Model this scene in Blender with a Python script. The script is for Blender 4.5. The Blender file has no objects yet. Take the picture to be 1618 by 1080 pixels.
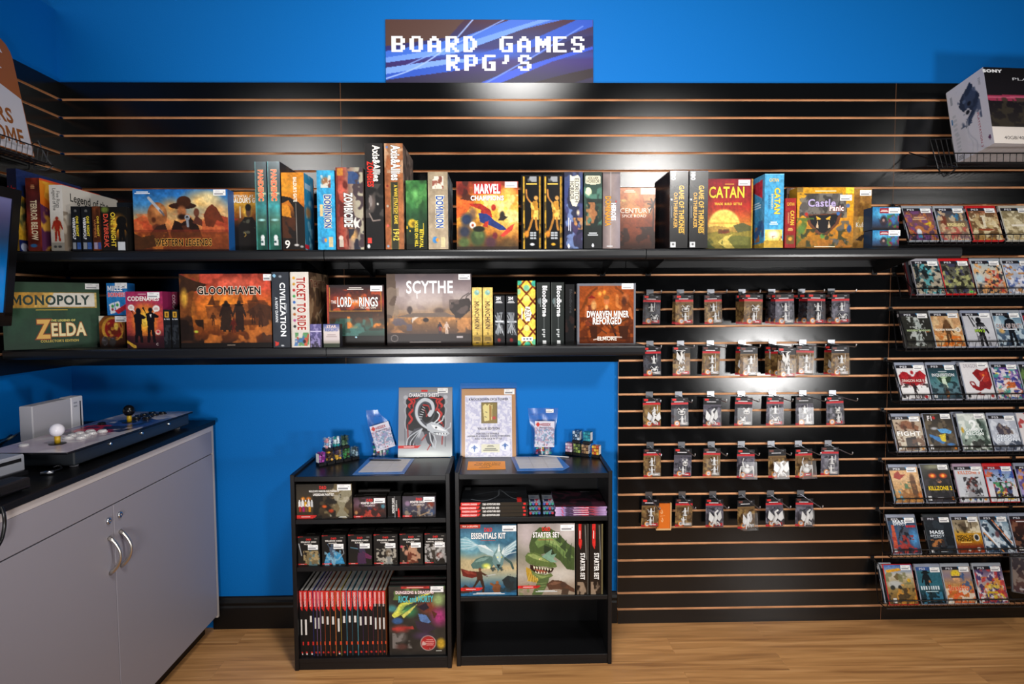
import bpy, math, random
import numpy as np
from mathutils import Matrix, Vector

# ---------------------------------------------------------------- camera, world, lights, exposure
SC = bpy.context.scene
COL = SC.collection
FPX, PIT, YAW, ROL, DIST, EYE = 988.567, -.0579981, -.0190279, .0056181, 2.78314, 1.459975
def ray(x, y):
    d = np.array([(x-809)/FPX, 1.0, -(y-540)/FPX])
    c, s = math.cos(ROL), math.sin(ROL); d = np.array([c*d[0]+s*d[2], d[1], -s*d[0]+c*d[2]])
    c, s = math.cos(PIT), math.sin(PIT); d = np.array([d[0], c*d[1]-s*d[2], s*d[1]+c*d[2]])
    c, s = math.cos(YAW), math.sin(YAW); return np.array([c*d[0]-s*d[1], s*d[0]+c*d[1], d[2]])
EYEP = np.array([0, -DIST, EYE])
def P(x, y, ax, v):
    """where the sight line of a photo pixel meets the plane ax = v (metres)"""
    d = ray(x, y); i = 'xyz'.index(ax)
    return EYEP + d*((v-EYEP[i])/d[i])
cam = bpy.data.cameras.new('camera'); cam.sensor_width = 36; cam.lens = FPX/1618*36; cam.clip_start = .05
co = bpy.data.objects.new('camera', cam); COL.objects.link(co); SC.camera = co
fw = ray(809, 540); rt = ray(809+FPX, 540)-fw; up = fw-ray(809, 540+FPX)
M = Matrix([[rt[i], up[i], -fw[i], EYEP[i]] for i in range(3)]+[[0, 0, 0, 1]]); co.matrix_world = M

SC.view_settings.view_transform = 'Standard'; SC.view_settings.look = 'None'
SC.view_settings.exposure = 0.08
SC.view_settings.gamma = 1; SC.view_settings.use_curve_mapping = False
wd = bpy.data.worlds.new('room_air'); SC.world = wd; wd.use_nodes = True
wd.node_tree.nodes['Background'].inputs[0].default_value = (.75, .85, 1, 1)
wd.node_tree.nodes['Background'].inputs[1].default_value = .02
def area(name, loc, target, size, power, col=(1, 1, 1), shape='DISK', spread=180):
    l = bpy.data.lights.new(name, 'AREA'); l.shape = shape; l.size = size; l.energy = power; l.color = col
    l.spread = math.radians(spread)
    o = bpy.data.objects.new(name, l); COL.objects.link(o); o.location = loc
    o.rotation_euler = (Vector(target)-Vector(loc)).to_track_quat('-Z', 'Y').to_euler()
    return o
# two photographer's strobes, one just left of and below the camera, one to the right; ceiling lamps of the shop
area('strobe', (-.65, -2.65, .86), (.05, 0, 1.45), .42, 14, (1, .98, .97), spread=105)
area('strobe', (2.25, -2.5, .95), (1.0, 0, 1.35), .33, 16, (1, .98, .96), spread=120)
for lx, pw in ((-4.4, 2), (-2.1, 14), (1.60, 15), (4.6, 2)):
    area('ceiling_lamp', (lx, -4.0, 2.83), (lx*.30, 0, 1.7), .34, pw, (1, .97, .93), spread=95)
area('ceiling_lamp', (.15, -1.75, 3.15), (.1, -.2, .9), .5, 19, (1, .98, .95), spread=130)

# ---------------------------------------------------------------- mesh and paint helpers
def lin(c):
    c = np.asarray(c, float); return np.where(c <= .04045, c/12.92, ((c+.055)/1.055)**2.4)
def hx(c):
    if isinstance(c, str):
        if len(c) == 3: c = ''.join(k*2 for k in c)
        return np.array([int(c[i:i+2], 16)/255 for i in (0, 2, 4)])
    return np.asarray(c, float)
X_, Y_, Z_ = np.eye(3)
class MB:
    def __init__(s): s.V = []; s.C = []; s.F = []; s.n = 0
    def add(s, v, f, c='888', m=0):
        v = np.asarray(v, float).reshape(-1, 3)
        c = hx(c) if isinstance(c, (str, tuple, list)) else c
        c = np.broadcast_to(c, (len(v), 3)) if np.ndim(c) == 1 else c
        s.V.append(v); s.C.append(c)
        if isinstance(f, np.ndarray): s.F.append((f+s.n, m))
        else:
            by = {}
            for q in f: by.setdefault(len(q), []).append(q)
            for k, q in by.items(): s.F.append((np.array(q)+s.n, m))
        s.n += len(v); return s
    def box(s, a, b, c='888', m=0):
        x0, y0, z0 = np.minimum(a, b); x1, y1, z1 = np.maximum(a, b)
        v = [(x0,y0,z0),(x1,y0,z0),(x1,y1,z0),(x0,y1,z0),(x0,y0,z1),(x1,y0,z1),(x1,y1,z1),(x0,y1,z1)]
        return s.add(v, [(0,3,2,1),(4,5,6,7),(0,1,5,4),(1,2,6,5),(2,3,7,6),(3,0,4,7)], c, m)
    def bbox(s, a, b, r=.004, c='888', m=0):
        """box with chamfered edges"""
        a, b = np.minimum(a, b), np.maximum(a, b); v = []; 
        for sx in (0, 1):
            for sy in (0, 1):
                for sz in (0, 1):
                    q = np.where([sx, sy, sz], b, a); d = np.where([sx, sy, sz], -r, r)
                    for k in range(3):
                        w = q+d; w[k] = q[k]; v.append(w)
        def i(x, y, z, k): return (x*4+y*2+z)*3+k
        f = []
        for k in range(3):
            o = [j for j in range(3) if j != k]
            for side in (0, 1):
                def q(a_, b_):
                    t = [0, 0, 0]; t[k] = side; t[o[0]] = a_; t[o[1]] = b_; return i(*t, k)
                g = [q(0,0), q(1,0), q(1,1), q(0,1)]
                if (side == 0) != (k == 1): g = g[::-1]
                f.append(tuple(g))
            for a_ in (0, 1):
                for b_ in (0, 1):
                    def q2(e, kk):
                        t = [0, 0, 0]; t[k] = e; t[o[0]] = a_; t[o[1]] = b_; return i(*t, kk)
                    g = [q2(0,o[0]), q2(1,o[0]), q2(1,o[1]), q2(0,o[1])]
                    if (a_ == b_) != (k == 1): g = g[::-1]
                    f.append(tuple(g))
        for x in (0, 1):
            for y in (0, 1):
                for z in (0, 1):
                    g = [i(x,y,z,0), i(x,y,z,1), i(x,y,z,2)]
                    f.append(tuple(g if (x+y+z) % 2 else g[::-1]))
        return s.add(v, f, c, m)
    def tube(s, pts, r, c='888', seg=8, m=0, caps=True, closed=False):
        pts = [np.asarray(p, float) for p in pts]; n = len(pts); rr = r if np.ndim(r) else [r]*n
        nor = None; V = []
        for k in range(n):
            a = pts[(k-1) % n] if (closed or k) else pts[k]; b = pts[(k+1) % n] if (closed or k < n-1) else pts[k]
            t = b-a; t = t/(np.linalg.norm(t)+1e-12)
            if nor is None:
                nor = np.cross(t, Z_ if abs(t[2]) < .9 else X_)
            nor = nor-t*(nor@t); nor = nor/(np.linalg.norm(nor)+1e-12); bi = np.cross(t, nor)
            for j in range(seg):
                an = 2*math.pi*j/seg; V.append(pts[k]+rr[k]*(math.cos(an)*nor+math.sin(an)*bi))
        f = []
        for k in range(n if closed else n-1):
            for j in range(seg):
                a, b = k*seg+j, k*seg+(j+1) % seg; k2 = (k+1) % n
                f.append((a, b, k2*seg+(j+1) % seg, k2*seg+j))
        if caps and not closed: f += [tuple(range(seg))[::-1], tuple((n-1)*seg+j for j in range(seg))]
        return s.add(V, f, c, m)
    def lathe(s, c0, prof, c='888', seg=16, m=0, ax=Z_):
        """prof: (radius, height) along ax from c0"""
        ax = np.asarray(ax, float); ax = ax/np.linalg.norm(ax)
        u = np.cross(ax, X_ if abs(ax[0]) < .9 else Y_); u /= np.linalg.norm(u); w = np.cross(ax, u); V = []
        for r, h in prof:
            for j in range(seg):
                a = 2*math.pi*j/seg; V.append(np.asarray(c0)+ax*h+max(r, 1e-5)*(math.cos(a)*u+math.sin(a)*w))
        f = [(k*seg+j, k*seg+(j+1) % seg, (k+1)*seg+(j+1) % seg, (k+1)*seg+j) for k in range(len(prof)-1) for j in range(seg)]
        f += [tuple(range(seg))[::-1], tuple((len(prof)-1)*seg+j for j in range(seg))]
        return s.add(V, f, c, m)
    def ball(s, c0, r, c='888', m=0, seg=16, sc=1):
        return s.lathe(c0, [(r*math.sin(math.pi*k/10), -r*sc*math.cos(math.pi*k/10)) for k in range(11)], c, seg, m)
    def sheet(s, pts, c='888', m=0):
        return s.add(pts, [tuple(range(len(pts)))], c, m)
    def extrude(s, poly, O, U, V, N, c='888', m=0):
        """flat outline poly (u,v) at O, pushed along N (a vector)"""
        k = len(poly); a = [np.asarray(O)+u*np.asarray(U)+v*np.asarray(V) for u, v in poly]; b = [q+np.asarray(N) for q in a]
        f = [tuple(range(k)), tuple(range(2*k-1, k-1, -1))]+[(j, k+j, k+(j+1) % k, (j+1) % k) for j in range(k)]
        return s.add(a+b, f, c, m)
    def build(s, name, parent=None, mat='card', smooth=False, loc=None):
        V = np.concatenate(s.V); C = np.concatenate(s.C)
        me = bpy.data.meshes.new(name)
        ls = [f.reshape(-1) for f, m in s.F]; tot = np.concatenate([np.full(len(f), f.shape[1]) for f, m in s.F])
        mi = np.concatenate([np.full(len(f), m) for f, m in s.F]); li = np.concatenate(ls)
        me.vertices.add(len(V)); me.vertices.foreach_set('co', V.astype(np.float32).ravel())
        me.loops.add(len(li)); me.loops.foreach_set('vertex_index', li.astype(np.int32))
        me.polygons.add(len(tot)); st = np.concatenate([[0], np.cumsum(tot)[:-1]])
        me.polygons.foreach_set('loop_start', st.astype(np.int32))
        me.polygons.foreach_set('material_index', mi.astype(np.int32))
        at = me.color_attributes.new('Col', 'FLOAT_COLOR', 'POINT')
        at.data.foreach_set('color', np.c_[lin(np.clip(C, 0, 1)), np.ones(len(V))].astype(np.float32).ravel())
        me.update(calc_edges=True)
        me.polygons.foreach_set('use_smooth', np.full(len(tot), smooth))
        for k in ([mat] if isinstance(mat, str) else mat): me.materials.append(MAT[k])
        o = bpy.data.objects.new(name, me); COL.objects.link(o)
        if parent: o.parent = parent
        if loc is not None: o.location = loc
        return o
def thing(name, label, cat, loc, rz=0, group=None, rot=None):
    o = bpy.data.objects.new(name, None); COL.objects.link(o); o.empty_display_size = .05
    o.location = loc; o.rotation_euler = rot if rot else (0, 0, rz)
    return tag(o, label, cat, group)
def tag(o, label, cat, group=None):
    o['label'] = label; o['category'] = cat
    if group: o['group'] = group
    return o
def struct(o, label=None):
    o['kind'] = 'structure'
    if label: o['label'] = label
    return o

# --- lettering: outlines of the built-in font, cached per character
GL = {}
def glyph(ch, b):
    if (ch, b) not in GL:
        def meas(tx, off):
            cu = bpy.data.curves.new('t', 'FONT'); cu.body = tx; cu.size = 1; cu.offset = off; cu.resolution_u = 3; cu.fill_mode = 'FRONT'
            ob = bpy.data.objects.new('t', cu); me = ob.to_mesh()
            v = np.array([x.co[:] for x in me.vertices]).reshape(-1, 3)[:, :2]; f = [tuple(q.vertices) for q in me.polygons]
            ob.to_mesh_clear(); bpy.data.objects.remove(ob); bpy.data.curves.remove(cu); return v, f
        if 'cap' not in GL: v, f = meas('H', 0); GL['cap'] = v[:, 1].max(); GL['HH'] = np.ptp(meas('HH', 0)[0][:, 0])
        a = np.ptp(meas('H'+ch+'H', 0)[0][:, 0])-GL['HH']
        v, f = meas(ch, 0 if ch in 'M4' else b) if ch.strip() else (np.zeros((0, 2)), [])
        if ch == 'M' and b > 0:       # this outline does not thicken cleanly: a capital M of its own
            E_, W_ = b, v[:, 0].max(); x0 = v[:, 0].min(); C_ = GL['cap']; k = .12*C_+E_; mid = (x0+W_)/2
            v = np.array([(x0-E_, -E_), (x0+k, -E_), (x0+k, .66*C_), (mid, .12*C_-E_), (W_-k, .66*C_), (W_-k, -E_), (W_+E_, -E_), (W_+E_, C_+E_), (W_-.16*C_-E_*.5, C_+E_), (mid, .42*C_+E_), (x0+.16*C_+E_*.5, C_+E_), (x0-E_, C_+E_)])
            f = [(0, 1, 2, 11), (2, 10, 11), (2, 3, 9, 10), (3, 4, 8, 9), (4, 7, 8), (4, 5, 6, 7)]
        by = {}
        for q in f: by.setdefault(len(q), []).append(q)
        GL[(ch, b)] = (v/GL['cap'], [np.array(x) for x in by.values()], a/GL['cap'])
    return GL[(ch, b)]
def text_mesh(tx, b):
    x = 0; out = []
    for ch in tx:
        v, f, a = glyph(ch, b)
        if len(v): out.append((v+[x, 0], f))
        x += a+b*2.1
    return out, x
# --- painter: ops on a grid of printed colour points, unit coordinates u right, v down
def vnoise(shape, sc, seed):
    rg = np.random.default_rng(seed); out = np.zeros(shape); amp = .6; tot = 0
    for o in range(3):
        k = sc*2**o; g = rg.random((int(k*shape[0]/max(shape))+3, int(k*shape[1]/max(shape))+3))
        yy = np.linspace(0, g.shape[0]-1.001, shape[0]); xx = np.linspace(0, g.shape[1]-1.001, shape[1])
        i, j = yy.astype(int), xx.astype(int); fy = (yy-i)[:, None]; fx = (xx-j)[None]
        fy = fy*fy*(3-2*fy); fx = fx*fx*(3-2*fx)
        a, b_, c, d = g[np.ix_(i, j)], g[np.ix_(i, j+1)], g[np.ix_(i+1, j)], g[np.ix_(i+1, j+1)]
        out += amp*((a*(1-fx)+b_*fx)*(1-fy)+(c*(1-fx)+d*fx)*fy); tot += amp; amp *= .5
    return out/tot
def g(*c): return ('g', c)
def gx(*c): return ('gx', c)
def r(u0, v0, u1, v1, c, a=1): return ('r', u0, v0, u1, v1, c, a)
def e(u, v, ru, rv, c, s=0, a=1): return ('e', u, v, ru, rv, c, s, a)
def p(c, *pts): return ('p', c, pts)
def l(c, w, *pts): return ('l', c, w, pts)
def n(a, sc=6, seed=1): return ('n', a, sc, seed)
def m(c, sc=6, th=.55, seed=1, bx=(0, 0, 1, 1), a=.85): return ('m', c, sc, th, seed, bx, a)
def t(tx, u, v, h, c='fff', w=None, rot=0, o=None, b=.014, ow=.04): return ('t', tx, u, v, h, c, w, rot, o, b, ow)
def bars(u, v, w, h, c, k=3, seed=1): return ('bars', u, v, w, h, c, k, seed)
def man(u, v, h, c, arm=0): return ('man', u, v, h, c, arm)
def smooth(pts, k=6):
    q = [np.array(x, float) for x in pts]; out = []
    for i in range(len(q)-1):
        a, b, c, d = q[max(i-1, 0)], q[i], q[i+1], q[min(i+2, len(q)-1)]
        for j in range(k):
            u = j/k; out.append(tuple(.5*(2*b+(c-a)*u+(2*a-5*b+4*c-d)*u*u+(3*b-a-3*c+d)*u**3)))
    return out+[tuple(q[-1])]
def inpoly(U, V, pts):
    ins = np.zeros(U.shape, bool); q = pts[-1]
    for k in pts:
        c = (k[1] > V) != (q[1] > V)
        with np.errstate(all='ignore'): ins ^= c & (U < (q[0]-k[0])*(V-k[1])/(q[1]-k[1]+1e-12)+k[0])
        q = k
    return ins
def paint(w, h, ops, cell):
    nx, ny = max(2, int(round(w/cell))+1), max(2, int(round(h/cell))+1)
    U, V = np.meshgrid(np.linspace(0, 1, nx), np.linspace(0, 1, ny)); A = np.zeros((ny, nx, 3))+.5; T = []
    def mix(mask, c, a=1):
        mk = (mask*a)[..., None]; A[:] = A*(1-mk)+hx(c)*mk
    asp = w/h
    for op in ops:
        k = op[0]
        if k in ('g', 'gx'):
            c = np.array([hx(q) for q in op[1]]); q = (V if k == 'g' else U)*(len(c)-1); i = np.minimum(q.astype(int), max(len(c)-2, 0)); fr = (q-i)[..., None]
            A[:] = c[0] if len(c) == 1 else c[i]*(1-fr)+c[i+1]*fr
        elif k == 'r': mix(((U >= op[1]) & (U <= op[3]) & (V >= op[2]) & (V <= op[4])).astype(float), op[5], op[6])
        elif k == 'e':
            d = np.hypot((U-op[1])/op[3], (V-op[2])/op[4]); s = op[6]
            mix(np.clip((1-d)/s+.0, 0, 1) if s else np.clip((1-d)*op[3]*w/cell+.5, 0, 1), op[5], op[7])
        elif k == 'p': mix(inpoly(U, V, op[2]).astype(float), op[1])
        elif k == 'l':
            D = np.full(U.shape, 9.); pl = smooth(op[3]) if len(op[3]) > 3 else op[3]
            for (a, b), (c, d) in zip(pl[:-1], pl[1:]):
                ax, ay, dx, dy = a*asp, b, (c-a)*asp, d-b; tt = np.clip(((U*asp-ax)*dx+(V-ay)*dy)/(dx*dx+dy*dy+1e-12), 0, 1)
                D = np.minimum(D, np.hypot(U*asp-ax-tt*dx, V-ay-tt*dy))
            mix(np.clip((op[2]/2-D)*h/cell+.5, 0, 1), op[1])
        elif k == 'n': A[:] = A*(1+op[1]*2*(vnoise(U.shape, op[2], op[3])-.5))[..., None]
        elif k == 'm':
            bx = op[5]; q = vnoise(U.shape, op[2], op[4]); q = np.clip((q-op[3])*14+.5, 0, 1)*((U >= bx[0]) & (U <= bx[2]) & (V >= bx[1]) & (V <= bx[3]))
            mix(q, op[1], op[6])
        elif k == 'bars':
            _, u, v, bw, bh, c, nb, sd = op; rg = random.Random(sd)
            for i in range(nb):
                ww = bw*(.7+.3*rg.random())/2; y = v-bh/2+bh*(i+.5)/nb
                T.append(('bar', u-ww, y-bh/nb*.28, u+ww, y+bh/nb*.28, c))
        elif k == 'man':
            _, u, v, hh, c, arm = op; s = hh/asp
            for q in ([(-.09,-.45),(-.13,-.82),(-.05,-.86),(.05,-.86),(.13,-.82),(.09,-.45)], [(-.09,-.47),(-.12,0),(-.03,0),(0,-.42),(.05,0),(.13,0),(.09,-.47)],
                      [(-.13,-.82),(-.24,-.5 if arm < 1 else -1.0),(-.19,-.47 if arm < 1 else -1.02),(-.08,-.7)], [(.13,-.82),(.24,-.5 if arm < 2 else -.75),(.2,-.45 if arm < 2 else -.7),(.08,-.7)]):
                mix(inpoly(U, V, [(u+a*s, v+b*hh) for a, b in q]).astype(float), c)
            mix(np.clip((1-np.hypot((U-u)/(.075*s), (V-v+.93*hh)/(.08*hh)))*3, 0, 1), c)
        elif k == 't': T.append(op)
    if len(ops) > 5 and min(nx, ny) > 12 and ('plain',) not in ops:     # printed artwork: mottled brushwork and a little more punch
        sd = nx*31+ny; st = np.clip(np.ptp(A, axis=-1)*2.6, .12, 1); A[:] = A*(1+st*(.30*(vnoise(U.shape, 16, sd)-.5)+.34*(vnoise(U.shape, 44, sd+1)-.5)))[..., None]
        gy = A.mean(-1, keepdims=True); A[:] = (gy+(A-gy)*.98)*.95
    return np.clip(A, 0, 1), T
def card(mb, O, U, V, w, h, ops, cell=.0022, mi=0, lift=.00035):
    """printed face: O top-left corner, U right, V down"""
    O, U, V = (np.asarray(q, float) for q in (O, U, V)); N = np.cross(V, U)
    A, T = paint(w, h, ops, cell); ny, nx = A.shape[:2]
    if (np.ptp(A.reshape(-1, 3), axis=0) < 1e-6).all(): A = A[:2, :2]*0+A[0, 0]; ny = nx = 2
    uu, vv = np.meshgrid(np.linspace(0, w, nx), np.linspace(0, h, ny))
    v = O+uu.reshape(-1, 1)*U+vv.reshape(-1, 1)*V; idx = np.arange(nx*ny).reshape(ny, nx)
    f = np.stack([idx[:-1, :-1], idx[1:, :-1], idx[1:, 1:], idx[:-1, 1:]], -1).reshape(-1, 4)
    mb.add(v, f, A.reshape(-1, 3), mi)
    for k, op in enumerate(T):
        if op[0] == 'bar':
            q = [O+a*w*U+b*h*V+N*lift for a, b in ((op[1],op[2]),(op[1],op[4]),(op[3],op[4]),(op[3],op[2]))]
            mb.add(q, [(0, 1, 2, 3)], op[5], mi); continue
        _, tx, u, v_, hh, c, ww, rot, oc, b, ow = op
        tu, tv, sw, sh = (U, V, w, h) if rot == 0 else ((V, -U, h, w) if rot > 0 else (-V, U, h, w))
        for j, (cc, bb) in enumerate(([(oc, b+ow)] if oc else [])+[(c, b)]):
            gs, adv = text_mesh(tx, b); gs2 = text_mesh(tx, bb)[0] if bb != b else gs
            adv = max(adv, .01); sy = hh*sh; sx = (ww*sw/adv) if ww else sy
            if ww and bb != b: gs2 = [(q2[0]-q2[0].mean(0)+q1[0].mean(0), q2[1]) for q1, q2 in zip(gs, gs2)]
            C0 = O+u*w*U+v_*h*V+N*(lift*(1+j*.8))
            for vv2, ff in gs2:
                q = C0+((vv2[:, :1]-adv/2)*sx)*tu-((vv2[:, 1:]-.5)*sy)*tv
                blk = [x for x in ff]
                base = mb.n; mb.V.append(q); mb.C.append(np.broadcast_to(hx(cc), (len(q), 3))); mb.n += len(q)
                for x in blk: mb.F.append((x+base, mi))
# --- materials
MAT = {}
def nodes(name):
    mt = bpy.data.materials.new(name); mt.use_nodes = True; nt = mt.node_tree; MAT[name] = mt
    return nt, nt.nodes['Principled BSDF'], nt.links.new, nt.nodes.new
def colmat(name, rough, metal=0, spec=.5, coat=0, bump=0, bscale=400, trans=0):
    nt, b, L, N = nodes(name); a = N('ShaderNodeAttribute'); a.attribute_name = 'Col'
    L(a.outputs[0], b.inputs['Base Color']); b.inputs['Roughness'].default_value = rough; b.inputs['Metallic'].default_value = metal
    b.inputs['Specular IOR Level'].default_value = spec; b.inputs['Coat Weight'].default_value = coat; b.inputs['Coat Roughness'].default_value = .12
    if bump:
        x = N('ShaderNodeTexNoise'); x.inputs['Scale'].default_value = bscale; tc = N('ShaderNodeTexCoord'); L(tc.outputs['Object'], x.inputs['Vector'])
        bp = N('ShaderNodeBump'); bp.inputs['Strength'].default_value = bump; bp.inputs['Distance'].default_value = .002; L(x.outputs[0], bp.inputs['Height']); L(bp.outputs[0], b.inputs['Normal'])
    return b
colmat('card', .42, spec=.25); colmat('wrapped', .26, spec=.32, coat=.10); colmat('matte', .7, spec=.25)
colmat('plastic', .3, spec=.5); colmat('metal', .28, metal=1); colmat('wire', .35, spec=.5)
colmat('paint', .6, spec=.16, bump=.25, bscale=260); colmat('laminate', .42, spec=.35, bump=.04, bscale=900)
def clearmat(name, tint, base, fres):
    nt, b, L, N = nodes(name); nt.nodes.remove(b); out = nt.nodes['Material Output']
    tr = N('ShaderNodeBsdfTransparent'); tr.inputs[0].default_value = (*tint, 1); gl = N('ShaderNodeBsdfGlossy'); gl.inputs['Roughness'].default_value = .28
    fr = N('ShaderNodeLayerWeight'); fr.inputs['Blend'].default_value = .25; mu = N('ShaderNodeMath'); mu.operation = 'MULTIPLY_ADD'
    mu.inputs[1].default_value = fres; mu.inputs[2].default_value = base; L(fr.outputs['Fresnel'], mu.inputs[0])
    mx = N('ShaderNodeMixShader'); L(mu.outputs[0], mx.inputs[0]); L(tr.outputs[0], mx.inputs[1]); L(gl.outputs[0], mx.inputs[2]); L(mx.outputs[0], out.inputs[0])
clearmat('clear', (.97, .98, 1), .025, .30); clearmat('film', (.93, .96, 1), .05, .45); clearmat('thin_film', (.985, .99, 1), .012, .2)

# ---------------------------------------------------------------- the setting
SLOT0 = .0680355; PITCH = .0762; XL = -1.884
def slotz(k): return SLOT0+PITCH*(30-k)      # k = 0 is the topmost slot
BLUE = '0070c4'
def blue(name, boxes):
    q = MB()
    for a, b in boxes: q.box(a, b, BLUE)
    return struct(q.build(name, None, 'paint'))
nt, b, L, N = nodes('wood_floor')
tc = N('ShaderNodeTexCoord'); mp = N('ShaderNodeMapping'); L(tc.outputs['Object'], mp.inputs['Vector'])
br = N('ShaderNodeTexBrick'); br.inputs['Scale'].default_value = 1; br.inputs['Brick Width'].default_value = 1.15; br.inputs['Row Height'].default_value = .128
br.inputs['Mortar Size'].default_value = .0009; br.offset = .37; br.inputs['Color1'].default_value = (0, 0, 0, 1); br.inputs['Color2'].default_value = (1, 1, 1, 1); br.inputs['Mortar'].default_value = (.3, .3, .3, 1)
L(mp.outputs[0], br.inputs['Vector'])
m2 = N('ShaderNodeMapping'); m2.inputs['Scale'].default_value = (1.0, 15, 1); L(tc.outputs['Object'], m2.inputs['Vector'])
ad = N('ShaderNodeVectorMath'); L(m2.outputs[0], ad.inputs[0]); sc3 = N('ShaderNodeVectorMath'); sc3.operation = 'SCALE'; sc3.inputs['Scale'].default_value = 7; L(br.outputs['Color'], sc3.inputs[0]); L(sc3.outputs[0], ad.inputs[1])
ns = N('ShaderNodeTexNoise'); ns.inputs['Scale'].default_value = 2.2; ns.inputs['Detail'].default_value = 7; ns.inputs['Distortion'].default_value = .8; L(ad.outputs[0], ns.inputs['Vector'])
rp = N('ShaderNodeValToRGB'); el = rp.color_ramp.elements
el[0].position = .27; el[0].color = (.34, .155, .055, 1); el[1].position = .72; el[1].color = (.78, .43, .18, 1)
q_ = el.new(.40); q_.color = (.50, .245, .088, 1); q_ = el.new(.55); q_.color = (.64, .325, .12, 1); L(ns.outputs[0], rp.inputs[0])
mx = N('ShaderNodeMix'); mx.data_type = 'RGBA'; mx.blend_type = 'MULTIPLY'; mx.inputs[0].default_value = .45; L(rp.outputs[0], mx.inputs[6])
r2 = N('ShaderNodeValToRGB'); r2.color_ramp.elements[0].color = (.62, .56, .5, 1); r2.color_ramp.elements[1].color = (1.25, 1.2, 1.1, 1); L(br.outputs['Color'], r2.inputs[0]); L(r2.outputs[0], mx.inputs[7])
L(mx.outputs[2], b.inputs['Base Color']); b.inputs['Roughness'].default_value = .38; b.inputs['Specular IOR Level'].default_value = .35
q = MB(); q.box((-2.4, -4.2, -.03), (4.2, .05, 0)); struct(q.build('floor', None, 'wood_floor'))
# painted walls behind the slat panels
blue('wall_back', [((-2.3, .022, 0), (4.2, .1, 3.6))])
blue('wall_left', [((-2.0, -4.2, 0), (-1.906, .022, 2.742))])
blue('wall_left_upper', [((-2.3, -4.2, 2.742), (-2.2, .022, 3.6)), ((-2.3, -4.2, 2.70), (-2.0, .022, 2.742))])
# slat panels: black boards with raw fibreboard slots
nt, b, L, N = nodes('slat_black'); nt.nodes.remove(b); out = nt.nodes['Material Output']
tc = N('ShaderNodeTexCoord'); nz = N('ShaderNodeTexNoise'); nz.inputs['Scale'].default_value = 420; L(tc.outputs['Object'], nz.inputs['Vector'])
n2 = N('ShaderNodeTexNoise'); n2.inputs['Scale'].default_value = 4; n2.inputs['Detail'].default_value = 6; L(tc.outputs['Object'], n2.inputs['Vector'])
mr = N('ShaderNodeMapRange'); mr.inputs[1].default_value = .3; mr.inputs[2].default_value = .7; mr.inputs[3].default_value = .222; mr.inputs[4].default_value = .228; L(n2.outputs[0], mr.inputs[0])
bp = N('ShaderNodeBump'); bp.inputs['Strength'].default_value = .025; bp.inputs['Distance'].default_value = .002; L(nz.outputs[0], bp.inputs['Height'])
df = N('ShaderNodeBsdfDiffuse'); df.inputs[0].default_value = (.0040, .0042, .0046, 1)
gl = N('ShaderNodeBsdfGlossy'); gl.distribution = 'BECKMANN'; L(mr.outputs[0], gl.inputs['Roughness']); L(bp.outputs[0], gl.inputs['Normal'])
fr = N('ShaderNodeFresnel'); fr.inputs[0].default_value = 1.55; ms = N('ShaderNodeMixShader'); L(fr.outputs[0], ms.inputs[0]); L(df.outputs[0], ms.inputs[1]); L(gl.outputs[0], ms.inputs[2]); L(ms.outputs[0], out.inputs[0])
nt, b, L, N = nodes('slat_core')
tc = N('ShaderNodeTexCoord'); nz = N('ShaderNodeTexNoise'); nz.inputs['Scale'].default_value = 9; nz.inputs['Detail'].default_value = 4; L(tc.outputs['Object'], nz.inputs['Vector'])
rp = N('ShaderNodeValToRGB'); rp.color_ramp.elements[0].color = (.46, .22, .09, 1); rp.color_ramp.elements[1].color = (.92, .56, .30, 1); L(nz.outputs[0], rp.inputs[0])
L(rp.outputs[0], b.inputs['Base Color']); b.inputs['Roughness'].default_value = .6
def slat_panel(name, A, B, z0, z1, inn):
    """A, B: (x, y) ends of the front face; inn: unit vector into the wall"""
    q = MB(); A = np.array([*A, 0.]); B = np.array([*B, 0.]); inn = np.array([*inn, 0.]); T = .019; hs = .0048; D = .0115
    zs = sorted(z for z in (slotz(k) for k in range(-1, 32)) if z0+.01 < z < z1-.01)
    prof = [(0, z0, 1)]
    for z in zs:
        prof += [(0, z-hs, 0), (0.0012, z-hs, 1), (D, z-hs, 1), (D, z+hs, 1), (.0012, z+hs, 1), (0, z+hs, 0)]
    prof += [(0, z1, 1), (T, z1, 1), (T, z0, 1)]
    V = [E+inn*d+Z_*z for E in (A, B) for d, z, k in prof]; k = len(prof)
    fl = np.cross(B-A, Z_)@inn > 0
    for i in range(k):
        j = (i+1) % k; f = (i, k+i, k+j, j); f = f if not fl else f[::-1]
        mat = 0 if (prof[i][0] == 0 and prof[j][0] == 0) else 1
        q.F.append((np.array([f]), mat))
    # end grain, board by board
    edges = [z0]+[v for z in zs for v in (z-hs, z+hs)]+[z1]
    q.V.append(np.array(V)); q.C.append(np.full((len(V), 3), .5)); q.n = len(V)
    for E in (A, B):
        for a, b_ in zip(edges[::2], edges[1::2]):
            q.add([E+Z_*a, E+inn*T+Z_*a, E+inn*T+Z_*b_, E+Z_*b_], [(0, 1, 2, 3)], '888', 1)
    return struct(q.build(name, None, ['slat_black', 'slat_core']))
XS = .531
slat_panel('trim_1', (XL, 0), (XS, 0), slotz(15)-.0048, 2.4275, (0, 1))
slat_panel('trim_2', (XS, 0), (4.1, 0), .0, 2.4275, (0, 1))
slat_panel('trim_3', (XL, -4.2), (XL, 0), slotz(15)-.0048, 2.4275, (-1, 0))
q = MB()
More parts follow.
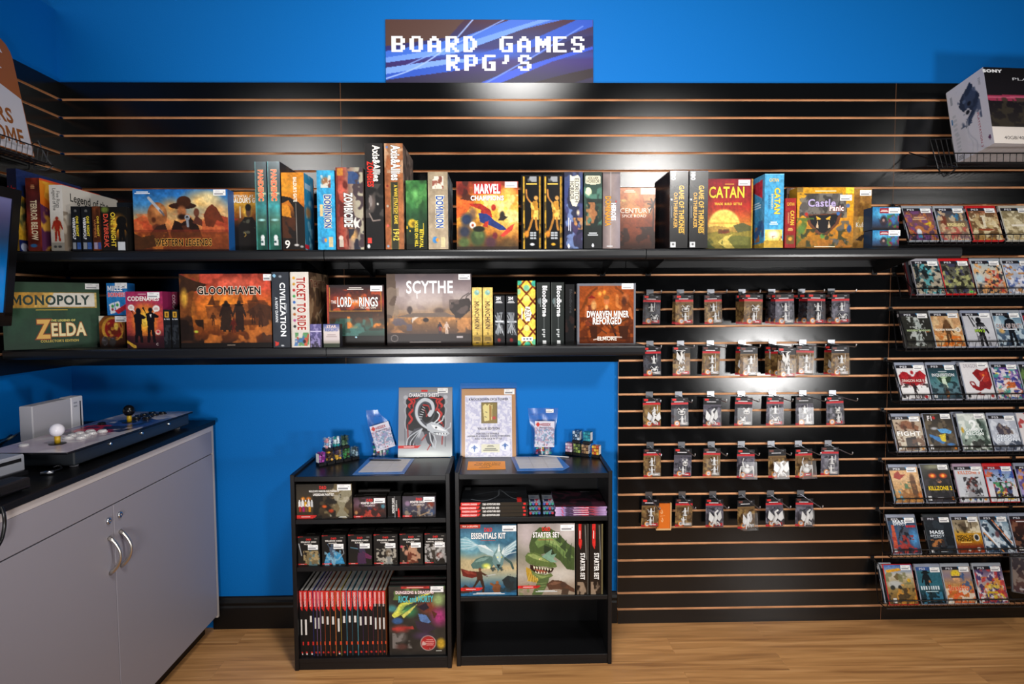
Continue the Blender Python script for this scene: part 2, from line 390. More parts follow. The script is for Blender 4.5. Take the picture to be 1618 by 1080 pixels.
for X, za, zb in ((-.685, 1.21, 2.4275), (1.752, .0, 2.4275)):
    zz = [za]+[v for k in range(31, -1, -1) if za < slotz(k) < zb for v in (slotz(k)-.0048, slotz(k)+.0048)]+[zb]
    for a, b_ in zip(zz[::2], zz[1::2]): q.box((X-.0007, -.0004, a), (X+.0007, .001, b_), '7a5236')
struct(q.build('trim_4', None, 'matte'))
q = MB()
for x0, x1 in ((-1.31, XS-.002),):
    pr = [(0, 0), (-.017, 0), (-.017, .098), (-.014, .106), (-.014, .112), (-.017, .116), (-.017, .122), (-.009, .131), (-.006, .142), (0, .146)]
    q.extrude([(a, b_) for a, b_ in pr], (x0, .021, 0), Y_, Z_, X_*(x1-x0), '0b0b0c')
struct(q.build('baseboard_back', None, 'laminate'))

# ---------------------------------------------------------------- shelves
def shelf(x0, x1, z, label, group):
    rt_ = thing('display_shelf', label, 'shelf', ((x0+x1)/2, 0, z), 0, group); w = (x1-x0)/2-.0015; bd = -.080 if z > 1.5 else -.060
    q = MB(); q.box((-w, -.388, -.022), (w, -.012, 0), '0c0c0e'); q.build('board', rt_, 'laminate')
    prof = [(-.386, -.0006), (-.393, -.0006), (-.398, -.003), (-.4, -.009), (-.4, -.026), (-.398, -.034), (-.392, -.039), (-.386, -.04)]
    q = MB(); q.extrude(prof, (-w, 0, 0), Y_, Z_, X_*2*w, '17181b'); q.build('front_lip', rt_, 'plastic')
    q = MB(); q.box((-w, -.012, -.05), (w, -.004, .012), '141517'); q.build('back_rail', rt_, 'laminate')
    for sx in ((-1, 1) if x0 > -1.8 else (1,)):
        q = MB(); x = sx*(w-.10)
        q.extrude([(-.004, -.022), (-.004, bd), (-.03, bd+.003), (-.30, -.030), (-.30, -.022)], (x-.0015, 0, 0), Y_, Z_, X_*.003, '0a0a0b')
        q.box((x-.012, -.006, bd-.005), (x+.012, -.001, -.02), '0c0c0d'); q.build('bracket', rt_, 'laminate')
LZ, UZ = 1.306, 1.674
e0, e1, e2, e3 = -1.874, -.661, .558, 1.777
for a_, b_, tx in ((e0, e1, 'upper black wall shelf, left section above the green boxed game'), (e1, e2, 'upper black wall shelf, middle section holding the tall brown war game'), (e2, e3, 'upper black wall shelf, right section ending over the disc game racks')):
    shelf(a_, b_, UZ, tx, 'upper wall shelves')
for a_, b_, tx in ((e0, e1, 'lower black wall shelf, left section over the grey cabinet'), (e1, e2, 'lower black wall shelf, right section over the two bookcases')):
    shelf(a_, b_, LZ, tx, 'lower wall shelves')

# ---------------------------------------------------------------- bookcases
def bookcase(x0, x1, yf, yb, top, shelves, foot, label):
    """shelves: heights of the shelf tops; foot: height of the bottom shelf top"""
    X = (x0+x1)/2; o = thing('bookcase', label, 'bookcase', (X, yb, 0), 0, 'black bookcases under the shelf'); w = (x1-x0)/2; d = yf-yb; c = '101012'
    for s_ in (-1, 1):
        q = MB(); q.bbox((s_*w, d, 0), (s_*(w-.016), 0, top), .0012, c); q.build('side_panel', o, 'laminate')
    q = MB(); q.bbox((-w+.016, d+.001, top-.028), (w-.016, -.004, top-.008), .001, c); q.build('top_panel', o, 'plastic')
    for z in shelves:
        q = MB(); q.bbox((-w+.0165, d+.004, z-.018), (w-.0165, -.006, z), .001, c); q.build('shelf', o, 'laminate')
    q = MB(); q.bbox((-w+.0165, d+.002, foot-.018), (w-.0165, -.006, foot), .001, c); q.build('shelf', o, 'laminate')
    q = MB(); q.box((-w+.0165, d+.006, 0), (w-.0165, d+.02, foot-.018), c); q.build('kick_board', o, 'laminate')
    q = MB(); q.box((-w+.0165, -.005, .02), (w-.0165, -.001, top-.028), '08080a'); q.build('back_panel', o, 'laminate')
    return o
F1, F2 = -.333, -.321
def zat(x, y, yy): return P(x, y, 'y', yy)[2]
T1 = zat(458, 750, F1); S11 = zat(590, 820, F1); S12 = zat(590, 895, F1); S13 = zat(590, 1039, F1)
T2 = zat(845, 745, F2); S21 = zat(845, 817, F2); S22 = zat(845, 942, F2); S23 = zat(845, 1035, F2)
bookcase(-.833, -.204, F1, -.045, T1, [S11, S12], S13, 'black wood-grain bookcase with red-banded book spines on its bottom shelf')
bookcase(-.184, .446, F2, -.04, T2, [S21, S22], S23, 'black wood-grain bookcase whose bottom compartment is empty')

# ---------------------------------------------------------------- grey cabinet and worktop
XC = -1.27
WT = .964
dz1 = P(331.6, 718, 'x', XC)[2]; ysp = P(183, 900, 'x', XC)[1]; yr = -.035; yl = 2*ysp-yr; dz0 = .088
o = thing('base_cabinet', 'light grey laminate cabinet with two doors and curved metal handles', 'cabinet', ((XC-1.9)/2, (yr+yl)/2, 0))
def loc_(v): return np.array(v)-np.array(o.location)
GREY = '95919a'
q = MB(); q.box(loc_((-1.899, yl, .07)), loc_((XC-.02, yr, .93)), GREY); q.box(loc_((XC-.02, yr, .075)), loc_((XC, yr+.014, .943)), 'c0b6ae'); q.build('carcass', o, 'laminate')
q = MB(); q.bbox(loc_((XC-.019, yl, dz1+.002)), loc_((XC, yr-.003, .918)), .001, GREY); q.build('top_panel', o, 'laminate')
q = MB(); q.box(loc_((XC-.019, yl, .919)), loc_((XC+.001, yr, .944)), 'c4bcba'); q.build('edge_strip', o, 'laminate')
q = MB(); q.box(loc_((-1.88, yl, 0)), loc_((-1.33, yr, .07)), '0a0a0b'); q.build('toe_kick', o, 'laminate')
for a_, b_, s_ in ((ysp+.0015, yr-.003, 1), (yl, ysp-.0015, -1)):
    q = MB(); q.bbox(loc_((XC-.019, a_, dz0)), loc_((XC, b_, dz1-.002)), .0012, GREY)
    dr = q.build('door', o, 'laminate')
    hy = ysp+s_*.030; zt = P(195, 835, 'x', XC)[2]; zb_ = zt-.118
    pts = [loc_((XC+.036*math.sin(math.pi*k/14)**.75 if 0 < k < 14 else XC, hy, zt+(zb_-zt)*k/14)) for k in range(15)]
    q = MB(); q.tube(pts, [.008 if k in (0, 14) else .0065-.002*math.sin(math.pi*k/14) for k in range(15)], 'd8d2c8', 10); q.build('handle', dr, 'metal', True)
    zl = zt+.055; q = MB(); q.lathe(loc_((XC, hy, zl)), [(.0105, 0), (.0105, .005), (.008, .007), (.004, .007), (.003, .004)], 'cfd3d8', 18, 0, X_); q.build('lock', dr, 'metal', True)
q = MB(); q.bbox((-1.903, yl-.01, .944), (XC+.012, -.022, WT), .002, '08090b')
tag(q.build('worktop', None, 'laminate'), 'black worktop lying on the grey cabinet, under the arcade controller', 'worktop')

# ---------------------------------------------------------------- sign over the panels
PIX = {'B': '7C 66 66 7C 66 66 7C', 'O': '3C 66 66 66 66 66 3C', 'A': '18 3C 66 66 7E 66 66', 'R': '7C 66 66 7C 78 6C 66', 'D': '78 6C 66 66 66 6C 78',
       'G': '3E 60 60 6E 66 66 3E', 'M': '63 77 7F 7F 6B 63 63', 'E': '7E 60 60 7C 60 60 7E', 'S': '3C 66 60 3C 06 66 3C', 'P': '7C 66 66 66 7C 60 60', "'": '18 18 18 30 00 00 00'}
a = P(607, 27, 'y', -.012); b_ = P(938, 131, 'y', -.004); sw, sh = b_[0]-a[0], a[2]-b_[2]
o = thing('shop_sign', 'blue swirl sign with white pixel lettering standing on the slat panel', 'sign', ((a[0]+b_[0])/2, .0085, 2.4285), 0, rot=(math.radians(-1.6), 0, 0))
ops = [g('4a2a3c', '2b2f6e', '3a2a70', '2a2540'), p('5a3f38', (0, 0), (.38, 0), (.30, .28), (0, .42)), e(.45, .55, .75, .10, '2f5fc8', .9, .9), p('3f6fd8', (0, .62), (.3, .5), (.62, .18), (.85, 0), (.6, 0), (.35, .3), (0, .5)),
       p('6f9af0', (0, .68), (.35, .52), (.7, .10), (.8, 0), (.74, 0), (.6, .14), (.3, .45), (0, .60)), p('2e57c4', (0, .95), (.35, .8), (.78, .36), (1, .10), (1, 0), (.92, 0), (.7, .32), (.3, .66), (0, .8)),
       p('7da4f2', (0, .86), (.3, .7), (.5, .62), (.3, .62), (0, .76)), p('241c50', (.62, .72), (.9, .3), (1, .24), (1, .4), (.8, .62), (.66, .80)), p('2f52d0', (.45, 1), (.62, .78), (.88, .52), (1, .42), (1, .46), (.8, .66), (.55, 1)),
       l('a9c4ff', .018, (.0, .93), (.15, .75), (.3, .42), (.42, 0)), l('8fb0ff', .014, (.1, .72), (.35, .36), (.57, 0)), l('6a8cf0', .02, (.48, 1), (.7, .6), (.95, .1)), p('2a1d24', (.70, 1), (.86, .86), (1, .76), (1, .9), (.9, 1)), ('plain',)]
q = MB(); q.box((-sw/2, -.001, 0), (sw/2, .004, sh), '2a2c50'); card(q, (-sw/2, -.0013, sh), X_, -Z_, sw, sh, ops, .003); px = sw*.94/87
def pixtext(tx, u0, v0):
    for k, ch in enumerate(tx):
        if ch not in PIX: continue
        for row, hb in enumerate(PIX[ch].split()):
            bits = int(hb, 16)
            if ch in "BORDAPES": pass
            run = None
            for c_ in range(9):
                on = c_ < 8 and bits >> (7-c_) & 1
                if on and run is None: run = c_
                if not on and run is not None:
                    x0 = -sw/2+u0+(k*8+run-1)*px; q.box((x0, -.0022, sh-v0-(row+1)*px*1.0), (x0+(c_-run)*px, -.0012, sh-v0-row*px*1.0), 'f4f4f6'); run = None
pixtext('BOARD GAMES', .028*sw, sh*.262); pixtext("RPG'S", .29*sw, sh*.555)
q.build('sign_board', o, 'card')

# ---------------------------------------------------------------- boxed games on the wall shelves
def sticker(parent, x, y, z, w=.046, h=.022, ax='y', ay=None):
    q = MB(); U, V = (X_, -Z_) if ay is None else ay
    card(q, np.array([x, y, z])-np.asarray(U)*w/2-np.asarray(V)*h/2, U, V, w, h, [g('f3f2f0'), r(.06, .60, .80, .82, '8a8a8e'), bars(.35, .22, .5, .10, 'a5a5a8', 1), bars(.36, .42, .55, .08, 'b5b5b8', 1), bars(.85, .42, .16, .16, '77777c', 1)], .0025)
    return q.build('price_sticker', parent, 'card')
def box_at(label, loc, w, d, h, front, right=None, left=None, top=None, base='1c1a18', stk=None, rz=0, group=None, mat='card', name='game_box', cat='board game box', cell=.0022, rot=None, tray=None, tr=.012):
    o = thing(name, label, cat, loc, rz, group, rot); q = MB(); w2, d2 = w/2, d/2; s_ = d-tr
    card(q, (-w2, -d2, h), X_, -Z_, w, h, front, cell)
    card(q, (w2, -d2, h), Y_, -Z_, s_, h, right or [g(base)], cell*1.4)
    card(q, (-w2, d2-tr, h), -Y_, -Z_, s_, h, left or [g(base)], cell*1.4)
    card(q, (-w2, d2-tr, h), X_, -Y_, w, s_, top or [g(base)], cell*1.6)
    q.sheet([(-w2, -d2, 0), (-w2, d2-tr, 0), (w2, d2-tr, 0), (w2, -d2, 0)], base)
    q.sheet([(-w2, d2-tr, 0), (-w2, d2-tr, h), (w2, d2-tr, h), (w2, d2-tr, 0)], base)
    q.build('lid', o, mat)
    q = MB(); q.box((-w2+.0012, d2-tr+.0003, .0012), (w2-.0012, d2, h-.0012), tray or base); q.build('tray', o, mat)
    if stk: sticker(o, -w2+stk[0]*w, -d2-.0006, h-stk[1]*h, *(stk[2:] if len(stk) > 2 else ()))
    return o
def game(label, x0, x1, yt, Y, dep, front, z=UZ, **k):
    a, b_ = P(x0, yt, 'y', Y), P(x1, yt, 'y', Y); h = (a[2]+b_[2])/2-z
    xa, xb = a[0], b_[0]
    if z < 1: xa, xb = max(xa, -.8155 if xb < -.19 else -.1665), min(xb, -.2215 if xb < -.19 else .4285)
    return box_at(label, ((xa+xb)/2, Y+dep/2, z+.0004), xb-xa-.0016, dep, h, front, **k)
GU, GL_ = 'boxed games on the upper shelf', 'boxed games on the lower shelf'
# -- upper shelf, left to right
game('dark blue box with scrawled red title, half hidden behind the screen', 9.5, 25, 266, -.40, .37, [g('1b1f3a', '14162c', '3a2a20', '8a6a20'), t('icky', .46, .25, .09, 'c03028', .86), t('akes', .46, .42, .09, 'c03028', .86)],
     right=[g('20356e', '1d3f80', '2c3f66'), p('e8b52e', (0, .3), (.18, .36), (.5, .6), (1, .7), (1, 1), (0, 1)), e(.1, .55, .12, .2, '3c4c38', .3), r(0, .86, 1, 1, '1c2a6a'), m('f0d060', 5, .62, 3, (0, .3, 1, .8)), e(.07, .95, .05, .05, 'c8d4f0')], group=GU, base='1b1f3a')
game('dark red spine with pale block title beside the white brushed-letter box', 39, 62, 281, -.40, .36, [g('6a2418', '4a1c20', '7a2c1c', '531d1a'), n(.5, 6, 2), t('TERROR BELOW', .52, .58, .42, 'd9c9a8', .55, 1, b=.032), bars(.5, .12, .3, .06, 'c08a60', 3), e(.4, .93, .3, .03, '2a5a8a', .4)],
     right=[g('e89a28', 'd9701e', '8a3a3a', '4a2a48'), p('5a2c50', (0, .35), (.12, .4), (.3, .7), (.4, 1), (0, 1)), m('f2b840', 5, .6, 5), r(0, 0, 1, .03, 'e2502a')], base='e2702a', group=GU)
game('white spine with black brushed lettering and a red robed figure', 76.5, 98, 292, -.40, .34, [g('e6e2dc', 'e6e2dc', 'c9c2b8', 'a59c90'), e(.5, .62, .42, .14, 'b8702e', .7), man(.5, .86, .38, '9a2a1a'), r(0, .88, 1, 1, '8a857c'), t('Legend of the', .38, .22, .26, '1a1a1a', .34, 1, b=0), t('Five Rings', .66, .22, .26, '1a1a1a', .26, 1, b=0), e(.3, .94, .12, .02, '3a3a3a'), e(.65, .94, .14, .02, '3a3a3a')],
     right=[g('dfd8cc', 'd8cfc2', 'c8b8a4', '9a8a7c'), t('Legend of the', .48, .16, .12, '141414', .72, b=.01), t('Five Rings', .62, .28, .10, '141414', .5, b=.01), m('8a7a6a', 6, .55, 3, (0, .4, 1, 1))], base='d8d2c6', group=GU)
for i, (a_, b_) in enumerate(((111, 126), (127.5, 143))):
    game('small black card game box with yellow and white title, %s of twins' % ('left' if i == 0 else 'right'), a_, b_, 326, -.40, .10, [g('16181c', '1a1c22'), t('ONE NIGHT', .66, .45, .26, 'e8d23a', .46, 1, b=.03), t('WEREWOLF', .30, .50, .28, 'e9e9ee', .50, 1, b=.03), r(.1, .82, .45, .96, '8a8f98'), r(.55, .82, .95, .96, '3a5a9a'), bars(.5, .1, .3, .06, '777777', 3)], group='pair of small black card game boxes', right=[g('14151a')])
game('small brown card game box with yellow title beside two black ones', 144.5, 158, 326, -.40, .10, [g('5a2c14', '3a1c12', '6a3010'), n(.5, 5, 7), t('ONE NIGHT', .68, .45, .25, 'e8c23a', .46, 1, b=.02), t('VAMPIRE', .32, .5, .25, 'c07a40', .42, 1, b=.01), r(.1, .82, .5, .96, '9a8fa8'), r(.6, .82, .95, .96, '3a4a8a')], group=GU, base='2a1810')
game('dark box with yellow title slanting down, silhouette against orange glow', 158.5, 200, 327, -.395, .05, [g('14120f', '1c1712'), e(.66, .45, .42, .34, 'd98a20', .7), e(.62, .40, .2, .2, 'ffc23a', .8), man(.78, .95, .7, '0e0c0a'), e(.78, .33, .2, .12, '100e0c'), t('ONE NIGHT', .46, .52, .17, 'e9c83c', .80, 1, b=.02), t('DAYBREAK', .18, .54, .17, 'd8503a', .78, 1, b=.02), r(.62, .80, .9, .99, 'cfd2d6'), e(.15, .06, .2, .1, '6a7a30', .6)], group=GU)
game('dark blue box peeping out behind the orange glow box', 184, 209, 320, -.30, .14, [g('1a2028', '223044', '14181c'), m('8a9098', 8, .55, 3, (.5, .1, 1, .4)), m('3a60a8', 7, .5, 5, (.4, .5, 1, .85)), m('3f7a3a', 6, .5, 8, (.5, .85, 1, 1)), r(.1, .62, 1, .66, '0c0e12')], group=GU)
game('western themed box with gunslinger figures under blue sky', 209, 359.5, 299, -.385, .08,
     [g('1c66b4', '3f86c0', 'd9a25e', 'c85a2c', '5a2414'), e(.72, .2, .26, .24, 'f0c070', .8), e(.9, .35, .2, .25, 'e9b06a', .9), e(.80, .14, .14, .14, 'f8e0a0', .8), e(.40, .30, .16, .2, 'e09a48', .9), p('c8502c', (0, .5), (.1, .42), (.2, .5), (.3, .55), (.3, .72), (0, .75)), p('a03c24', (.72, .52), (.85, .40), (1, .46), (1, .74), (.72, .74)), m('d2703a', 7, .58, 4, (0, .4, 1, .7), .6),
      e(.25, .42, .105, .21, '9a5a30'), e(.27, .34, .085, .12, 'c07c44', .5), e(.21, .50, .03, .06, '5a2c18', .5), e(.24, .62, .06, .07, '5a2c1c', .4), p('3a2018', (.17, .72), (.24, .6), (.33, .56), (.37, .76), (.3, .9), (.18, .9)),
      e(.52, .27, .145, .055, '33190f'), e(.535, .20, .075, .09, '42200f'), e(.51, .36, .06, .11, 'a8643a', .4), e(.51, .45, .06, .06, '2a140c', .5), p('24130e', (.38, .72), (.43, .5), (.5, .55), (.6, .46), (.68, .6), (.72, .78), (.4, .8)), p('4a2414', (.5, .6), (.56, .58), (.62, .7), (.56, .76)), e(.565, .46, .028, .045, '9aa0a8'), e(.565, .46, .014, .024, '14100e'), l('8a8f98', .04, (.565, .48), (.57, .6)),
      l('b8bcc4', .045, (.165, .14), (.30, .38)), l('6a6468', .03, (.28, .34), (.32, .42)), p('6a2e18', (.74, .42), (.78, .30), (.83, .24), (.88, .30), (.93, .44), (.96, .56), (.88, .50), (.84, .62), (.76, .6)), e(.665, .38, .03, .07, '6a3a28'), p('5a2c20', (.62, .55), (.66, .42), (.72, .5), (.72, .6)),
      r(0, .655, 1, .70, '7a2c1a', .6), r(0, .70, 1, 1, '6e3416', .75), m('c8702a', 9, .6, 9, (0, .7, .35, 1), .7), p('4a2a14', (.0, .72), (.08, .78), (.2, .74), (.26, .92), (0, 1)), r(0, .975, 1, 1, '3a1c10'), t('WESTERN LEGENDS', .52, .865, .105, '1c110a', .60, o='e2a850', b=.03, ow=.04), bars(.10, .055, .17, .05, 'e9eef4', 2), n(.12, 20, 3)],
     group=GU, base='1c5a9c', stk=(.915, .055), top=[g('3f86c0')])
game('orange and black box of a hooded fighter holding a candle, behind a teal spine', 363, 406, 303, -.33, .07, [g('c8761c', 'd9a030', '8a4a14', '1a1210', '0e0c0b', '14110c'), e(.62, .33, .22, .15, 'f0c040', .7), p('17120f', (.3, .55), (.52, .42), (.8, .42), (1, .55), (1, .9), (.3, .9)), e(.66, .33, .12, .12, '5a3c2c', .4), e(.66, .26, .13, .07, '14100e', .3), r(.33, .25, .37, .44, 'd8c8a8'), m('a02c24', 7, .55, 5, (.0, .45, .4, .7), .8), m('5a5a4a', 8, .6, 9, (.45, .45, 1, .7)), t('BETRAYAL AT', .48, .075, .045, 'f0ead8', .78), t("BALDUR'S G", .5, .145, .075, 'f4efe2', .86, b=.032), l('c8a040', .008, (.5, .68), (.56, .72), (.5, .75))], group=GU)
for i, (a_, b_, yt) in enumerate(((401.5, 420.5, 255.5), (421.5, 442, 255))):
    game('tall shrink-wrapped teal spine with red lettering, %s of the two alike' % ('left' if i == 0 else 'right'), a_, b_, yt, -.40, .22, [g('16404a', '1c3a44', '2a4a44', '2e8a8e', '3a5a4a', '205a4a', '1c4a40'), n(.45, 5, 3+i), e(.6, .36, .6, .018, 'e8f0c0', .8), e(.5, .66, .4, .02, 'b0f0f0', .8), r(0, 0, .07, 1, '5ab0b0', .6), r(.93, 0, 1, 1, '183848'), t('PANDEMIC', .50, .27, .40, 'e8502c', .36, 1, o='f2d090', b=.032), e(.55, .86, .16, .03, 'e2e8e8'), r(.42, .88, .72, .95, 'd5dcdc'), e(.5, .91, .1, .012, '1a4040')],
         right=[g('23242a', '2c2420', '1e1a18'), m('5a4a40', 6, .6, 3)], top=[g('4aa0a0')], mat='wrapped', group='pair of teal virus game spines')
game('orange spine with black archway and white slanted title', 443.5, 480, 272.5, -.40, .13, [g('e28a1c', 'e89a24', 'c87018', '2a1810', '17100e', '14100e'), p('15100e', (0, .30), (.35, .32), (.75, .38), (1, .46), (1, 1), (.62, 1), (.62, .7), (.5, .45), (.3, .36), (0, .40)), p('d98820', (.0, .42), (.2, .40), (.36, .46), (.40, .58), (.0, .56)), m('5a2c14', 8, .55, 4, (0, .58, .6, .85), .7), l('b8b0a8', .006, (.62, .4), (.64, .95)), t("BALDUR'S GATE", .60, .22, .14, 'f2ead8', .32, 1, b=.032), t('9', .22, .93, .1, 'e8e2da'), e(.62, .94, .14, .02, 'c8c4c0', .5), e(.85, .96, .1, .02, '9a9a9a', .5)],
     right=[g('3f9ac0', '2c88b0', '2a7898', '2a6a8a'), r(.1, .12, .7, .2, 'd0e0ea', .8), m('8ac0d0', 6, .6, 3), e(.4, .5, .4, .1, 'a07a50', .6), r(0, .93, .4, .98, 'd02838')], base='c86a1c', group=GU)
def dominion(c, strip, sea):
    return [g(*c), n(.14, 9, 3), e(.48, .14, .30, .07, 'a8744c', .5), m('e8e0d0', 12, .52, 4, (.22, .06, .78, .22)), m('7a3a2c', 12, .58, 5, (.22, .06, .78, .22)), p(strip, (.38, .30), (.82, .30), (.70, .42), (.78, .58), (.74, .72), (.38, .73), (.46, .58), (.40, .44)), t('DOMINION', .58, .52, .36, '1f4a9a', .42, 1, o='e9e0b8', b=.032), r(.40, .31, .84, .335, '2a6ac0')]+([p('e0c488', (.14, .43), (.32, .43), (.30, .58), (.14, .58))] if sea else [])+[e(.34, .88, .16, .05, '3a80c0', .3), e(.44, .88, .07, .025, 'f0902c'), r(.62, .84, .84, .97, 'cbbd90')]
game('bright blue spine with chained blue letters on a pale scroll', 499.5, 528.5, 269, -.395, .20, dominion(('3aa8d8', '2a9ad0', '34a8d8'), 'e6dcb8', 1), group=GU, base='2a90c4', right=[g('2a6a90')])
game('red and grey spine with slanted white zombie lettering', 529.5, 573, 264.5, -.40, .25, [gx('7a2c24', 'a84434', '8a6a5c', 'a8a08c', 'b0a890'), e(.2, .28, .28, .12, 'c85a48', .7), m('3a2c34', 7, .56, 6, (.4, 0, 1, 1), .9), m('5a1c18', 6, .52, 3, (0, .1, .45, 1), .9), r(0, 0, .07, 1, '6a241c', .7), r(.06, .01, .27, .1, 'd0902c', .8), m('2a4a80', 9, .5, 5, (.45, .05, .85, .2)), e(.62, .82, .2, .1, 'd0a060', .8), m('1c2030', 8, .5, 8, (.45, .75, 1, 1)), t('ZOMBICIDE', .45, .52, .29, 'f2eee6', .42, 1, o='18100f', b=.038, ow=.045), p('e8e0d8', (.62, .66), (.72, .6), (.74, .66), (.88, .63), (.8, .69), (.86, .74), (.74, .72), (.7, .75)), e(.16, .86, .09, .035, 'd9c8b8', .2), r(.1, .88, .24, .97, 'c8b8a8')], group=GU, right=[g('7a6a60')], base='8a7a6a')
game('tall black war game spine with red lettering and a snarling face', 575.5, 604.5, 226.5, -.40, .27, [g('1e1c1c', '161414', '1c1a1a', '0f0e0f'), m('4a4440', 7, .56, 3, (0, .38, 1, .7)), e(.35, .56, .28, .1, '6a5a54', .8), e(.68, .57, .07, .016, 'e2dcd2', .6), e(.3, .57, .06, .015, 'd2ccc2', .6), l('8a7a72', .012, (.2, .66), (.4, .73), (.8, .72)), m('8a807c', 12, .62, 5, (.2, .48, .8, .66)), t('Axis&Allies', .64, .19, .38, 'ece4dc', .34, 1, b=.032), t('ZOMBIES', .30, .29, .34, 'd02c20', .24, 1, b=.032), r(.1, .89, .32, .94, 'd03a30'), e(.14, .97, .08, .02, 'd8d8d8')], group=GU, top=[g('2a2624')], right=[g('1a1818')])
game('tall brown and olive war game spine with four coin emblems', 606.5, 636.5, 226.5, -.40, .29, [gx('8a4e2c', '9a5a34', 'a0623a'), n(.25, 8, 4), e(.5, .06, .5, .1, '9a7a5a', .8), m('c09a78', 8, .56, 6, (0, 0, 1, .28)), r(.32, .36, .72, 1, '2e2f22'), r(.30, .36, .33, 1, '7a6a2c'), r(.70, .36, .73, 1, '7a6a2c'), *[e(.14, v, .065, .012, c) for v, c in ((.035, '5a7ab0'), (.40, '7a2c20'), (.59, 'b0a090'), (.775, 'd05a50'), (.97, '8a9ab0'))], t('Axis&Allies', .60, .185, .46, 'f2ede4', .33, 1, o='4a3020', b=.032), t('A WWII STRATEGY GAME', .58, .575, .17, 'd9b83a', .37, 1, b=.03), t('1942', .58, .86, .30, 'd9c04a', .12, 1, b=.028), bars(.44, .58, .04, .3, '8a7a50', 1)],
     right=[g('6a5a50', '5c4c44', '54443c'), m('a08878', 8, .55, 3), m('3a2c28', 7, .56, 5)], top=[g('a0805c')], group=GU)
game('green box with yellow haunted house lettering and a fading moon', 640.5, 674.5, 285, -.385, .22, [g('2a5a2c', '356a34', '24482a', '1c2a1a', '14170f'), n(.5, 7, 4), e(.45, .2, .25, .12, '6ab060', .8), m('5a9a50', 8, .6, 5, (0, 0, 1, .4), .6), e(.28, .62, .23, .075, 'd8b02c', .35), e(.36, .63, .14, .05, '6a5a1c', .6), t('BETRAYAL', .72, .84, .16, 'd8c030', .27, 1, b=.032), t('HOUSE ON HILL', .48, .77, .15, 'd8c030', .38, 1, b=.032), bars(.82, .7, .05, .3, 'b09a30', 1), r(.02, .66, .07, .70, 'd8b030'), r(.14, .72, .2, .74, 'd8b030'), r(0, .92, 1, 1, '0f110c', .7)], group=GU, base='1c3020')
game('tan spine with chained blue letters on a pale scroll', 675.5, 707.5, 271.5, -.40, .26, dominion(('9a8a70', 'a29078', 'a8967c'), 'efe6c8', 0), right=[g('5a6468', '48545c', '6a6458'), m('8aa0a8', 7, .55, 4), m('2a3038', 6, .57, 7)], group=GU, base='9a8a70')
game('square box of leaping costumed heroes with a red title block', 720.5, 819, 286.5, -.39, .07, [g('8a2c1c', 'c86a20', 'e0a030', 'b06a24', '3a2a1a'), e(.65, .35, .5, .3, 'f0b838', .8), e(.85, .55, .3, .3, 'e8c060', .9), m('f2d890', 7, .58, 2, (.4, .2, 1, .7), .7), e(.1, .12, .14, .14, '6a1c14', .5), m('3a1410', 6, .54, 8, (0, 0, .3, .35)), p('d05a20', (0, .25), (.3, .3), (.12, .5), (0, .55)), e(.85, .15, .15, .12, 'e8b050', .8), e(.26, .48, .09, .14, '7a5a40', .6),
     p('a8281c', (.2, .33), (.4, .33), (.55, .42), (.58, .52), (.46, .62), (.36, .55), (.4, .42), (.24, .36)), e(.60, .385, .045, .055, 'b02a1c', .3), p('20306a', (.35, .46), (.5, .48), (.62, .58), (.76, .66), (.82, .72), (.7, .72), (.52, .64), (.38, .6)), p('b02c20', (.46, .6), (.52, .58), (.5, .68), (.42, .66)), e(.74, .5, .05, .08, '2a2420', .4), p('2a2420', (.66, .58), (.72, .5), (.84, .52), (.76, .58)),
     e(.16, .56, .12, .12, '24304a', .5), e(.26, .645, .058, .055, 'ece4dc', .2), e(.26, .645, .022, .022, 'b0502c'), e(.13, .74, .14, .14, '2c3040', .6), p('c83a2c', (.70, .80), (.86, .66), (.94, .62), (.9, .72), (.76, .82)), e(.34, .82, .16, .17, '3a4a2a', .4), e(.36, .78, .09, .08, '55683a', .4), e(.36, .70, .11, .05, '1a1c14', .3), e(.12, .90, .12, .1, '4a5a30', .5), e(.55, .90, .12, .12, '4a2c34', .5), e(.62, .8, .05, .06, '7a2830', .4), e(.85, .92, .14, .1, '5a4020', .6), r(0, .96, 1, 1, '241a14', .7), n(.2, 14, 5),
     r(.275, .03, .725, .19, 'b82026'), t('MARVEL', .50, .11, .125, 'f6f2ee', .42, b=.038), t('CHAMPIONS', .50, .245, .065, 'f2f0ee', .54, o='5a3020', b=.038)], stk=(.885, .05), group=GU, base='7a2a1c', right=[g('c07a28')])
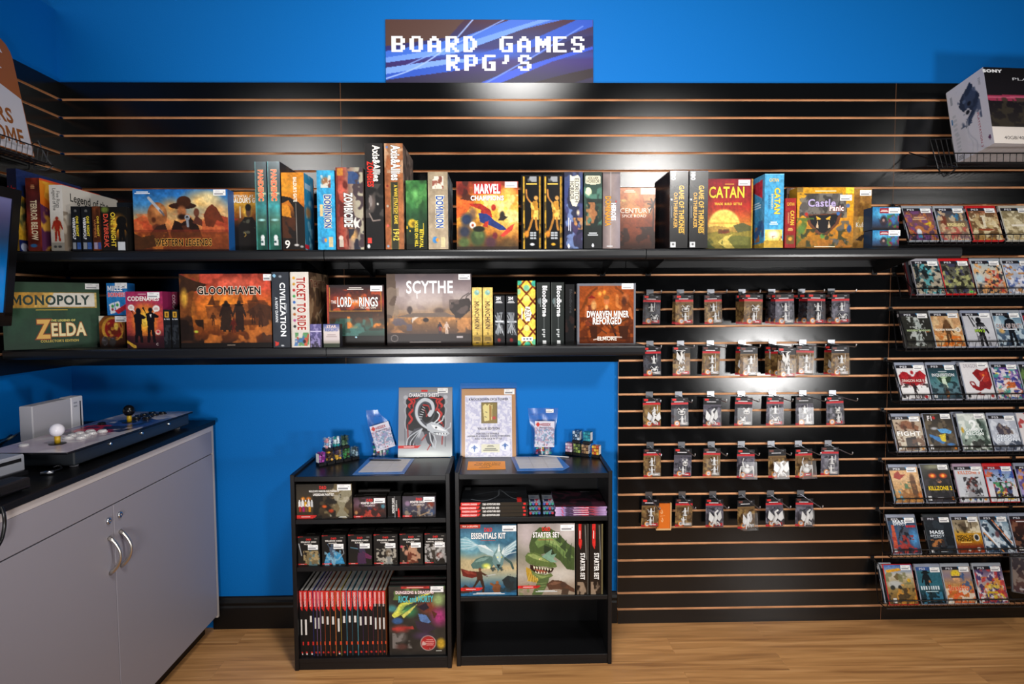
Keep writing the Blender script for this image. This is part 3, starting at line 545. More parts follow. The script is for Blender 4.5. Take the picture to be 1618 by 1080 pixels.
for i, (a_, b_) in enumerate(((823.5, 856), (857.5, 889))):
    game('tall black spine framed in gold with a gilded statue, %s of the two alike' % ('left' if i == 0 else 'right'), a_, b_, 276.5, -.40, .24, [g('100f10', '141313', '0c0c0c'), r(.08, .02, .17, 1, 'a87a1c'), r(.11, .02, .135, 1, 'd8b040'), r(.86, .02, .97, 1, '8a641a'), r(.9, .02, .93, 1, 'c89a30'), m('171514', 14, .6, 3, (.08, .1, .97, 1), .6), bars(.5, .12, .72, .035, 'c8a84a', 1), m('c8ccd0', 7, .55, 4, (.3, .02, .75, .09), .7), l('b87a3a', .022, (.24, .2), (.28, .3), (.5, .38), (.62, .36)), e(.72, .31, .12, .035, 'c8904a', .3), p('b8802c', (.5, .37), (.78, .34), (.84, .48), (.74, .60), (.50, .60), (.48, .47)), m('f0c860', 10, .55, 6, (.45, .36, .85, .6), .8), l('a8702c', .03, (.55, .58), (.42, .70), (.30, .78)), l('a8702c', .03, (.70, .58), (.74, .70), (.78, .74)), e(.25, .80, .15, .06, 'd8842c', .5), *[r(.42+.17*a, .77+.035*b, .56+.17*a, .795+.035*b, 'a8adb2') for a in (0, 1) for b in (0, 1, 2)], e(.53, .94, .14, .022, ('d8d8da', 'd8a030')[i], .4)],
         mat='wrapped', group='pair of black and gold spines', right=[g('16130f')])
game('deep blue spine with pale banner and two-line black title', 891.5, 921, 271.5, -.40, .22, [g('3a4468', '2c3a70', '3a3c6a', '3a2c50', '20243a'), m('6a80b0', 7, .55, 3, (0, .4, 1, 1)), m('141830', 6, .54, 5), e(.75, .53, .12, .05, 'f0d8b0', .8), m('c88a4a', 8, .58, 4, (.4, .6, 1, .75)), p('d9d4c0', (.32, .04), (.46, .06), (.75, .04), (.86, .08), (.82, .36), (.66, .45), (.44, .44), (.30, .36)), t('ELDRITCH', .68, .24, .22, '2c2a30', .32, 1, b=.01), t('HORROR', .42, .24, .22, '2c2a30', .24, 1, b=.01), bars(.24, .68, .05, .3, 'd8d8e4', 1), bars(.34, .70, .04, .26, 'c0c4d8', 1), p('d8dce2', (.24, .93), (.32, .97), (.24, 1), (.16, .97))], group=GU, base='26305a')
game('dark green spine with parchment title plate and pale moon', 922.5, 951.5, 271.5, -.40, .22, [g('20302a', '26443a', '1f3a30', '121a17', '0e1012'), e(.24, .26, .2, .065, 'd8e0b0', .15), m('4a7a68', 7, .56, 3, (0, .2, 1, .7)), m('0f1a16', 6, .53, 5, (0, .35, 1, .75)), m('a8683a', 9, .6, 4, (.1, .4, .9, .7)), p('d8d2b4', (.1, .05), (.9, .05), (.93, .15), (.7, .16), (.5, .17), (.3, .16), (.07, .15)), t('ARKHAM', .5, .08, .036, '26241c', .6), t('HORROR', .5, .122, .042, '26241c', .72), bars(.5, .81, .6, .05, 'b8bcc0', 2), p('d8dce2', (.5, .93), (.58, .96), (.5, .99), (.42, .96))], group=GU, base='16201c')
game('grey metallic spine with orange and white title running down', 952.5, 980.5, 271.5, -.40, .22, [gx('6a5c5c', '8a7a76', '7a7076'), n(.2, 4, 4), r(0, 0, 1, .03, '4a4444', .6), l('a8a0a0', .01, (.45, 0), (.45, 1)), t('HEROES', .62, .52, .24, 'eeeaf0', .23, 1, b=.028), t('DOMINARIA', .30, .51, .30, 'd9902c', .39, 1, o='5a3414', b=.03), e(.76, .385, .04, .012, 'd03a30'), bars(.08, .5, .03, .2, 'c0a080', 1), bars(.4, .97, .45, .018, 'd8d8dc', 1)], group=GU, base='6a6060')
cent = [g('c88058', 'b8683c', '9a4a20', '7a3414', '5a2610', '2c140c'), m('d89a60', 6, .55, 4, (0, .05, 1, .45), .6), m('7a3418', 7, .55, 8, (0, .2, 1, .7), .7), e(.2, .2, .1, .03, 'f0d080', .8), m('2a120a', 8, .5, 3, (0, .62, 1, .92), .9)]
game('orange desert caravan box with palm tree, half behind the grey spine', 973, 1036, 297, -.30, .07, cent+[l('2a1810', .02, (.93, .95), (.95, .5), (.95, .3)), *[l('2e1c12', .022, (.95, .27), (.95+dx, .27+dy)) for dx, dy in ((-.14, -.02), (-.12, .06), (-.06, -.1), (.05, -.1), (-.1, .13))], t('CENTURY', .50, .36, .075, 'efe0d0', .80, b=0), t('SPICE ROAD', .46, .445, .045, 'efe0d0', .62, b=0), r(.62, 0, 1, .1, 'e8d8d0', .8), bars(.35, .05, .3, .05, 'e0c8b0', 2)], group=GU, base='a06040', mat='wrapped')
for i, (a_, b_) in enumerate(((1058.5, 1088), (1089.5, 1119.5))):
    game('black spine with gold two-line lettering and white letters at top, %s one' % ('left' if i == 0 else 'right'), a_, b_, 269.5, -.405, .24, [g('1e1d1e', '181718', '1b1a1b'), t('HBO', .19, .07, .2, 'e4e4e8', .11, 1, b=.07), t('GAME OF THRONES', .64, .50, .26, 'd9a83a', .62, 1, b=.03), l('c89a3a', .008, (.80, .62), (.80, .82)), t('OATHBREAKER', .32, .51, .19, 'c8983a', .46, 1, b=.03), bars(.1, .53, .03, .28, '8a8a8c', 1), r(.06, .36, .14, .385, 'd0d0d0'), r(.06, .92, .34, .985, 'd0d2d4'), e(.2, .95, .06, .014, '4a4a4c')],
         left=[g('26242a', '1e1c20', '1c1a1c')], mat='wrapped', group='pair of black fantasy spines')
game('red box with a golden sunset over farmland', 1112, 1190.5, 282.5, -.34, .08, [g('8a1420', '98161c', 'b02818', 'c86a20', 'd8902c', '8a6a28'), e(.42, .66, .34, .24, 'f2dc70', .12), e(.42, .66, .36, .26, 'f0b040', .5, .5), r(0, .62, 1, .645, 'd88a30', .6), p('b08a3c', (0, .7), (.25, .66), (.5, .69), (.8, .64), (1, .67), (1, .8), (0, .8)), p('5a5a30', (.6, .66), (.8, .62), (1, .68), (1, .76), (.7, .76)), p('8a7a2c', (0, .78), (.4, .73), (.7, .76), (1, .73), (1, 1), (0, 1)), e(.42, .75, .14, .03, '7a3420', .4), m('5a3a20', 12, .55, 4, (.3, .71, .55, .78)), p('6a6a2a', (.35, .84), (.7, .8), (1, .83), (1, 1), (.4, 1)), p('c8b050', (.5, 1), (.3, .9), (.42, .82), (.6, .78), (.5, .86), (.66, 1)), m('3c4a1c', 8, .55, 7, (0, .82, .4, 1)), r(.97, 0, 1, 1, 'd9b030', .8), t('CATAN', .47, .19, .15, 'f0c83a', .74, o='7a1414', b=.02), t('TRADE  BUILD  SETTLE', .50, .355, .032, 'e8b83a', .56, b=.028), bars(.52, .075, .25, .02, 'd89a40', 1)], stk=(.82, .055), group=GU, base='9a1820')
game('light blue spine with gold lettering and an island sunrise at the foot', 1208.5, 1239.5, 274.5, -.40, .20, [g('4aa8d8', '3f9ed2', '48a6d8'), n(.08, 8, 3), t('CATAN', .48, .085, .045, 'e8c23a', .5), t('CATAN', .66, .37, .27, 'f2d24a', .36, 1, o='9a6a1c', b=.03), t('EXPANSION', .40, .37, .09, 'e8d890', .2, 1), t('SEAFARERS', .24, .38, .1, '26567a', .2, 1), bars(.5, .665, .45, .05, 'd8e8f0', 2), r(.04, .75, .96, .90, 'e8d060'), e(.5, .82, .4, .08, 'f4f0d0', .6), m('7a3a30', 10, .55, 3, (.1, .84, .95, .9)), r(.0, .90, 1, 1, 'b8922c'), r(0, 0, 1, .01, '7ac4e8')],
     left=[g('4a9cc8', '4498c8', '3f90c0'), p('b83040', (.06, .1), (.9, .06), (.9, .32)), bars(.5, .4, .7, .1, 'b8dcec', 3), m('b06a3a', 7, .52, 5, (0, .7, 1, .9)), m('2a5a9a', 8, .54, 3, (0, .62, 1, .85)), r(0, .93, 1, 1, 'c0a040')], group=GU, base='4aa0d0')
game('small red spine with gold lettering between blue spine and castle box', 1241, 1258.5, 313, -.40, .12, [g('a01c1c', '981a1c', '8a1818'), t('CATAN', .5, .12, .06, 'e8b83a', .7), t('CATAN', .66, .40, .34, 'e8c03a', .30, 1, b=.03), t('EXPANSION', .3, .4, .14, 'd8a070', .22, 1), bars(.5, .63, .5, .07, 'd8b060', 3), r(.15, .75, .85, .92, '6a4a20'), e(.5, .82, .25, .05, 'd8a030', .5)], group=GU, base='8a1818')
game('brown grey box showing only its corner above the small red spine', 1243, 1253.5, 297, -.28, .20, [g('6a5248', '4a3c38'), m('a08870', 6, .5, 3)], group=GU)
game('yellow box with a dark horned monster in a stone tower', 1259.5, 1350, 296, -.375, .07, [g('d89a1c', 'e0a41c', 'd8901c', 'c07a18', '7a5a1c'), p('5a5450', (.16, .14), (.3, .10), (.75, .10), (.86, .16), (.88, .4), (.76, .52), (.2, .52), (.06, .42), (.04, .32)), m('7a746c', 8, .54, 3, (.05, .1, .88, .5)), m('3a3634', 9, .58, 5, (.05, .1, .88, .5)), p('6a3c24', (.16, .45), (.8, .42), (.74, .60), (.55, .78), (.46, .80), (.36, .77), (.2, .6)), p('17161a', (.21, .46), (.74, .44), (.68, .60), (.52, .74), (.46, .75), (.40, .73), (.26, .6)), p('e8b030', (.34, .47), (.44, .52), (.36, .535)), p('e8b030', (.6, .47), (.5, .52), (.58, .535)), p('d8b890', (.34, .66), (.37, .56), (.39, .67)), p('d8b890', (.60, .66), (.57, .56), (.55, .67)), e(.17, .44, .035, .035, 'c03028', .3), e(.73, .43, .035, .035, '3a6ab0', .3), e(.46, .80, .05, .05, '5a8a3c', .4), m('4a6a2c', 7, .48, 8, (0, .5, .3, .95)), e(.08, .7, .1, .14, '5a7a34', .6), m('2c3420', 8, .52, 4, (.08, .68, .9, .98)), m('5a5a5c', 7, .52, 9, (.6, .55, .92, .95)), e(.93, .68, .05, .08, '2a4a80', .4), m('b06a1c', 9, .56, 2, (.2, .86, 1, 1)), r(.0, .0, .1, .08, '3a3a40', .5), r(.86, .0, 1, .1, 'e8d83c'), e(.9, .3, .04, .04, '5a70a0', .3), t('Castle', .44, .255, .115, 'b8a8d0', .50, o='20182c', b=.028), t('Panic', .70, .34, .085, 'f0e8e4', .26, o='a02020', b=.032), bars(.5, .06, .5, .03, 'e8e0b0', 1), bars(.5, .975, .5, .02, 'e8e0c0', 1)], stk=(.86, .17), group=GU, base='a8781c')
game('tan box of golden sun and swooping bird, behind the castle box', 1340, 1378, 298, -.30, .07, [g('b08038', 'a87830', 'c08c3c', '9a6c2c'), e(.68, .55, .28, .16, 'e0b85a', .2), e(.68, .55, .2, .11, 'c89a44', .2), m('8a5c24', 8, .55, 4, (.3, .1, 1, .45)), p('3a2a1c', (.35, .84), (.6, .76), (.9, .72), (.7, .80), (.62, .86)), t('Kulana', .66, .59, .075, 'f0e8d8', .62), n(.1, 6, 4)], stk=(.74, .07), group=GU)
hero = [g('2a80b8', '3a90c0', '2a4a70', '241c20'), e(.35, .3, .3, .3, '58b0d8', .8), r(.26, .05, .62, .27, '9a2030'), bars(.44, .16, .3, .1, 'f0dcd8', 2), e(.42, .62, .16, .3, '2c2430', .4), p('3a3038', (.2, .45), (.3, .6), (.55, .6), (.64, .42), (.56, .7), (.3, .7)), e(.42, .58, .06, .09, 'b08a80', .5), m('8a2430', 8, .53, 4, (.6, .35, 1, .95)), m('3f7a3a', 7, .54, 6, (.55, .3, .9, .9)), e(.8, .55, .12, .25, '3a70b0', .6), r(0, .9, 1, 1, '161418', .6)]
for i, (zt, zb_) in enumerate(((363.5, 389), (327, 362.5))):
    a_, b_ = P(1379, zt, 'y', -.36), P(1420, zb_, 'y', -.36)
    zlo = UZ if i == 0 else P(1379, 363, 'y', -.36)[2]
    box_at('small blue deck box of a horned warrior, %s of a stack of two' % ('bottom' if i == 0 else 'top'), ((a_[0]+b_[0])/2, -.32, zlo+.0006), b_[0]-a_[0], .08, a_[2]-zlo-.001, hero, stk=(.82, .15), group='stack of two small blue deck boxes', base='1c3a5a')
# -- lower shelf, left to right
game_z = [g('14381f', '1a4426', '17402a', '12331f'), n(.18, 5, 3), r(.04, .15, .965, .385, 'e0d9cc'), p('c8922c', (.04, .15), (.42, .15), (.30, .385), (.04, .385)), p('dcb054', (.42, .15), (.52, .15), (.44, .385), (.30, .385)), r(.04, .15, .965, .165, 'b08a30'), r(.04, .37, .965, .385, 'b08a30'), r(.945, .15, .965, .385, 'd8b860'), t('MONOPOLY', .49, .268, .135, '14302a', .80, b=.035), bars(.49, .415, .44, .018, 'd8b83a', 1), t('THE LEGEND OF', .60, .575, .030, 'e8d870', .26, b=.03), t('Z', .40, .705, .26, 'e2b25c', .14, o='8a3c1c', b=.038), t('ELDA', .655, .715, .185, 'ecdca8', .37, o='a8642c', b=.028), t("COLLECTOR'S EDITION", .56, .885, .034, 'c8b050', .40, b=.03)]
a_ = P(1, 446, 'y', -.455); b_ = P(156, 447, 'y', -.27); ang = math.atan2(b_[1]-a_[1], b_[0]-a_[0]); w_ = math.hypot(b_[0]-a_[0], b_[1]-a_[1]); mid = (a_+b_)/2; dd = .06
box_at('big green box with gold title band, angled in the corner of the shelf', (mid[0]-math.sin(ang)*dd/2, mid[1]+math.cos(ang)*dd/2, LZ+.0004), w_, dd, b_[2]-LZ, game_z, rz=ang, stk=(.925, .055), group=GL_, base='15371f')
game('brown box with a red round emblem under the small blue box', 155.5, 197, 499, -.32, .07, [g('6a3c16', '8a4a18', '4a2410', '2a1a14'), e(.52, .42, .44, .40, 'c08a30', .08), e(.56, .42, .36, .34, '8a1c18', .1), e(.56, .46, .28, .24, '6a2414', .5), e(.66, .33, .1, .16, 'e8c050', .4), m('e0b040', 8, .58, 3, (.3, .2, .9, .7), .6), e(.2, .80, .13, .16, '5a5458', .2), e(.5, .82, .13, .15, '5a5458', .2), m('2a2624', 8, .5, 5, (.05, .65, .65, 1), .7), p('d8d0b8', (0, 0), (.2, 0), (0, .2))], z=LZ, group=GL_, stk=(.86, .1), base='3a2412')
a_, b_ = P(167, 447, 'y', -.315), P(199.5, 447, 'y', -.315); zlo = P(167, 498.3, 'y', -.32)[2]
box_at('small blue box of red and white driving cards, on the brown emblem box', ((a_[0]+b_[0])/2, -.285, zlo+.001), b_[0]-a_[0], .055, a_[2]-zlo-.001, [g('2278c0', '2a84c8', '1f6ab0'), t('MILLE', .42, .17, .15, 'f0f4f8', .74, o='1a3a7a', b=.038), t('BORNES!', .48, .36, .12, 'e8404a', .84, o='f4f4f8', b=.038), p('f2f2f2', (.1, .66), (.34, .6), (.40, .92), (.16, .96)), p('f2f2f2', (.38, .60), (.60, .56), (.66, .84), (.44, .90)), e(.27, .72, .08, .06, '3a9a50', .3), e(.5, .68, .08, .06, '3a9a50', .3), p('c02430', (.36, .86), (.95, .64), (.95, .8), (.55, .96)), e(.26, .82, .07, .05, '9a3040', .3)], group=GL_, stk=(.72, .08), base='1f6ab0')
game('magenta and orange box with two agents as black silhouettes', 197.5, 256.5, 460.5, -.385, .07, [g('a02858', 'a82c58', 'c04040', 'b83a44', '4a1828', '241018'), e(.5, .52, .62, .46, 'e2702c', .8), e(.5, .5, .38, .34, 'f0a828', .8), e(.5, .5, .2, .2, 'f8d050', .9), r(0, .78, 1, 1, '2a1218', .55), man(.32, .90, .60, '120c10', 2), p('120c10', (.26, .62), (.40, .62), (.42, .78), (.24, .78)), e(.33, .35, .07, .06, '120c10'), man(.66, .90, .62, '120c10', 2), p('f0e8e0', (.635, .40), (.665, .46), (.69, .40)), e(.14, .28, .09, .055, 'f4efe8', .1), p('f4efe8', (.16, .31), (.24, .36), (.2, .29)), e(.82, .30, .1, .06, 'f4efe8', .1), p('f4efe8', (.78, .33), (.74, .38), (.84, .34)), bars(.82, .30, .12, .04, 'c08078', 2), bars(.14, .28, .1, .04, 'c08078', 2), e(.85, .72, .08, .05, 'e8c8b0', .2), e(.85, .71, .05, .03, 'c03040', .3), p('c89a30', (0, .86), (.25, .96), (.25, 1), (.18, 1), (0, .90)), t('CODENAMES', .48, .125, .075, 'f4eee8', .86, b=.032), t('C', .82, .93, .04, 'b0a0a0'), bars(.45, .045, .3, .02, 'e0b8c0', 1)], z=LZ, group=GL_, stk=(.76, .065), base='8a2450')
game('magenta spine turned sideways above two black ones', 257, 280, 461, -.30, .10, [gx('8a2040', '5a1830', '8a2444', '4a1428'), t('CODENAMES', .3, .3, .2, 'd8c0c8', .5, 1), t('CODENAMES', .75, .3, .2, 'd8c0c8', .5, 1)], z=LZ, group=GL_, base='5a1830')
for i, (a_, b_) in enumerate(((257, 269), (270, 281.5))):
    game('small black spine with gold emblem over three white marks, %s of two' % ('left' if i == 0 else 'right'), a_, b_, 489, -.385, .08, [g('1a1d22', '15171b', '101114'), r(.25, .05, .75, .20, 'c8962c'), r(.38, .08, .62, .17, '6a4a14'), *[r(.15+.27*k, .23, .33+.27*k, .26, 'd8d8dc') for k in range(3)], m('30343a', 6, .55, 3, (0, .4, 1, .9))], z=LZ, group='pair of small black spines')
game('large box of armoured figures in a burning orange town', 282, 427.5, 432.5, -.385, .07, [g('7a2c20', 'b8442a', 'c86024', 'a85a1c', '6a3212', '241410'), m('d8503a', 5, .52, 3, (.2, 0, 1, .22), .7), e(.62, .12, .3, .1, 'e06048', .8), e(.5, .40, .4, .22, 'f08a28', .9), e(.08, .45, .1, .2, 'e8a030', .8), p('3a2214', (0, 0), (.14, .08), (.3, .14), (.26, .2), (.16, .24), (.12, .5), (.16, .92), (0, .94)), m('8a4a1c', 6, .56, 7, (0, 0, .22, .9), .7), e(.05, .32, .05, .16, 'e0a83a', .7), p('5a3014', (.3, .42), (.36, .28), (.39, .42)), p('7a4018', (.62, .4), (.66, .26), (.7, .4)), p('6a3a18', (.78, .38), (.82, .24), (.86, .38)), p('8a4a20', (.28, .44), (.96, .38), (1, .6), (.7, .66), (.3, .62)), m('4a2412', 8, .54, 9, (.25, .36, 1, .7), .7), p('4a2a1a', (.72, .52), (.86, .40), (1, .44), (1, .9), (.9, .9), (.86, .6)), m('c8702a', 8, .57, 5, (.25, .6, 1, .95), .7), man(.505, .78, .42, '2a1a14'), e(.505, .42, .045, .025, '1c120e'), p('2e1e16', (.43, .76), (.46, .5), (.55, .5), (.58, .76)), man(.645, .78, .42, '30201a'), e(.645, .42, .05, .02, '1e1410'), p('2c1a14', (.60, .76), (.61, .5), (.69, .5), (.70, .76)), man(.58, .80, .2, '5a1c14'), man(.80, .68, .22, '3a2014'), man(.88, .72, .26, '3a2014'), man(.36, .7, .18, '4a2814'), r(0, .70, .14, .9, '1c120e', .8), m('1e120c', 6, .5, 6, (0, .62, .25, 1), .9), e(.17, .78, .03, .025, 'c8d040', .6), r(0, .93, 1, 1, '140f0d'), t('GLOOMHAVEN', .545, .225, .095, '1c1210', .70, o='e8dcc8', b=.032, ow=.045), bars(.55, .965, .12, .012, '9a8a7a', 1), n(.15, 22, 4)], z=LZ, group=GL_, stk=(.965, .05, .03, .024), base='241612')
game('slate spine with large white lettering and a blue diamond', 428.5, 456, 429.5, -.40, .10, [g('30343c', '343942', '2c3038'), n(.15, 5, 3), p('8ac0e0', (.16, .02), (.28, .05), (.16, .08), (.05, .05)), e(.5, .06, .12, .02, '9aa0a8', .5), t('CIVILIZATION', .62, .50, .30, 'eef0f2', .72, 1, b=.028), t('A NEW DAWN', .25, .50, .15, 'd8dce0', .33, 1, b=.028), bars(.84, .48, .04, .22, '8a9098', 1), p('d03a30', (.1, .92), (.34, .93), (.3, .97), (.12, .98)), e(.55, .975, .12, .012, 'c8ccd0', .4)], z=LZ, group=GL_, base='2a2e36', right=[g('2a2e36')])
game('cream spine with a red two-word title and coloured train icons', 457.5, 487.5, 429.5, -.40, .28, [g('ddd6cc', 'd5cec4', 'cfc8bf'), r(0, 0, .06, 1, 'b0a79c'), t('TICKET TO RIDE', .58, .42, .44, 'a02c24', .70, 1, o='e8e2d8', b=.032), *[e(.2, .08+k*.08, .09, .022, c, .3) for k, c in enumerate(('c8902c', 'c8902c', 'b8282c', '3a9a48', '2c60b0', '3a3a3a', 'c06a2c', 'b8508a', '2a2a2c'))], m('4a8a50', 9, .48, 3, (.2, .8, .95, .98)), m('c0402c', 9, .52, 5, (.3, .82, .95, .98)), m('3a70b0', 9, .55, 6, (.1, .84, .7, .98)), e(.7, .92, .1, .03, '3a2a20', .4)],
     right=[g('8a7058', '7a5c44', '6a4c38', '2c2420'), t('TICKET TO', .5, .15, .09, '6a2018', .85, o='c8b090'), m('a88a6a', 6, .55, 3), m('4a382c', 6, .55, 7), l('c8c0b0', .015, (.5, .55), (.8, .42))], z=LZ, group=GL_, base='a08868')
for (a_, b_, yt, tx, oo) in ((489.5, 508, 512, 'small purple deck box tucked against the train box', [g('5a5488', '4a4470', '2a2430'), m('8a80b0', 7, .55, 3), r(0, .3, 1, .34, 'b0a8c8')]), (510.5, 536.5, 512, 'small deck box with pale label and blue title, in front of the ring-lore box', [g('3a4a80', 'c8bcb8', 'bcb0b0', '4a4a34'), t('STAR', .5, .10, .11, 'd8c0b8', .6, b=.032), t('REALMS', .5, .24, .13, '3a5a9a', .8, o='d8c8c8', b=.038), bars(.5, .5, .7, .16, 'a09090', 2), r(0, .85, 1, 1, '202a18')])):
    game(tx, a_, b_, yt, -.40, .05, oo, z=LZ, group=GL_, base='26242c')
game('dark red box with white fantasy lettering over a burning green valley', 515.5, 606.5, 450, -.31, .07, [g('241c20', '5a2420', '8a2c1c', '3a2018', '5a4030', '3a5a50', '2c3c34', '15110f'), e(.5, .26, .3, .14, 'e07a28', .7), m('c04a20', 6, .52, 3, (.1, .08, .95, .42), .8), m('3a1814', 7, .54, 5, (.05, .05, .95, .42), .7), r(0, 0, .03, 1, 'a03a28'), l('b8802c', .012, (.04, .43), (.96, .43)), l('b8802c', .01, (.05, .04), (.05, .43)), l('b8802c', .01, (.95, .04), (.95, .43)), m('e08030', 5, .53, 8, (.35, .46, 1, .72), .9), m('3a3028', 6, .53, 4, (.4, .46, 1, .75), .7), m('4a8078', 5, .52, 6, (.1, .55, .8, .85), .7), r(0, .84, 1, .85, '0c0a0a'), r(0, .85, 1, 1, '181210', .85), t('LORD', .31, .28, .155, 'f0ece8', .26, o='2a1412', b=.02), t('RINGS', .73, .28, .145, 'f0ece8', .34, o='2a1412', b=.02), t('THE', .12, .28, .05, 'e0d8d0', .09), t('OF THE', .49, .27, .05, 'e0d8d0', .10), t('THE CARD GAME', .72, .375, .03, 'e0d4c8', .28), bars(.5, .06, .3, .05, 'e0d8d0', 2), p('a8d0e0', (.5, .84), (.52, .86), (.5, .88), (.48, .86))], z=LZ, group=GL_, stk=(.87, .06), base='2a1614')
game('large hazy brown box of a walking machine above a harvest field', 610, 744.5, 432.5, -.32, .09, [g('5c5054', '7a6c70', '9a8c8c', 'a89890', '8a7058', '9a6c40', '6a4a30', '3a2c28', '1e1818'), e(.35, .35, .4, .3, 'c0b0ac', .9, .7), m('7a6868', 5, .55, 3, (0, 0, 1, .5), .4), p('5a483c', (0, 0), (.1, 0), (.12, .3), (.06, .62), (0, .7)), m('8a7868', 8, .56, 9, (0, .1, .14, .7), .6), p('38302e', (.74, .50), (.76, .40), (.86, .36), (.97, .34), (1, .4), (.98, .52), (.9, .60), (.82, .68), (.80, .58)), l('38302e', .012, (.86, .38), (.9, .32), (.97, .27)), l('38302e', .012, (.93, .36), (.95, .31), (1, .27)), m('5a4c48', 8, .6, 5, (.74, .36, 1, .6)), e(.62, .52, .08, .06, '5a4a44', .5), e(.27, .50, .04, .06, '4a3e3c', .4), r(.255, .5, .285, .57, '4a3e3c'), p('6a5a50', (.1, .60), (.3, .55), (.7, .54), (.8, .6)), m('c8864a', 7, .52, 7, (0, .62, 1, .82), .6), e(.46, .645, .04, .035, '2a2020', .3), m('4a4a60', 9, .53, 2, (.02, .62, .3, .80), .7), m('d8d0c8', 12, .64, 3, (.3, .6, .6, .7), .8), man(.625, .845, .17, '2a2430'), man(.705, .845, .175, 'c0a898'), e(.625, .77, .015, .04, '8a3028', .4), r(0, .84, 1, 1, '241c1c', .72), t('SCYTHE', .51, .185, .165, 'eeeaea', .56, b=.02), l('e6e2e2', .012, (.355, .26), (.36, .34)), l('8a807c', .008, (.05, .875), (.085, .855), (.12, .875), (.12, .925), (.085, .945), (.05, .925), (.05, .875)), bars(.86, .885, .1, .05, '9a9090', 1), bars(.45, .955, .5, .02, '8a807c', 1)], z=LZ, group=GL_, stk=(.92, .045), base='54484a', top=[g('6a5e60')])
for i, (a_, b_) in enumerate(((745.5, 761.5), (762.5, 778.5))):
    game('yellow spine with brown fantasy lettering and a teal creature, %s of the twins' % ('left' if i == 0 else 'right'), a_, b_, 454, -.335, .16, [g('d9b862', 'dcbc66', 'cfae5a', 'a8882c'), e(.48, .09, .3, .05, '7aa89c', .2), e(.56, .07, .16, .03, 'a0c8bc', .4), t('MUNCHKIN', .48, .48, .46, '3a2414', .48, 1, b=.02), r(0, .83, 1, 1, '8a6c1c', .8), p('6a5416', (.5, .77), (.62, .82), (.38, .82)), bars(.5, .89, .75, .07, '4a3a14', 3), bars(.5, .96, .4, .03, '3a2c10', 1)], z=LZ, group='pair of yellow spines', base='b8983c')
for i, (a_, b_) in enumerate(((780.5, 797.5), (799.5, 817.5))):
    game('black spine with white claw sketch, %s of two beside the yellow lattice' % ('left' if i == 0 else 'right'), a_, b_, 467, -.335, .14, [g('26272a', '1e1f22', '18181a'), t('2M', .42, .055, .06, 'e8e8ea', .46, b=.038), bars(.45, .13, .7, .05, 'c8c8ca', 2), r(0, .0, 1, .16, '3a3a3e', .3), *[l('c8ccd0', .012, (.1+.2*k, .40-.05*(k % 2)), (.32+.1*k, .50)) for k in range(4)], r(.08, .51, .9, .545, 'd8dade'), *[l('d0d4d8', .014, (.45, .56), (.15+.22*k, .76)) for k in range(4)], l('a0a4a8', .012, (.7, .6), (.9, .8)), m('8a9096', 9, .58, 3+i, (.1, .34, .95, .8), .7), r(0, .84, 1, 1, '141214'), e(.45, .9, .2, .05, '8a2420', .5)], z=LZ, mat='wrapped', group='pair of black claw spines', base='1a1a1c')
az = [g('e0b83c', 'e8c850', 'e0c048', 'e6c448')]
for k in range(-3, 6):
    az += [l('6a2c14', .028, (0, .04+k*.235), (1, .04+k*.235+.32)), l('6a2c14', .028, (1, .04+k*.235), (0, .04+k*.235+.32))]
for (u, v, c) in ((.06, .02, '3aa080'), (.5, .11, '7ab890'), (.95, .04, '3a9a84'), (.02, .97, '3a9a78'), (.55, .99, '3aa080'), (.96, .95, '58a880'), (.5, .27, 'f0da70'), (.0, .17, '8ac090'), (.52, .5, 'f2dc78'), (.5, .73, 'f2dc78')): az += [e(u, v, .2, .055, c, .25)]
game('yellow stained-glass lattice spine with a white name plate', 817.5, 846, 443.5, -.365, .12, az+[p('f0ead8', (.45, .40), (.68, .40), (.74, .47), (.80, .5), (.74, .54), (.68, .62), (.45, .62), (.38, .5)), t('AZUL', .57, .505, .26, '5a3420', .17, 1, b=.01), p('efe6d0', (.2, .42), (.28, .42), (.28, .6), (.2, .6)), r(.22, .87, .84, .93, 'eceadf'), *[e(u, .9, .07, .016, '4a5a6a', .3) for u in (.36, .54, .72)]], z=LZ, mat='wrapped', group=GL_, base='a87c2c', right=[g('8a5c2c')])
for i, (a_, b_) in enumerate(((847.5, 869), (870.5, 891.5))):
    game('dark grey shrink-wrapped spine with white gothic lettering, %s of the two alike' % ('left' if i == 0 else 'right'), a_, b_, 446, -.335, .20, [g('2c302e', '272b2a', '232726'), r(0, 0, .05, 1, '3c403e'), t('Bloodborne', .62, .30, .34, 'e9e9ea', .50, 1, b=.03), p('5a6a6c', (.08, .30), (.2, .25), (.32, .30), (.2, .36)), bars(.3, .32, .05, .26, '9aa0a0', 1), l('8a9090', .006, (.55, .56), (.55, .75)), *[r(.42+.06*(k % 2), .75+.035*k, .62, .77+.035*k, 'c8cccc') for k in range(4)], r(.45, .93, .72, .99, 'd0d2d2')], z=LZ, mat='wrapped', group='pair of dark gothic spines', base='222624')
game('very dark spine with a ghosted title, between grey spines and the miner box', 893, 908, 449, -.325, .20, [g('161617', '121213'), t('Bloodborne', .6, .28, .3, '37383a', .4, 1), m('2a1c1a', 5, .55, 3, (0, .45, 1, .8))], z=LZ, mat='wrapped', group=GL_)
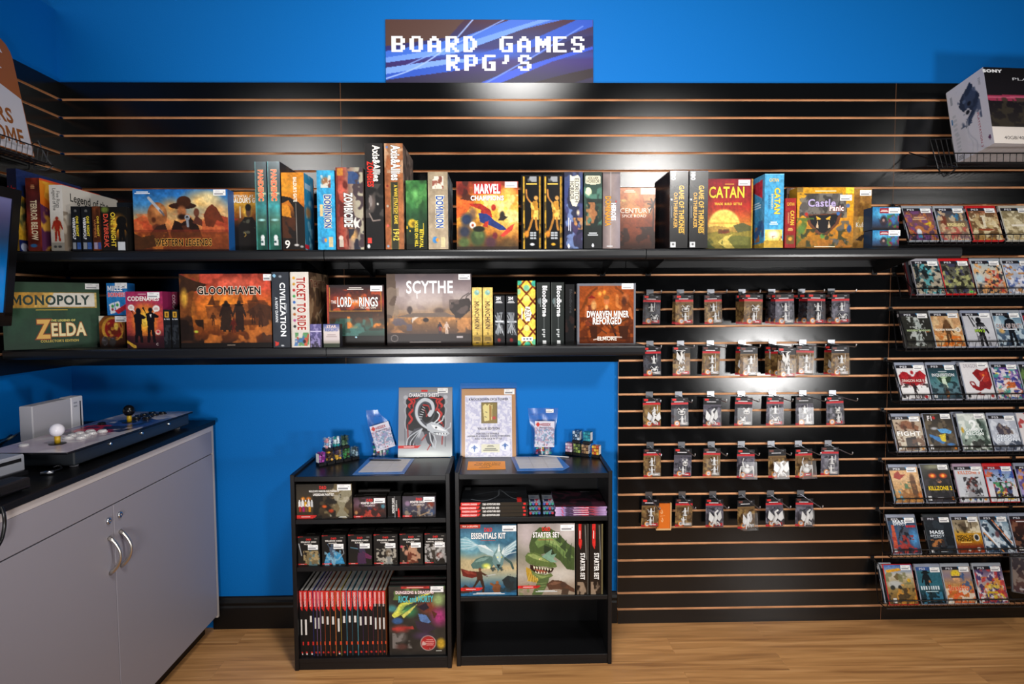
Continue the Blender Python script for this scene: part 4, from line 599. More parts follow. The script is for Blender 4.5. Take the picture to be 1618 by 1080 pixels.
game('square box of orange-lit bearded miners, with a grey border', 912, 1005, 447.5, -.335, .07, [g('6a6c74'), r(.035, .045, .965, .985, '8a3e14'), e(.5, .35, .42, .38, 'b05a1c', .9), e(.38, .17, .05, .06, 'f0a040', .8), e(.46, .15, .04, .05, 'e89838', .8), *[l('6a3210', .02, (.06+.03*k, .45-.04*k), (.16+.03*k, .22-.035*k), (.34, .06+.01*k)) for k in range(4)], *[l('6a3210', .02, (.94-.03*k, .45-.04*k), (.84-.03*k, .22-.035*k), (.66, .06+.01*k)) for k in range(4)], p('6a2c18', (.12, .5), (.18, .36), (.3, .34), (.34, .5), (.32, .7), (.14, .7)), e(.24, .27, .07, .08, 'a04a20', .4), p('7a1c14', (.17, .25), (.24, .19), (.32, .24)), e(.28, .36, .06, .10, 'c08a50', .5), p('7a3a18', (.42, .44), (.5, .36), (.58, .44), (.6, .55), (.42, .55)), e(.5, .29, .06, .08, 'b8683a', .4), e(.5, .23, .06, .04, '7a4a20', .3), e(.5, .39, .04, .05, 'd89a5a', .5), p('7a3814', (.72, .5), (.76, .36), (.88, .36), (.94, .5), (.9, .72), (.74, .7)), e(.82, .24, .08, .09, 'a85a2c', .4), e(.8, .30, .06, .1, '4a2414', .5), l('b86a30', .05, (.74, .4), (.68, .36), (.68, .2)), l('b06030', .05, (.9, .42), (.93, .62)), l('a8582c', .05, (.16, .4), (.14, .6)), l('4a2c18', .02, (.2, .62), (.5, .82)), l('3a2414', .02, (.6, .72), (.9, .55)), l('241814', .03, (.56, .62), (.66, .86)), m('4a1e0c', 7, .54, 3, (.04, .55, .96, .97), .8), p('3a1a0c', (.2, .7), (.34, .7), (.34, .9), (.24, .9)), p('3a1a0c', (.7, .7), (.88, .7), (.86, .92), (.74, .92)), r(.035, .88, .965, .985, '3a1608', .6), t('DWARVEN MINER', .52, .505, .10, 'f0e8e0', .72, o='5a2410', b=.03), t('REFORGED', .51, .615, .105, 'f0e8e0', .50, o='5a2410', b=.03), t('ELMORE', .51, .905, .06, 'e8dcd0', .34, b=.02), l('e8dcd0', .012, (.28, .925), (.5, .875), (.76, .885))], z=LZ, mat='wrapped', group=GL_, stk=(.86, .05), base='70727a')

# ---------------------------------------------------------------- inside and on the two bookcases
GB = 'role-playing goods in the left bookcase'; GB2 = 'role-playing goods in the right bookcase'
DND = 'd02c28'
def logo(u, v, h=.07, w=.14): return t('D&D', u, v, h, DND, w, b=.038)
def flag(v=.92, w=.34, hh=.05): return [p(DND, (0, v-hh), (w, v-hh), (w*.92, v+hh*.4), (w*.8, v+hh), (0, v+hh)), bars(w*.45, v, w*.6, hh*.8, 'e8c8c4', 1)]
paint_set = [g('2a241c', '3a3226', '4a3c28', '2c2218'), m('7a6a48', 6, .55, 3, (.5, 0, 1, 1)), p('8a8268', (.76, .3), (.82, .2), (.98, .12), (1, .3), (.9, .5), (.84, .75), (.95, .95), (.7, .95), (.78, .7), (.72, .5)), m('181410', 7, .54, 6, (.3, .3, .8, 1)), m('b8b09a', 8, .6, 8, (.6, .1, 1, .95), .7), e(.5, .65, .06, .06, 'd85a20', .6), e(.62, .78, .06, .07, 'b83a18', .6), e(.12, .42, .05, .07, 'e88a20', .7), e(.22, .42, .06, .07, 'e07a20', .7),
             *[q for k in range(9) for q in (r(.035+.055*(k % 5)+.012*(k//5), .50+.14*(k//5), .075+.055*(k % 5)+.012*(k//5), .66+.14*(k//5), ('e8e4e0', 'e8e4e0', 'd8a030', 'e0d8d0', 'c8c8c8', 'b02820', '9a2060', '7a4a2a', 'd8901c')[k]), p('f0eeea', (.04+.055*(k % 5)+.012*(k//5), .50+.14*(k//5)), (.055+.055*(k % 5)+.012*(k//5), .42+.14*(k//5)), (.07+.055*(k % 5)+.012*(k//5), .50+.14*(k//5))))], logo(.48, .10, .085, .13), t("NOLZUR'S MARVELOUS PIGMENTS", .50, .205, .05, 'eeeae4', .54, b=.028), t('UNDERDARK PAINT SET', .49, .305, .06, 'eeeae4', .38, b=.032), *flag(.945, .36, .045), bars(.83, .96, .16, .04, 'd8d8d0', 2)]
game('painting kit box with small bottle row and red logo, in the left bookcase', 464, 556, 764.5, F1+.015, .05, paint_set, z=S11, group=GB, stk=(.86, .10, .054, .024), base='1a1614')
game('dark box standing behind the painting kit box', 465, 559, 761, F1+.075, .05, [g('241f1a', '141210')], z=S11, group=GB, base='16130f')
mon = [[g('3a2430', '5a3840', '4a241c', '1c1416'), e(.3, .3, .4, .3, '6a5060', .8), p('a83a2c', (.2, .95), (.3, .6), (.5, .45), (.7, .6), (.85, .95)), e(.5, .55, .09, .10, '3a3a5a', .3), e(.36, .7, .1, .18, '8a2a20', .4), e(.64, .7, .1, .18, '8a2a20', .4), e(.08, .75, .06, .12, 'b07a4a', .5), e(.9, .45, .1, .16, '4a8090', .6), m('2a1a18', 8, .56, 4)], [g('3c3440', '4a404a', '38384a', '241c1c'), e(.15, .35, .1, .16, '8a708a', .5), e(.85, .4, .14, .2, '7a3020', .6), e(.85, .78, .16, .2, '3a4a6a', .5), man(.48, .95, .62, '6a5040', 1), e(.48, .5, .07, .08, '9a7a5a', .4), m('8a8078', 8, .57, 5, (.1, .4, .9, .95)), l('c8a070', .03, (.5, .95), (.8, .75)), e(.12, .8, .08, .16, '8a7a68', .5)]]
for i, (a_, b_, yt) in enumerate(((558, 610, 785.5), (635.5, 688.5, 783.5))):
    game(('monster card box with a red crab-like beast, beside the painting kit', 'monster card box with a ragged figure, right of the upright black deck')[i], a_, b_, yt, F1+.02, .026, mon[i]+[logo(.5, .14, .12, .19), t('MONSTER CARDS', .45, .28, .10, 'efe8e4', .44, b=.032), t('CHALLENGE 0-5' if i == 0 else 'CHALLENGE 6-16', .5, .41, .06, 'e0d8d4', .32, b=.028), *flag(.95, .3, .05)], z=S11, group=GB, stk=(.80, .16, .044, .02), base='17130f', top=[g('1c1815'), bars(.5, .5, .5, .3, '8a8078', 1)])
    for k in range(2 - i):
        game('black card box standing %s behind the %s monster cards' % (('next', 'last')[k], ('red beast', 'ragged figure')[i]), a_+2+k*6, b_+1+k*5, yt-4-k*8, F1+.055+k*.05, .026, [g('1c1815')], z=S11, group=GB, base='17130f', top=[g('1c1815'), bars(.5, .5, .6, .35, '9a9088', 1)])
game('black card box upright between the two monster card boxes', 612, 633.5, 783.5, F1+.02, .07, [g('1c1a1a', '141212'), t('MONSTER CARDS', .42, .45, .17, 'e4e0dc', .72, -1, b=.032), t('CHALLENGE 6-16', .66, .45, .1, 'd0ccc8', .5, -1, b=.028), p(DND, (.78, .6), (.86, .58), (.92, 1), (.76, 1)), l('b8b8b8', .02, (.52, 0), (.54, 1))], z=S11, group=GB, mat='wrapped', base='141212')
dk = [(466.5, 504.5, 847.5, 'PALADIN', 'a gold-armoured sword bearer', [p('7a6a4a', (.3, .95), (.42, .55), (.6, .5), (.85, .6), (1, .95)), l('b8bcc0', .03, (.04, .25), (.16, .65)), m('b8a070', 8, .53, 3, (.25, .5, 1, .98)), m('5a7a80', 7, .58, 5, (.5, .5, 1, 1))]), (508, 546, 845.5, 'RANGER', 'a blue-cloaked archer', [p('3a90c0', (.08, .95), (.2, .62), (.5, .5), (.8, .62), (.95, .95)), man(.42, .95, .66, '4a5a70', 1), l('b0b8c0', .02, (.86, .35), (.92, .6), (.7, .78)), m('8ab8d0', 8, .6, 5, (.1, .5, .8, 1))]), (549.5, 587.5, 844.5, 'BARD', 'a purple caped bard', [man(.56, .98, .66, '3a3048', 1), p('6a2a50', (.6, .55), (1, .72), (.95, .82), (.66, .75)), p('4a2c4a', (.4, .6), (.7, .6), (.75, .95), (.38, .95)), l('5a8aa0', .025, (.1, .42), (.4, .46))]),
      (590, 628, 844, 'CLERIC', 'a bearded cleric in grey', [man(.62, 1, .62, '8a8478', 1), e(.6, .62, .14, .12, '6a5a48', .5), p('8a8a86', (.5, .75), (.75, .75), (.8, .98), (.46, .98)), m('c0b8a8', 9, .55, 3, (.1, .48, .95, 1))]), (631, 668, 843, 'DRUID', 'a brown wild druid', [man(.48, .97, .6, '7a4a34', 1), e(.3, .62, .14, .12, 'c08a70', .5), p('6a3424', (.35, .6), (.65, .55), (.8, .95), (.3, .95)), m('c89878', 8, .56, 6, (.1, .4, .9, .95)), e(.08, .42, .08, .06, 'c04a5a', .5)]), (670.5, 707.5, 842.5, 'MARTIAL POWERS', 'an axe fighter over pale smoke', [e(.5, .6, .5, .25, '8a8884', .8), man(.38, .95, .64, '3c342c', 1), e(.7, .72, .2, .12, '6a3024', .5), m('d8d4d0', 8, .55, 3, (0, .35, 1, .95), .7), l('c8c8c8', .02, (.6, .9), (.9, .6))])]
for i, (a_, b_, yt, nm, ds, art) in enumerate(dk):
    game('black spell card deck showing %s' % ds, a_, b_, yt, F1+.02, .03, [g('1e1b19', '1a1715', '262019')]+art+[logo(.5, .10, .055, .24), t('SPELLBOOK CARDS', .5, .185, .045, 'efe9e2', .72, b=.032), t(nm, .46, .265, .038, 'dcd6ce', .35 if len(nm) < 9 else .8, b=.028), bars(.84, .08, .18, .02, 'b8b0a8', 1), p(DND, (0, 0), (.25, 0), (.2, .015), (0, .02)), *flag(.955, .42, .025)], z=S12, group='spell card decks in the left bookcase', stk=(.70, .37, .040, .020), base='171412', top=[g('1c1917')])
    for k in range(1 if i == 0 else 2):
        game('black spell card deck, %s behind the one with %s' % (('next', 'last')[k], ds), a_+1+k*3, b_+1.5+k*3, yt-3-k*5, F1+.055+k*.045, .03, [g('1e1b19')], z=S12, group='spell card decks in the left bookcase', base='171412', top=[g('211d1b'), bars(.5, .5, .6, .3, '9a948c', 1)])
# spine-out rule books
bx = [115, 160, 207, 252, 285, 315, 357, 403, 455, 502, 555, 602, 655, 700, 745, 792, 832, 868, 905]
sidec = ['141212', '181414', '2a3aa0', '9a7ab8', 'b08ac0', 'b85020', 'c0602c', 'b86a30', 'c8b040', '3a7a90', '3a7a90', '4a90a0', '4a3060', '7a3828', '6a2c50', 'b05a2c', '8a4a24', 'a0582c']
tl = [.42, .42, .17, .30, .30, .20, .22, .22, .36, .19, .18, .18, .24, .23, .23, .32, .32, .32]
bord = ['first', 'second', 'third', 'fourth', 'fifth', 'sixth', 'seventh', 'eighth', 'ninth', 'tenth', 'eleventh', 'twelfth', 'thirteenth', 'fourteenth', 'fifteenth', 'sixteenth', 'seventeenth', 'last']
for i in range(18):
    a_, b_ = P(450+bx[i]/5.686, 933, 'y', F1+.02), P(450+bx[i+1]/5.686, 933, 'y', F1+.02); a_[0] = max(a_[0], -.8155); w_ = b_[0]-a_[0]-.0004; h_ = (a_[2]+b_[2])/2-S13; dp = .215
    o = thing('rulebook', 'black hardcover book with red spine top, %s from the left on the bottom shelf' % bord[i], 'book', ((a_[0]+b_[0])/2, F1+.02+dp/2, S13+.0004), 0, 'red-topped rule books')
    q = MB(); w2 = w_/2; q.box((-w2, -dp/2+.0008, 0), (-w2+.0025, dp/2, h_), '161313'); q.box((w2-.0025, -dp/2+.0008, 0), (w2, dp/2, h_), sidec[i]); q.box((-w2, -dp/2+.0008, 0), (w2, -dp/2+.004, h_), '161313')
    card(q, (-w2, -dp/2, h_), X_, -Z_, w_, h_, [g('191616', '171414'), p(DND, (0, 0), (.9, 0), (.92, .25), (.72, .31), (.30, .27), (0, .12)) if i < 15 else r(0, 0, .8, .20, DND), r(.92, .0, 1, 1, sidec[i]), t('DUNGEONS & DRAGONS', .42, .13, .34, 'f0dcd8', .22, 1, b=.032), bars(.48, .345+tl[i]/2, .5, tl[i], 'ddd9d4', 1), *[r(.2, .345+tl[i]*k_, .8, .345+tl[i]*k_+.008, '171414') for k_ in (.3, .52, .8)], e(.5, .945, .22, .018, DND, .3), r(.72, .78, 1, .83, 'd8502c' if i > 2 else DND)]+([r(.38, .96, .66, .98, 'e8e4e0')] if i in (0, 1, 2, 8) else []), .0018)
    q.build('cover', o, 'card')
    q = MB(); q.box((-w2+.0026, -dp/2+.0045, .003), (w2-.0026, dp/2-.003, h_-.0035), 'b9b4ae'); q.build('pages', o, 'matte')
rm = [g('3a3630', '34302a', '2c2824'), n(.3, 6, 4), m('6a8a4a', 5, .56, 3, (0, 0, 1, .2)), p('d8d85a', (.05, .42), (.2, .25), (.5, .16), (.9, .03), (.55, .2), (.3, .28), (.22, .36), (.5, .28), (.1, .46)), e(.05, .32, .12, .07, '4a8a8a', .6), e(.36, .36, .2, .12, '3f8a5a', .8), p('d8d86a', (.22, .42), (.5, .26), (.38, .38), (.26, .46)), e(.72, .3, .24, .16, '8a4030', .8), e(.88, .2, .16, .14, '9ab070', .7), e(.9, .45, .2, .18, 'b03a7a', .8), e(.15, .5, .12, .06, '3a5a8a', .4), p('2a2430', (.5, .30), (.66, .24), (.72, .32), (.62, .36)), p('5a7ab0', (.52, .40), (.66, .42), (.74, .52), (.66, .56), (.55, .50)), p('3a2c3c', (.46, .5), (.7, .54), (.84, .62), (.66, .68), (.5, .62)), p('5a3020', (.76, .36), (.86, .4), (.8, .48)), e(.2, .62, .2, .08, 'a04038', .7), p('a83a34', (.05, .6), (.42, .58), (.44, .62), (.06, .64)), e(.22, .74, .12, .10, '5a5450', .5), m('8a8480', 8, .55, 6, (.05, .68, .4, .9)), e(.60, .72, .24, .08, '4a3850', .7), e(.69, .83, .145, .115, 'd8ccc4', .08), e(.69, .83, .135, .107, 'b03030', .08), m('e0c8c0', 9, .5, 3, (.58, .80, .72, .92)), bars(.72, .82, .16, .1, 'd88a84', 4), e(.92, .84, .1, .1, 'c8a030', .5), e(.22, .88, .14, .06, '5a3a34', .6), r(.22, .0, .72, .035, 'c03430', .9), bars(.47, .018, .4, .02, 'e8b0a8', 1), t('DUNGEONS & DRAGONS', .46, .088, .04, 'f0e4e4', .68, o='a03048', b=.032), t('RICK and MORTY', .48, .185, .085, '58b8c0', .62, o='2a4a40', b=.032), bars(.88, .945, .14, .015, 'd8d8d0', 1)]
a_, b_ = P(614, 926, 'y', F1+.02), P(703, 925, 'y', F1+.02)
for k in range(3):
    h_ = (a_[2]+b_[2])/2-S13; yy = F1+.03+.032*k
    box_at(('bright cartoon-splashed box with yellow slashes facing out beside the red-topped books', 'second copy behind the cartoon-splashed box', 'rearmost copy behind the cartoon-splashed box')[k], ((a_[0]+b_[0])/2, yy, S13+.0004), b_[0]-a_[0], .024, h_+.004*k, rm if k == 0 else [g('241f1d')], top=[g('3a2428', '1c1618', '2a4a40', '1c1818'), bars(.5, .5, .8, .3, '7a3040', 1)], stk=(.86, .045, .052, .024) if k == 0 else None, group='cartoon-splashed boxed sets', base='1c1816')
# right bookcase, upper compartment
def flat_stack(x0, x1, y1, n_, dy, Yf, dep, z, ops, top, lab, grp, edge):
    for k in range(n_):
        a_, b_ = P(x0, y1, 'y', Yf), P(x1, y1, 'y', Yf); hh = dy
        a_[0], b_[0] = max(a_[0], -.1640), min(b_[0], .4255)
        o = thing('rulebook', lab % ('bottom', 'second from bottom', 'third from bottom', 'top')[k], 'book', ((a_[0]+b_[0])/2+.002*math.sin(k*2.3), Yf+dep/2+.002*(k % 2), z+.0005+k*(hh+.0004)), .004*math.sin(k*3), grp)
        w2 = (b_[0]-a_[0])/2; q = MB()
        q.box((-w2, -dep/2+.0008, 0), (w2, dep/2, .0022), edge); q.box((-w2, -dep/2+.0008, hh-.0022), (w2, dep/2, hh-.0003), edge); q.box((-w2, -dep/2+.0008, .0022), (w2, -dep/2+.004, hh-.0022), edge)
        card(q, (-w2, -dep/2, hh), X_, -Z_, 2*w2, hh, ops, .002)
        card(q, (-w2, dep/2, hh), X_, -Y_, 2*w2, dep, top if k == n_-1 else [g(edge)], .003)
        q.build('cover', o, 'card'); q = MB(); q.box((-w2+.004, -dep/2+.0045, .0023), (w2-.004, dep/2-.004, hh-.0023), 'c9c4bc'); q.build('pages', o, 'matte')
flat_stack(723.5, 834, 812, 4, .0143, F2+.012, .215, S21, [g('1c1917', '2a241e'), p(DND, (0, 0), (.30, 0), (.27, .7), (.2, 1), (0, 1)), t('DUNGEONS & DRAGONS', .13, .5, .45, 'f0dcd8', .22, b=.028), t('D&D ADVENTURE GRID', .455, .5, .52, 'ece8e2', .26, b=.032), r(.60, .1, .92, .9, '2c241a'), r(.93, .2, .97, .8, DND)], [g('1e2024', '26292d', '1a1c20'), l('8a9098', .02, (.15, .8), (.35, .9), (.55, .6), (.58, .2), (.75, .7), (.9, .85)), l('5a6068', .02, (.2, .5), (.5, .3), (.85, .4)), r(.03, .02, .12, .2, 'a0a4a8'), r(.84, .7, .9, 1, DND)], 'black book with red flag spine lying in a pile, %s of four', 'pile of black flat books', '1a1816')
flat_stack(877.5, 963, 812, 4, .0088, F2+.012, .215, S21, [gx('c8a8cc', '9a88b8', '5a4a70', '8a4a70', 'c03040', 'a03038', '8a6a90', 'b89ac8'), m('3a2c40', 8, .55, 3, (.2, 0, .9, 1)), l('d02c38', .3, (.12, 0), (.16, 1)), bars(.5, .5, .4, .4, 'e0d0e0', 1)], [g('14131a', '1c1820', '201820', '2a1c24'), r(.6, .02, .8, .08, '6a6a70'), m('4a2030', 5, .58, 4), l('a02838', .012, (0, .95), (.4, .9))], 'lavender edged booklet with red lettering in a pile, %s of four', 'pile of lavender booklets', '9a86b4')
rg = random.Random(4)
for c_ in range(2):
    for k in range(3):
        a_, b_ = P((835.5, 856.5)[c_]+c_, 800, 'y', F2+.02), P((855, 876)[c_], 800, 'y', F2+.02); w_ = b_[0]-a_[0]-.002; hh = .0185
        o = thing('token_pack', 'clear tray of round colour tokens, %s of the %s stack' % (('lowest', 'middle', 'topmost')[k], ('left', 'right')[c_]), 'token pack', ((a_[0]+b_[0])/2, F2+.075, S21+.0005+k*.019), 0, 'stacked token trays', )
        q = MB(); q.bbox((-w_/2, -.055, 0), (w_/2, .055, hh), .002, 'd8e0e4'); q.build('tray', o, 'clear')
        q = MB(); card(q, (-w_/2+.002, .053, hh*.7), X_, -Y_, w_-.004, .106, [g('c8ccd4', 'a8b0c0'), r(.1, .5, .5, .8, '2a3050'), p('c0304a', (.5, .55), (.95, .45), (.7, .8)), e(.4, .25, .3, .12, '8aa0b8', .5)], .003); q.build('insert', o, 'card')
        for j in range(4):
            q = MB(); q.lathe((-w_/2+.006+j*(w_-.012)/3, -.05, hh*.45), [(.0052, 0), (.0052, .02)], ('c83a4a', '5a8aa8', '3a9a80', '4a60b0')[(j+k+c_) % 4], 10, 0, Y_); q.build('token', o, 'plastic')
ess = [g('2e5068', '44748e', '3c7088', '5c8484', 'b8a880', 'c8b488', '8a9a90', '2a5a78', '1e3a54'), e(.2, .3, .3, .2, '6aa4bc', .9), e(.85, .4, .3, .2, '2a5070', .9), e(.62, .36, .3, .1, '9cc0c8', .9),
       p('8ab8c4', (0, .20), (.10, .17), (.24, .24), (.34, .30), (.22, .36), (.02, .36)), *[l('cfe0e4', .007, (.30, .29), (.15+.0*k, .22+.035*k), (.01, .20+.045*k)) for k in range(4)], p('a8c4c8', (.28, .28), (.42, .30), (.58, .38), (.62, .46), (.50, .43), (.42, .40), (.36, .38)), p('dfe8e8', (.28, .28), (.44, .29), (.60, .39), (.46, .34)), p('9ab8c0', (.70, .42), (.80, .32), (1, .22), (1, .30), (.90, .40), (.80, .46)), *[l('e4eeee', .008, (.70, .44), (.84, .33+.03*k), (.99, .24+.05*k)) for k in range(4)],
       p('54746c', (.18, .56), (.28, .48), (.42, .44), (.56, .45), (.62, .54), (.56, .60), (.36, .62), (.22, .62)), p('7a9a90', (.24, .53), (.36, .47), (.52, .46), (.42, .51)), p('6a8a88', (.58, .44), (.64, .36), (.70, .30), (.74, .37), (.78, .46), (.76, .56), (.68, .66), (.62, .60), (.57, .52)), p('b0c8c4', (.62, .42), (.69, .36), (.74, .44), (.70, .54), (.66, .50)), p('dce8e4', (.66, .38), (.69, .26), (.71, .38)), p('dce8e4', (.73, .40), (.79, .31), (.76, .43)), e(.665, .46, .014, .010, 'f0e060', .3), e(.735, .46, .014, .010, 'f0e060', .3), p('1c2c2c', (.64, .56), (.72, .56), (.68, .62)), l('3c5450', .03, (.80, .48), (.90, .54), (.94, .62)), e(.46, .58, .10, .05, 'd8dc60', .7), e(.50, .60, .05, .03, 'f4f0a0', .7), m('2c3c3c', 16, .62, 5, (.5, .60, .9, .76)),
       p('6a241c', (0, .61), (.14, .645), (.30, .66), (.34, .72), (.20, .75), (.04, .72)), p('8a3a2c', (.02, .63), (.2, .66), (.3, .70), (.12, .69)), p('4a2c1e', (.28, .66), (.38, .65), (.40, .78), (.29, .79)), e(.345, .63, .028, .03, '6a4430', .3), l('4a2c1e', .025, (.38, .68), (.47, .72)), l('c8ccd0', .008, (.45, .72), (.62, .70)), p('3a261a', (.29, .77), (.35, .77), (.26, .87), (.19, .95), (.16, .94), (.24, .84)), p('3a261a', (.34, .77), (.40, .77), (.43, .87), (.42, .95), (.38, .95), (.38, .87)),
       p('7a4a2c', (.56, .90), (.60, .84), (.66, .82), (.72, .86), (.72, .94), (.66, .97), (.60, .96)), e(.655, .815, .03, .028, '9a5a30', .3), l('8a5430', .03, (.60, .86), (.54, .83)), p('262e30', (.74, .78), (.84, .72), (.96, .74), (1, .80), (1, .92), (.88, .94), (.78, .86)), m('28383c', 12, .56, 6, (.7, .70, 1, .95)), p('3a2c24', (0, .90), (.08, .84), (.16, .88), (.16, .98), (0, .99)), p('2a6890', (0, .965), (.2, .95), (.45, .985), (.7, .95), (1, .96), (1, 1), (0, 1)), r(0, 0, .36, .055, 'c03c2c'), t('FOR 2-6 PLAYERS', .18, .027, .022, 'f0dcd0', .28), logo(.5, .075, .05, .15), t('ESSENTIALS KIT', .50, .16, .075, 'f0ecea', .62, o='3a4a54', b=.03), l('c03c2c', .006, (.36, .225), (.62, .225))] + flag(.905, .40, .022) + [bars(.5, .965, .6, .03, 'e0e4e4', 2)]
star = [g('9a908c', 'a89c94', '9a9486', '8c8878', 'a09684', 'b8aea0', 'a08e7c', '9a8874'), e(.15, .15, .2, .3, 'bcaead', .8), e(.88, .12, .25, .22, 'cac0bc', .8), e(.75, .72, .35, .2, 'ccc4b8', .9),
        p('46582e', (.20, .30), (.26, .14), (.38, .05), (.56, .06), (.72, .14), (.88, .28), (1, .34), (1, .66), (.86, .64), (.74, .52), (.60, .44), (.46, .42), (.30, .46), (.22, .44)), p('6a8448', (.30, .26), (.42, .13), (.58, .12), (.74, .24), (.88, .38), (.98, .48), (.82, .48), (.66, .34), (.50, .28), (.36, .34)), p('8aa05e', (.40, .20), (.52, .15), (.64, .22), (.76, .34), (.60, .28)), *[p('38482a', (.40+.085*k, .10+.028*k*k*.5), (.50+.09*k, .02+.05*k), (.50+.085*k, .14+.032*k*k*.5)) for k in range(6)], *[l('34452a', .008, (.50+.06*k, .17+.045*k), (.46+.07*k, .36+.035*k)) for k in range(7)], p('2c3822', (.46, .30), (.60, .34), (.66, .44), (.54, .46), (.46, .40)),
        p('5c6e38', (.13, .45), (.18, .40), (.30, .40), (.42, .44), (.54, .50), (.67, .56), (.69, .61), (.60, .62), (.46, .60), (.32, .59), (.20, .56), (.14, .52)), p('8a9a58', (.16, .43), (.28, .42), (.42, .47), (.56, .54), (.42, .52), (.26, .48)), p('7aa088', (.42, .46), (.52, .40), (.60, .36), (.58, .44), (.68, .42), (.62, .50), (.70, .54), (.58, .54)), e(.395, .495, .030, .014, 'e8dc90', .3), e(.40, .495, .008, .010, '1c1a10', .3), e(.64, .565, .012, .008, '28301c', .3),
        p('32180f', (.22, .57), (.44, .61), (.64, .625), (.60, .68), (.46, .71), (.30, .68), (.22, .63)), p('a04a30', (.28, .63), (.44, .65), (.52, .68), (.40, .69)), *[p('eae4c4', (.27+.048*k, .592+.006*k), (.288+.048*k, .645+.004*k), (.306+.048*k, .598+.006*k)) for k in range(7)], *[p('eae4c4', (.30+.05*k, .69+.004*k), (.315+.05*k, .65+.004*k), (.33+.05*k, .695)) for k in range(5)], p('6a7a42', (.20, .62), (.32, .69), (.48, .715), (.58, .69), (.62, .73), (.50, .79), (.34, .78), (.22, .71)), p('8a9a58', (.28, .70), (.46, .74), (.56, .73), (.42, .77)),
        p('b8922e', (.14, .60), (.22, .63), (.26, .72), (.36, .78), (.42, .84), (.30, .82), (.18, .80), (.15, .70)), *[l('d8b85a', .010, (.22+.03*k, .68+.02*k), (.17+.05*k, .80+.01*k)) for k in range(5)], p('54663a', (.36, .78), (.56, .74), (.52, .86), (.42, 1), (.24, 1)), *[l('7a8a52', .010, (.34, .84+.04*k), (.50-.02*k, .83+.04*k)) for k in range(4)], p('5a3c2c', (.50, .85), (.60, .79), (.76, .80), (.88, .86), (1, .92), (1, .97), (.84, .93), (.66, .92), (.55, .93)), p('7a5440', (.54, .85), (.64, .81), (.76, .83), (.64, .86)), e(.80, .86, .07, .05, '4a342a', .4), p('4a382c', (.78, .90), (.90, .92), (.88, 1), (.76, 1)), m('7c8458', 18, .60, 5, (0, .84, .2, 1)), logo(.5, .075, .05, .15), t('STARTER SET', .50, .155, .07, 'f0ecea', .47, o='4a4438', b=.03), l('c03c2c', .006, (.36, .225), (.62, .225))] + flag(.885, .40, .022) + [bars(.5, .945, .4, .025, 'e0e4e4', 2)]
game('boxed kit with an icy winged dragon over a cloaked adventurer', 725, 816, 828, F2+.012, .05, ess, z=S22, cell=.0017, group=GB2, stk=(.875, .06, .056, .024), base='201c18', top=[g('1a1816'), bars(.5, .3, .6, .06, '8a8480', 1)])
game('boxed kit with a green dragon baring its teeth', 817.5, 908.5, 827, F2+.012, .05, star, z=S22, cell=.0017, group=GB2, stk=(.87, .06, .056, .024), base='201c18', top=[g('1a1816'), bars(.5, .3, .6, .06, '8a8480', 1)])
for i, (a_, b_) in enumerate(((910, 930.5), (931.5, 953))):
    game('black box spine with white title, %s of two beside the green dragon kit' % ('left' if i == 0 else 'right'), a_, b_, 827.5, F2+.012, .22, [g('221d1a', '1c1816', '241c16'), p(DND, (.18, 0), (.42, 0), (.44, .30), (.36, .36), (.18, .28)), bars(.3, .15, .08, .2, 'e8c8c0', 1), t('STARTER SET', .52, .60, .33, 'eceae6', .38, -1 if 0 else 1, b=.032), l('8a8880', .01, (.72, .02), (.82, .5)), m('a89078', 8, .55, 3+i, (.1, .82, .8, 1)), r(.88, 0, 1, 1, ('4a4640', '6a6040')[i])], z=S22, mat='wrapped', group='pair of black kit spines', base='1a1614')
# --- things standing on the tops
ZA, ZB = T1-.0078, T2-.0078
def leaning(name, label, cat, xl, xr, yb, ytp, zz, lean, thick, ops, mat, group=None, stk=None, base='222', film=None, backc=None):
    A, B = P(xl, yb, 'z', zz), P(xr, yb, 'z', zz); y0 = (A[1]+B[1])/2; w_ = abs(P(xr, ytp, 'y', y0+lean)[0]-P(xl, ytp, 'y', y0+lean)[0]); zt_ = P((xl+xr)/2, ytp, 'y', y0+lean)[2]
    h_ = math.hypot(zt_-zz, lean); an = -math.atan2(lean, zt_-zz)
    o = thing(name, label, cat, ((A[0]+B[0])/2, y0, zz+.0006), 0, group, (an, 0, 0))
    q = MB(); q.box((-w_/2, .0005, 0), (w_/2, thick, h_), base); card(q, (-w_/2, 0, h_), X_, -Z_, w_, h_, ops, .0018); q.build('cover' if not backc else 'printed_sheet', o, mat)
    return o, w_, h_
drag = [g('8a8a90', '96969c', '909096', '8e8e94', 'dfe6e4'), p('1a181b', (.14, .16), (.22, .13), (.78, .13), (.86, .16), (.86, .60), (.72, .64), (.28, .64), (.14, .60))]  # pale foot of the gradient is glare painted into the folio cover
for s_ in (0, 1):
    f_ = lambda u: u if s_ == 0 else 1-u
    drag += [l('a8a8ae', .016, *[(f_(u), v) for u, v in ((.15, .16), (.10, .22), (.15, .27), (.11, .33), (.14, .42), (.12, .52), (.15, .62))]), l('c02822', .030, *[(f_(u), v) for u, v in ((.19, .17), (.25, .22), (.19, .27), (.26, .33), (.20, .39), (.25, .46), (.20, .52))]), l('c02822', .020, *[(f_(u), v) for u, v in ((.24, .17), (.30, .20), (.27, .27), (.31, .34))]), e(f_(.13), .15, .05, .035, 'b4b4ba', .3), e(f_(.24), .30, .03, .02, '1a181b', .2), l('9a1c1a', .016, (f_(.17), .54), (f_(.19), .82)), l('5a5a60', .010, (f_(.12), .60), (f_(.13), .85))]
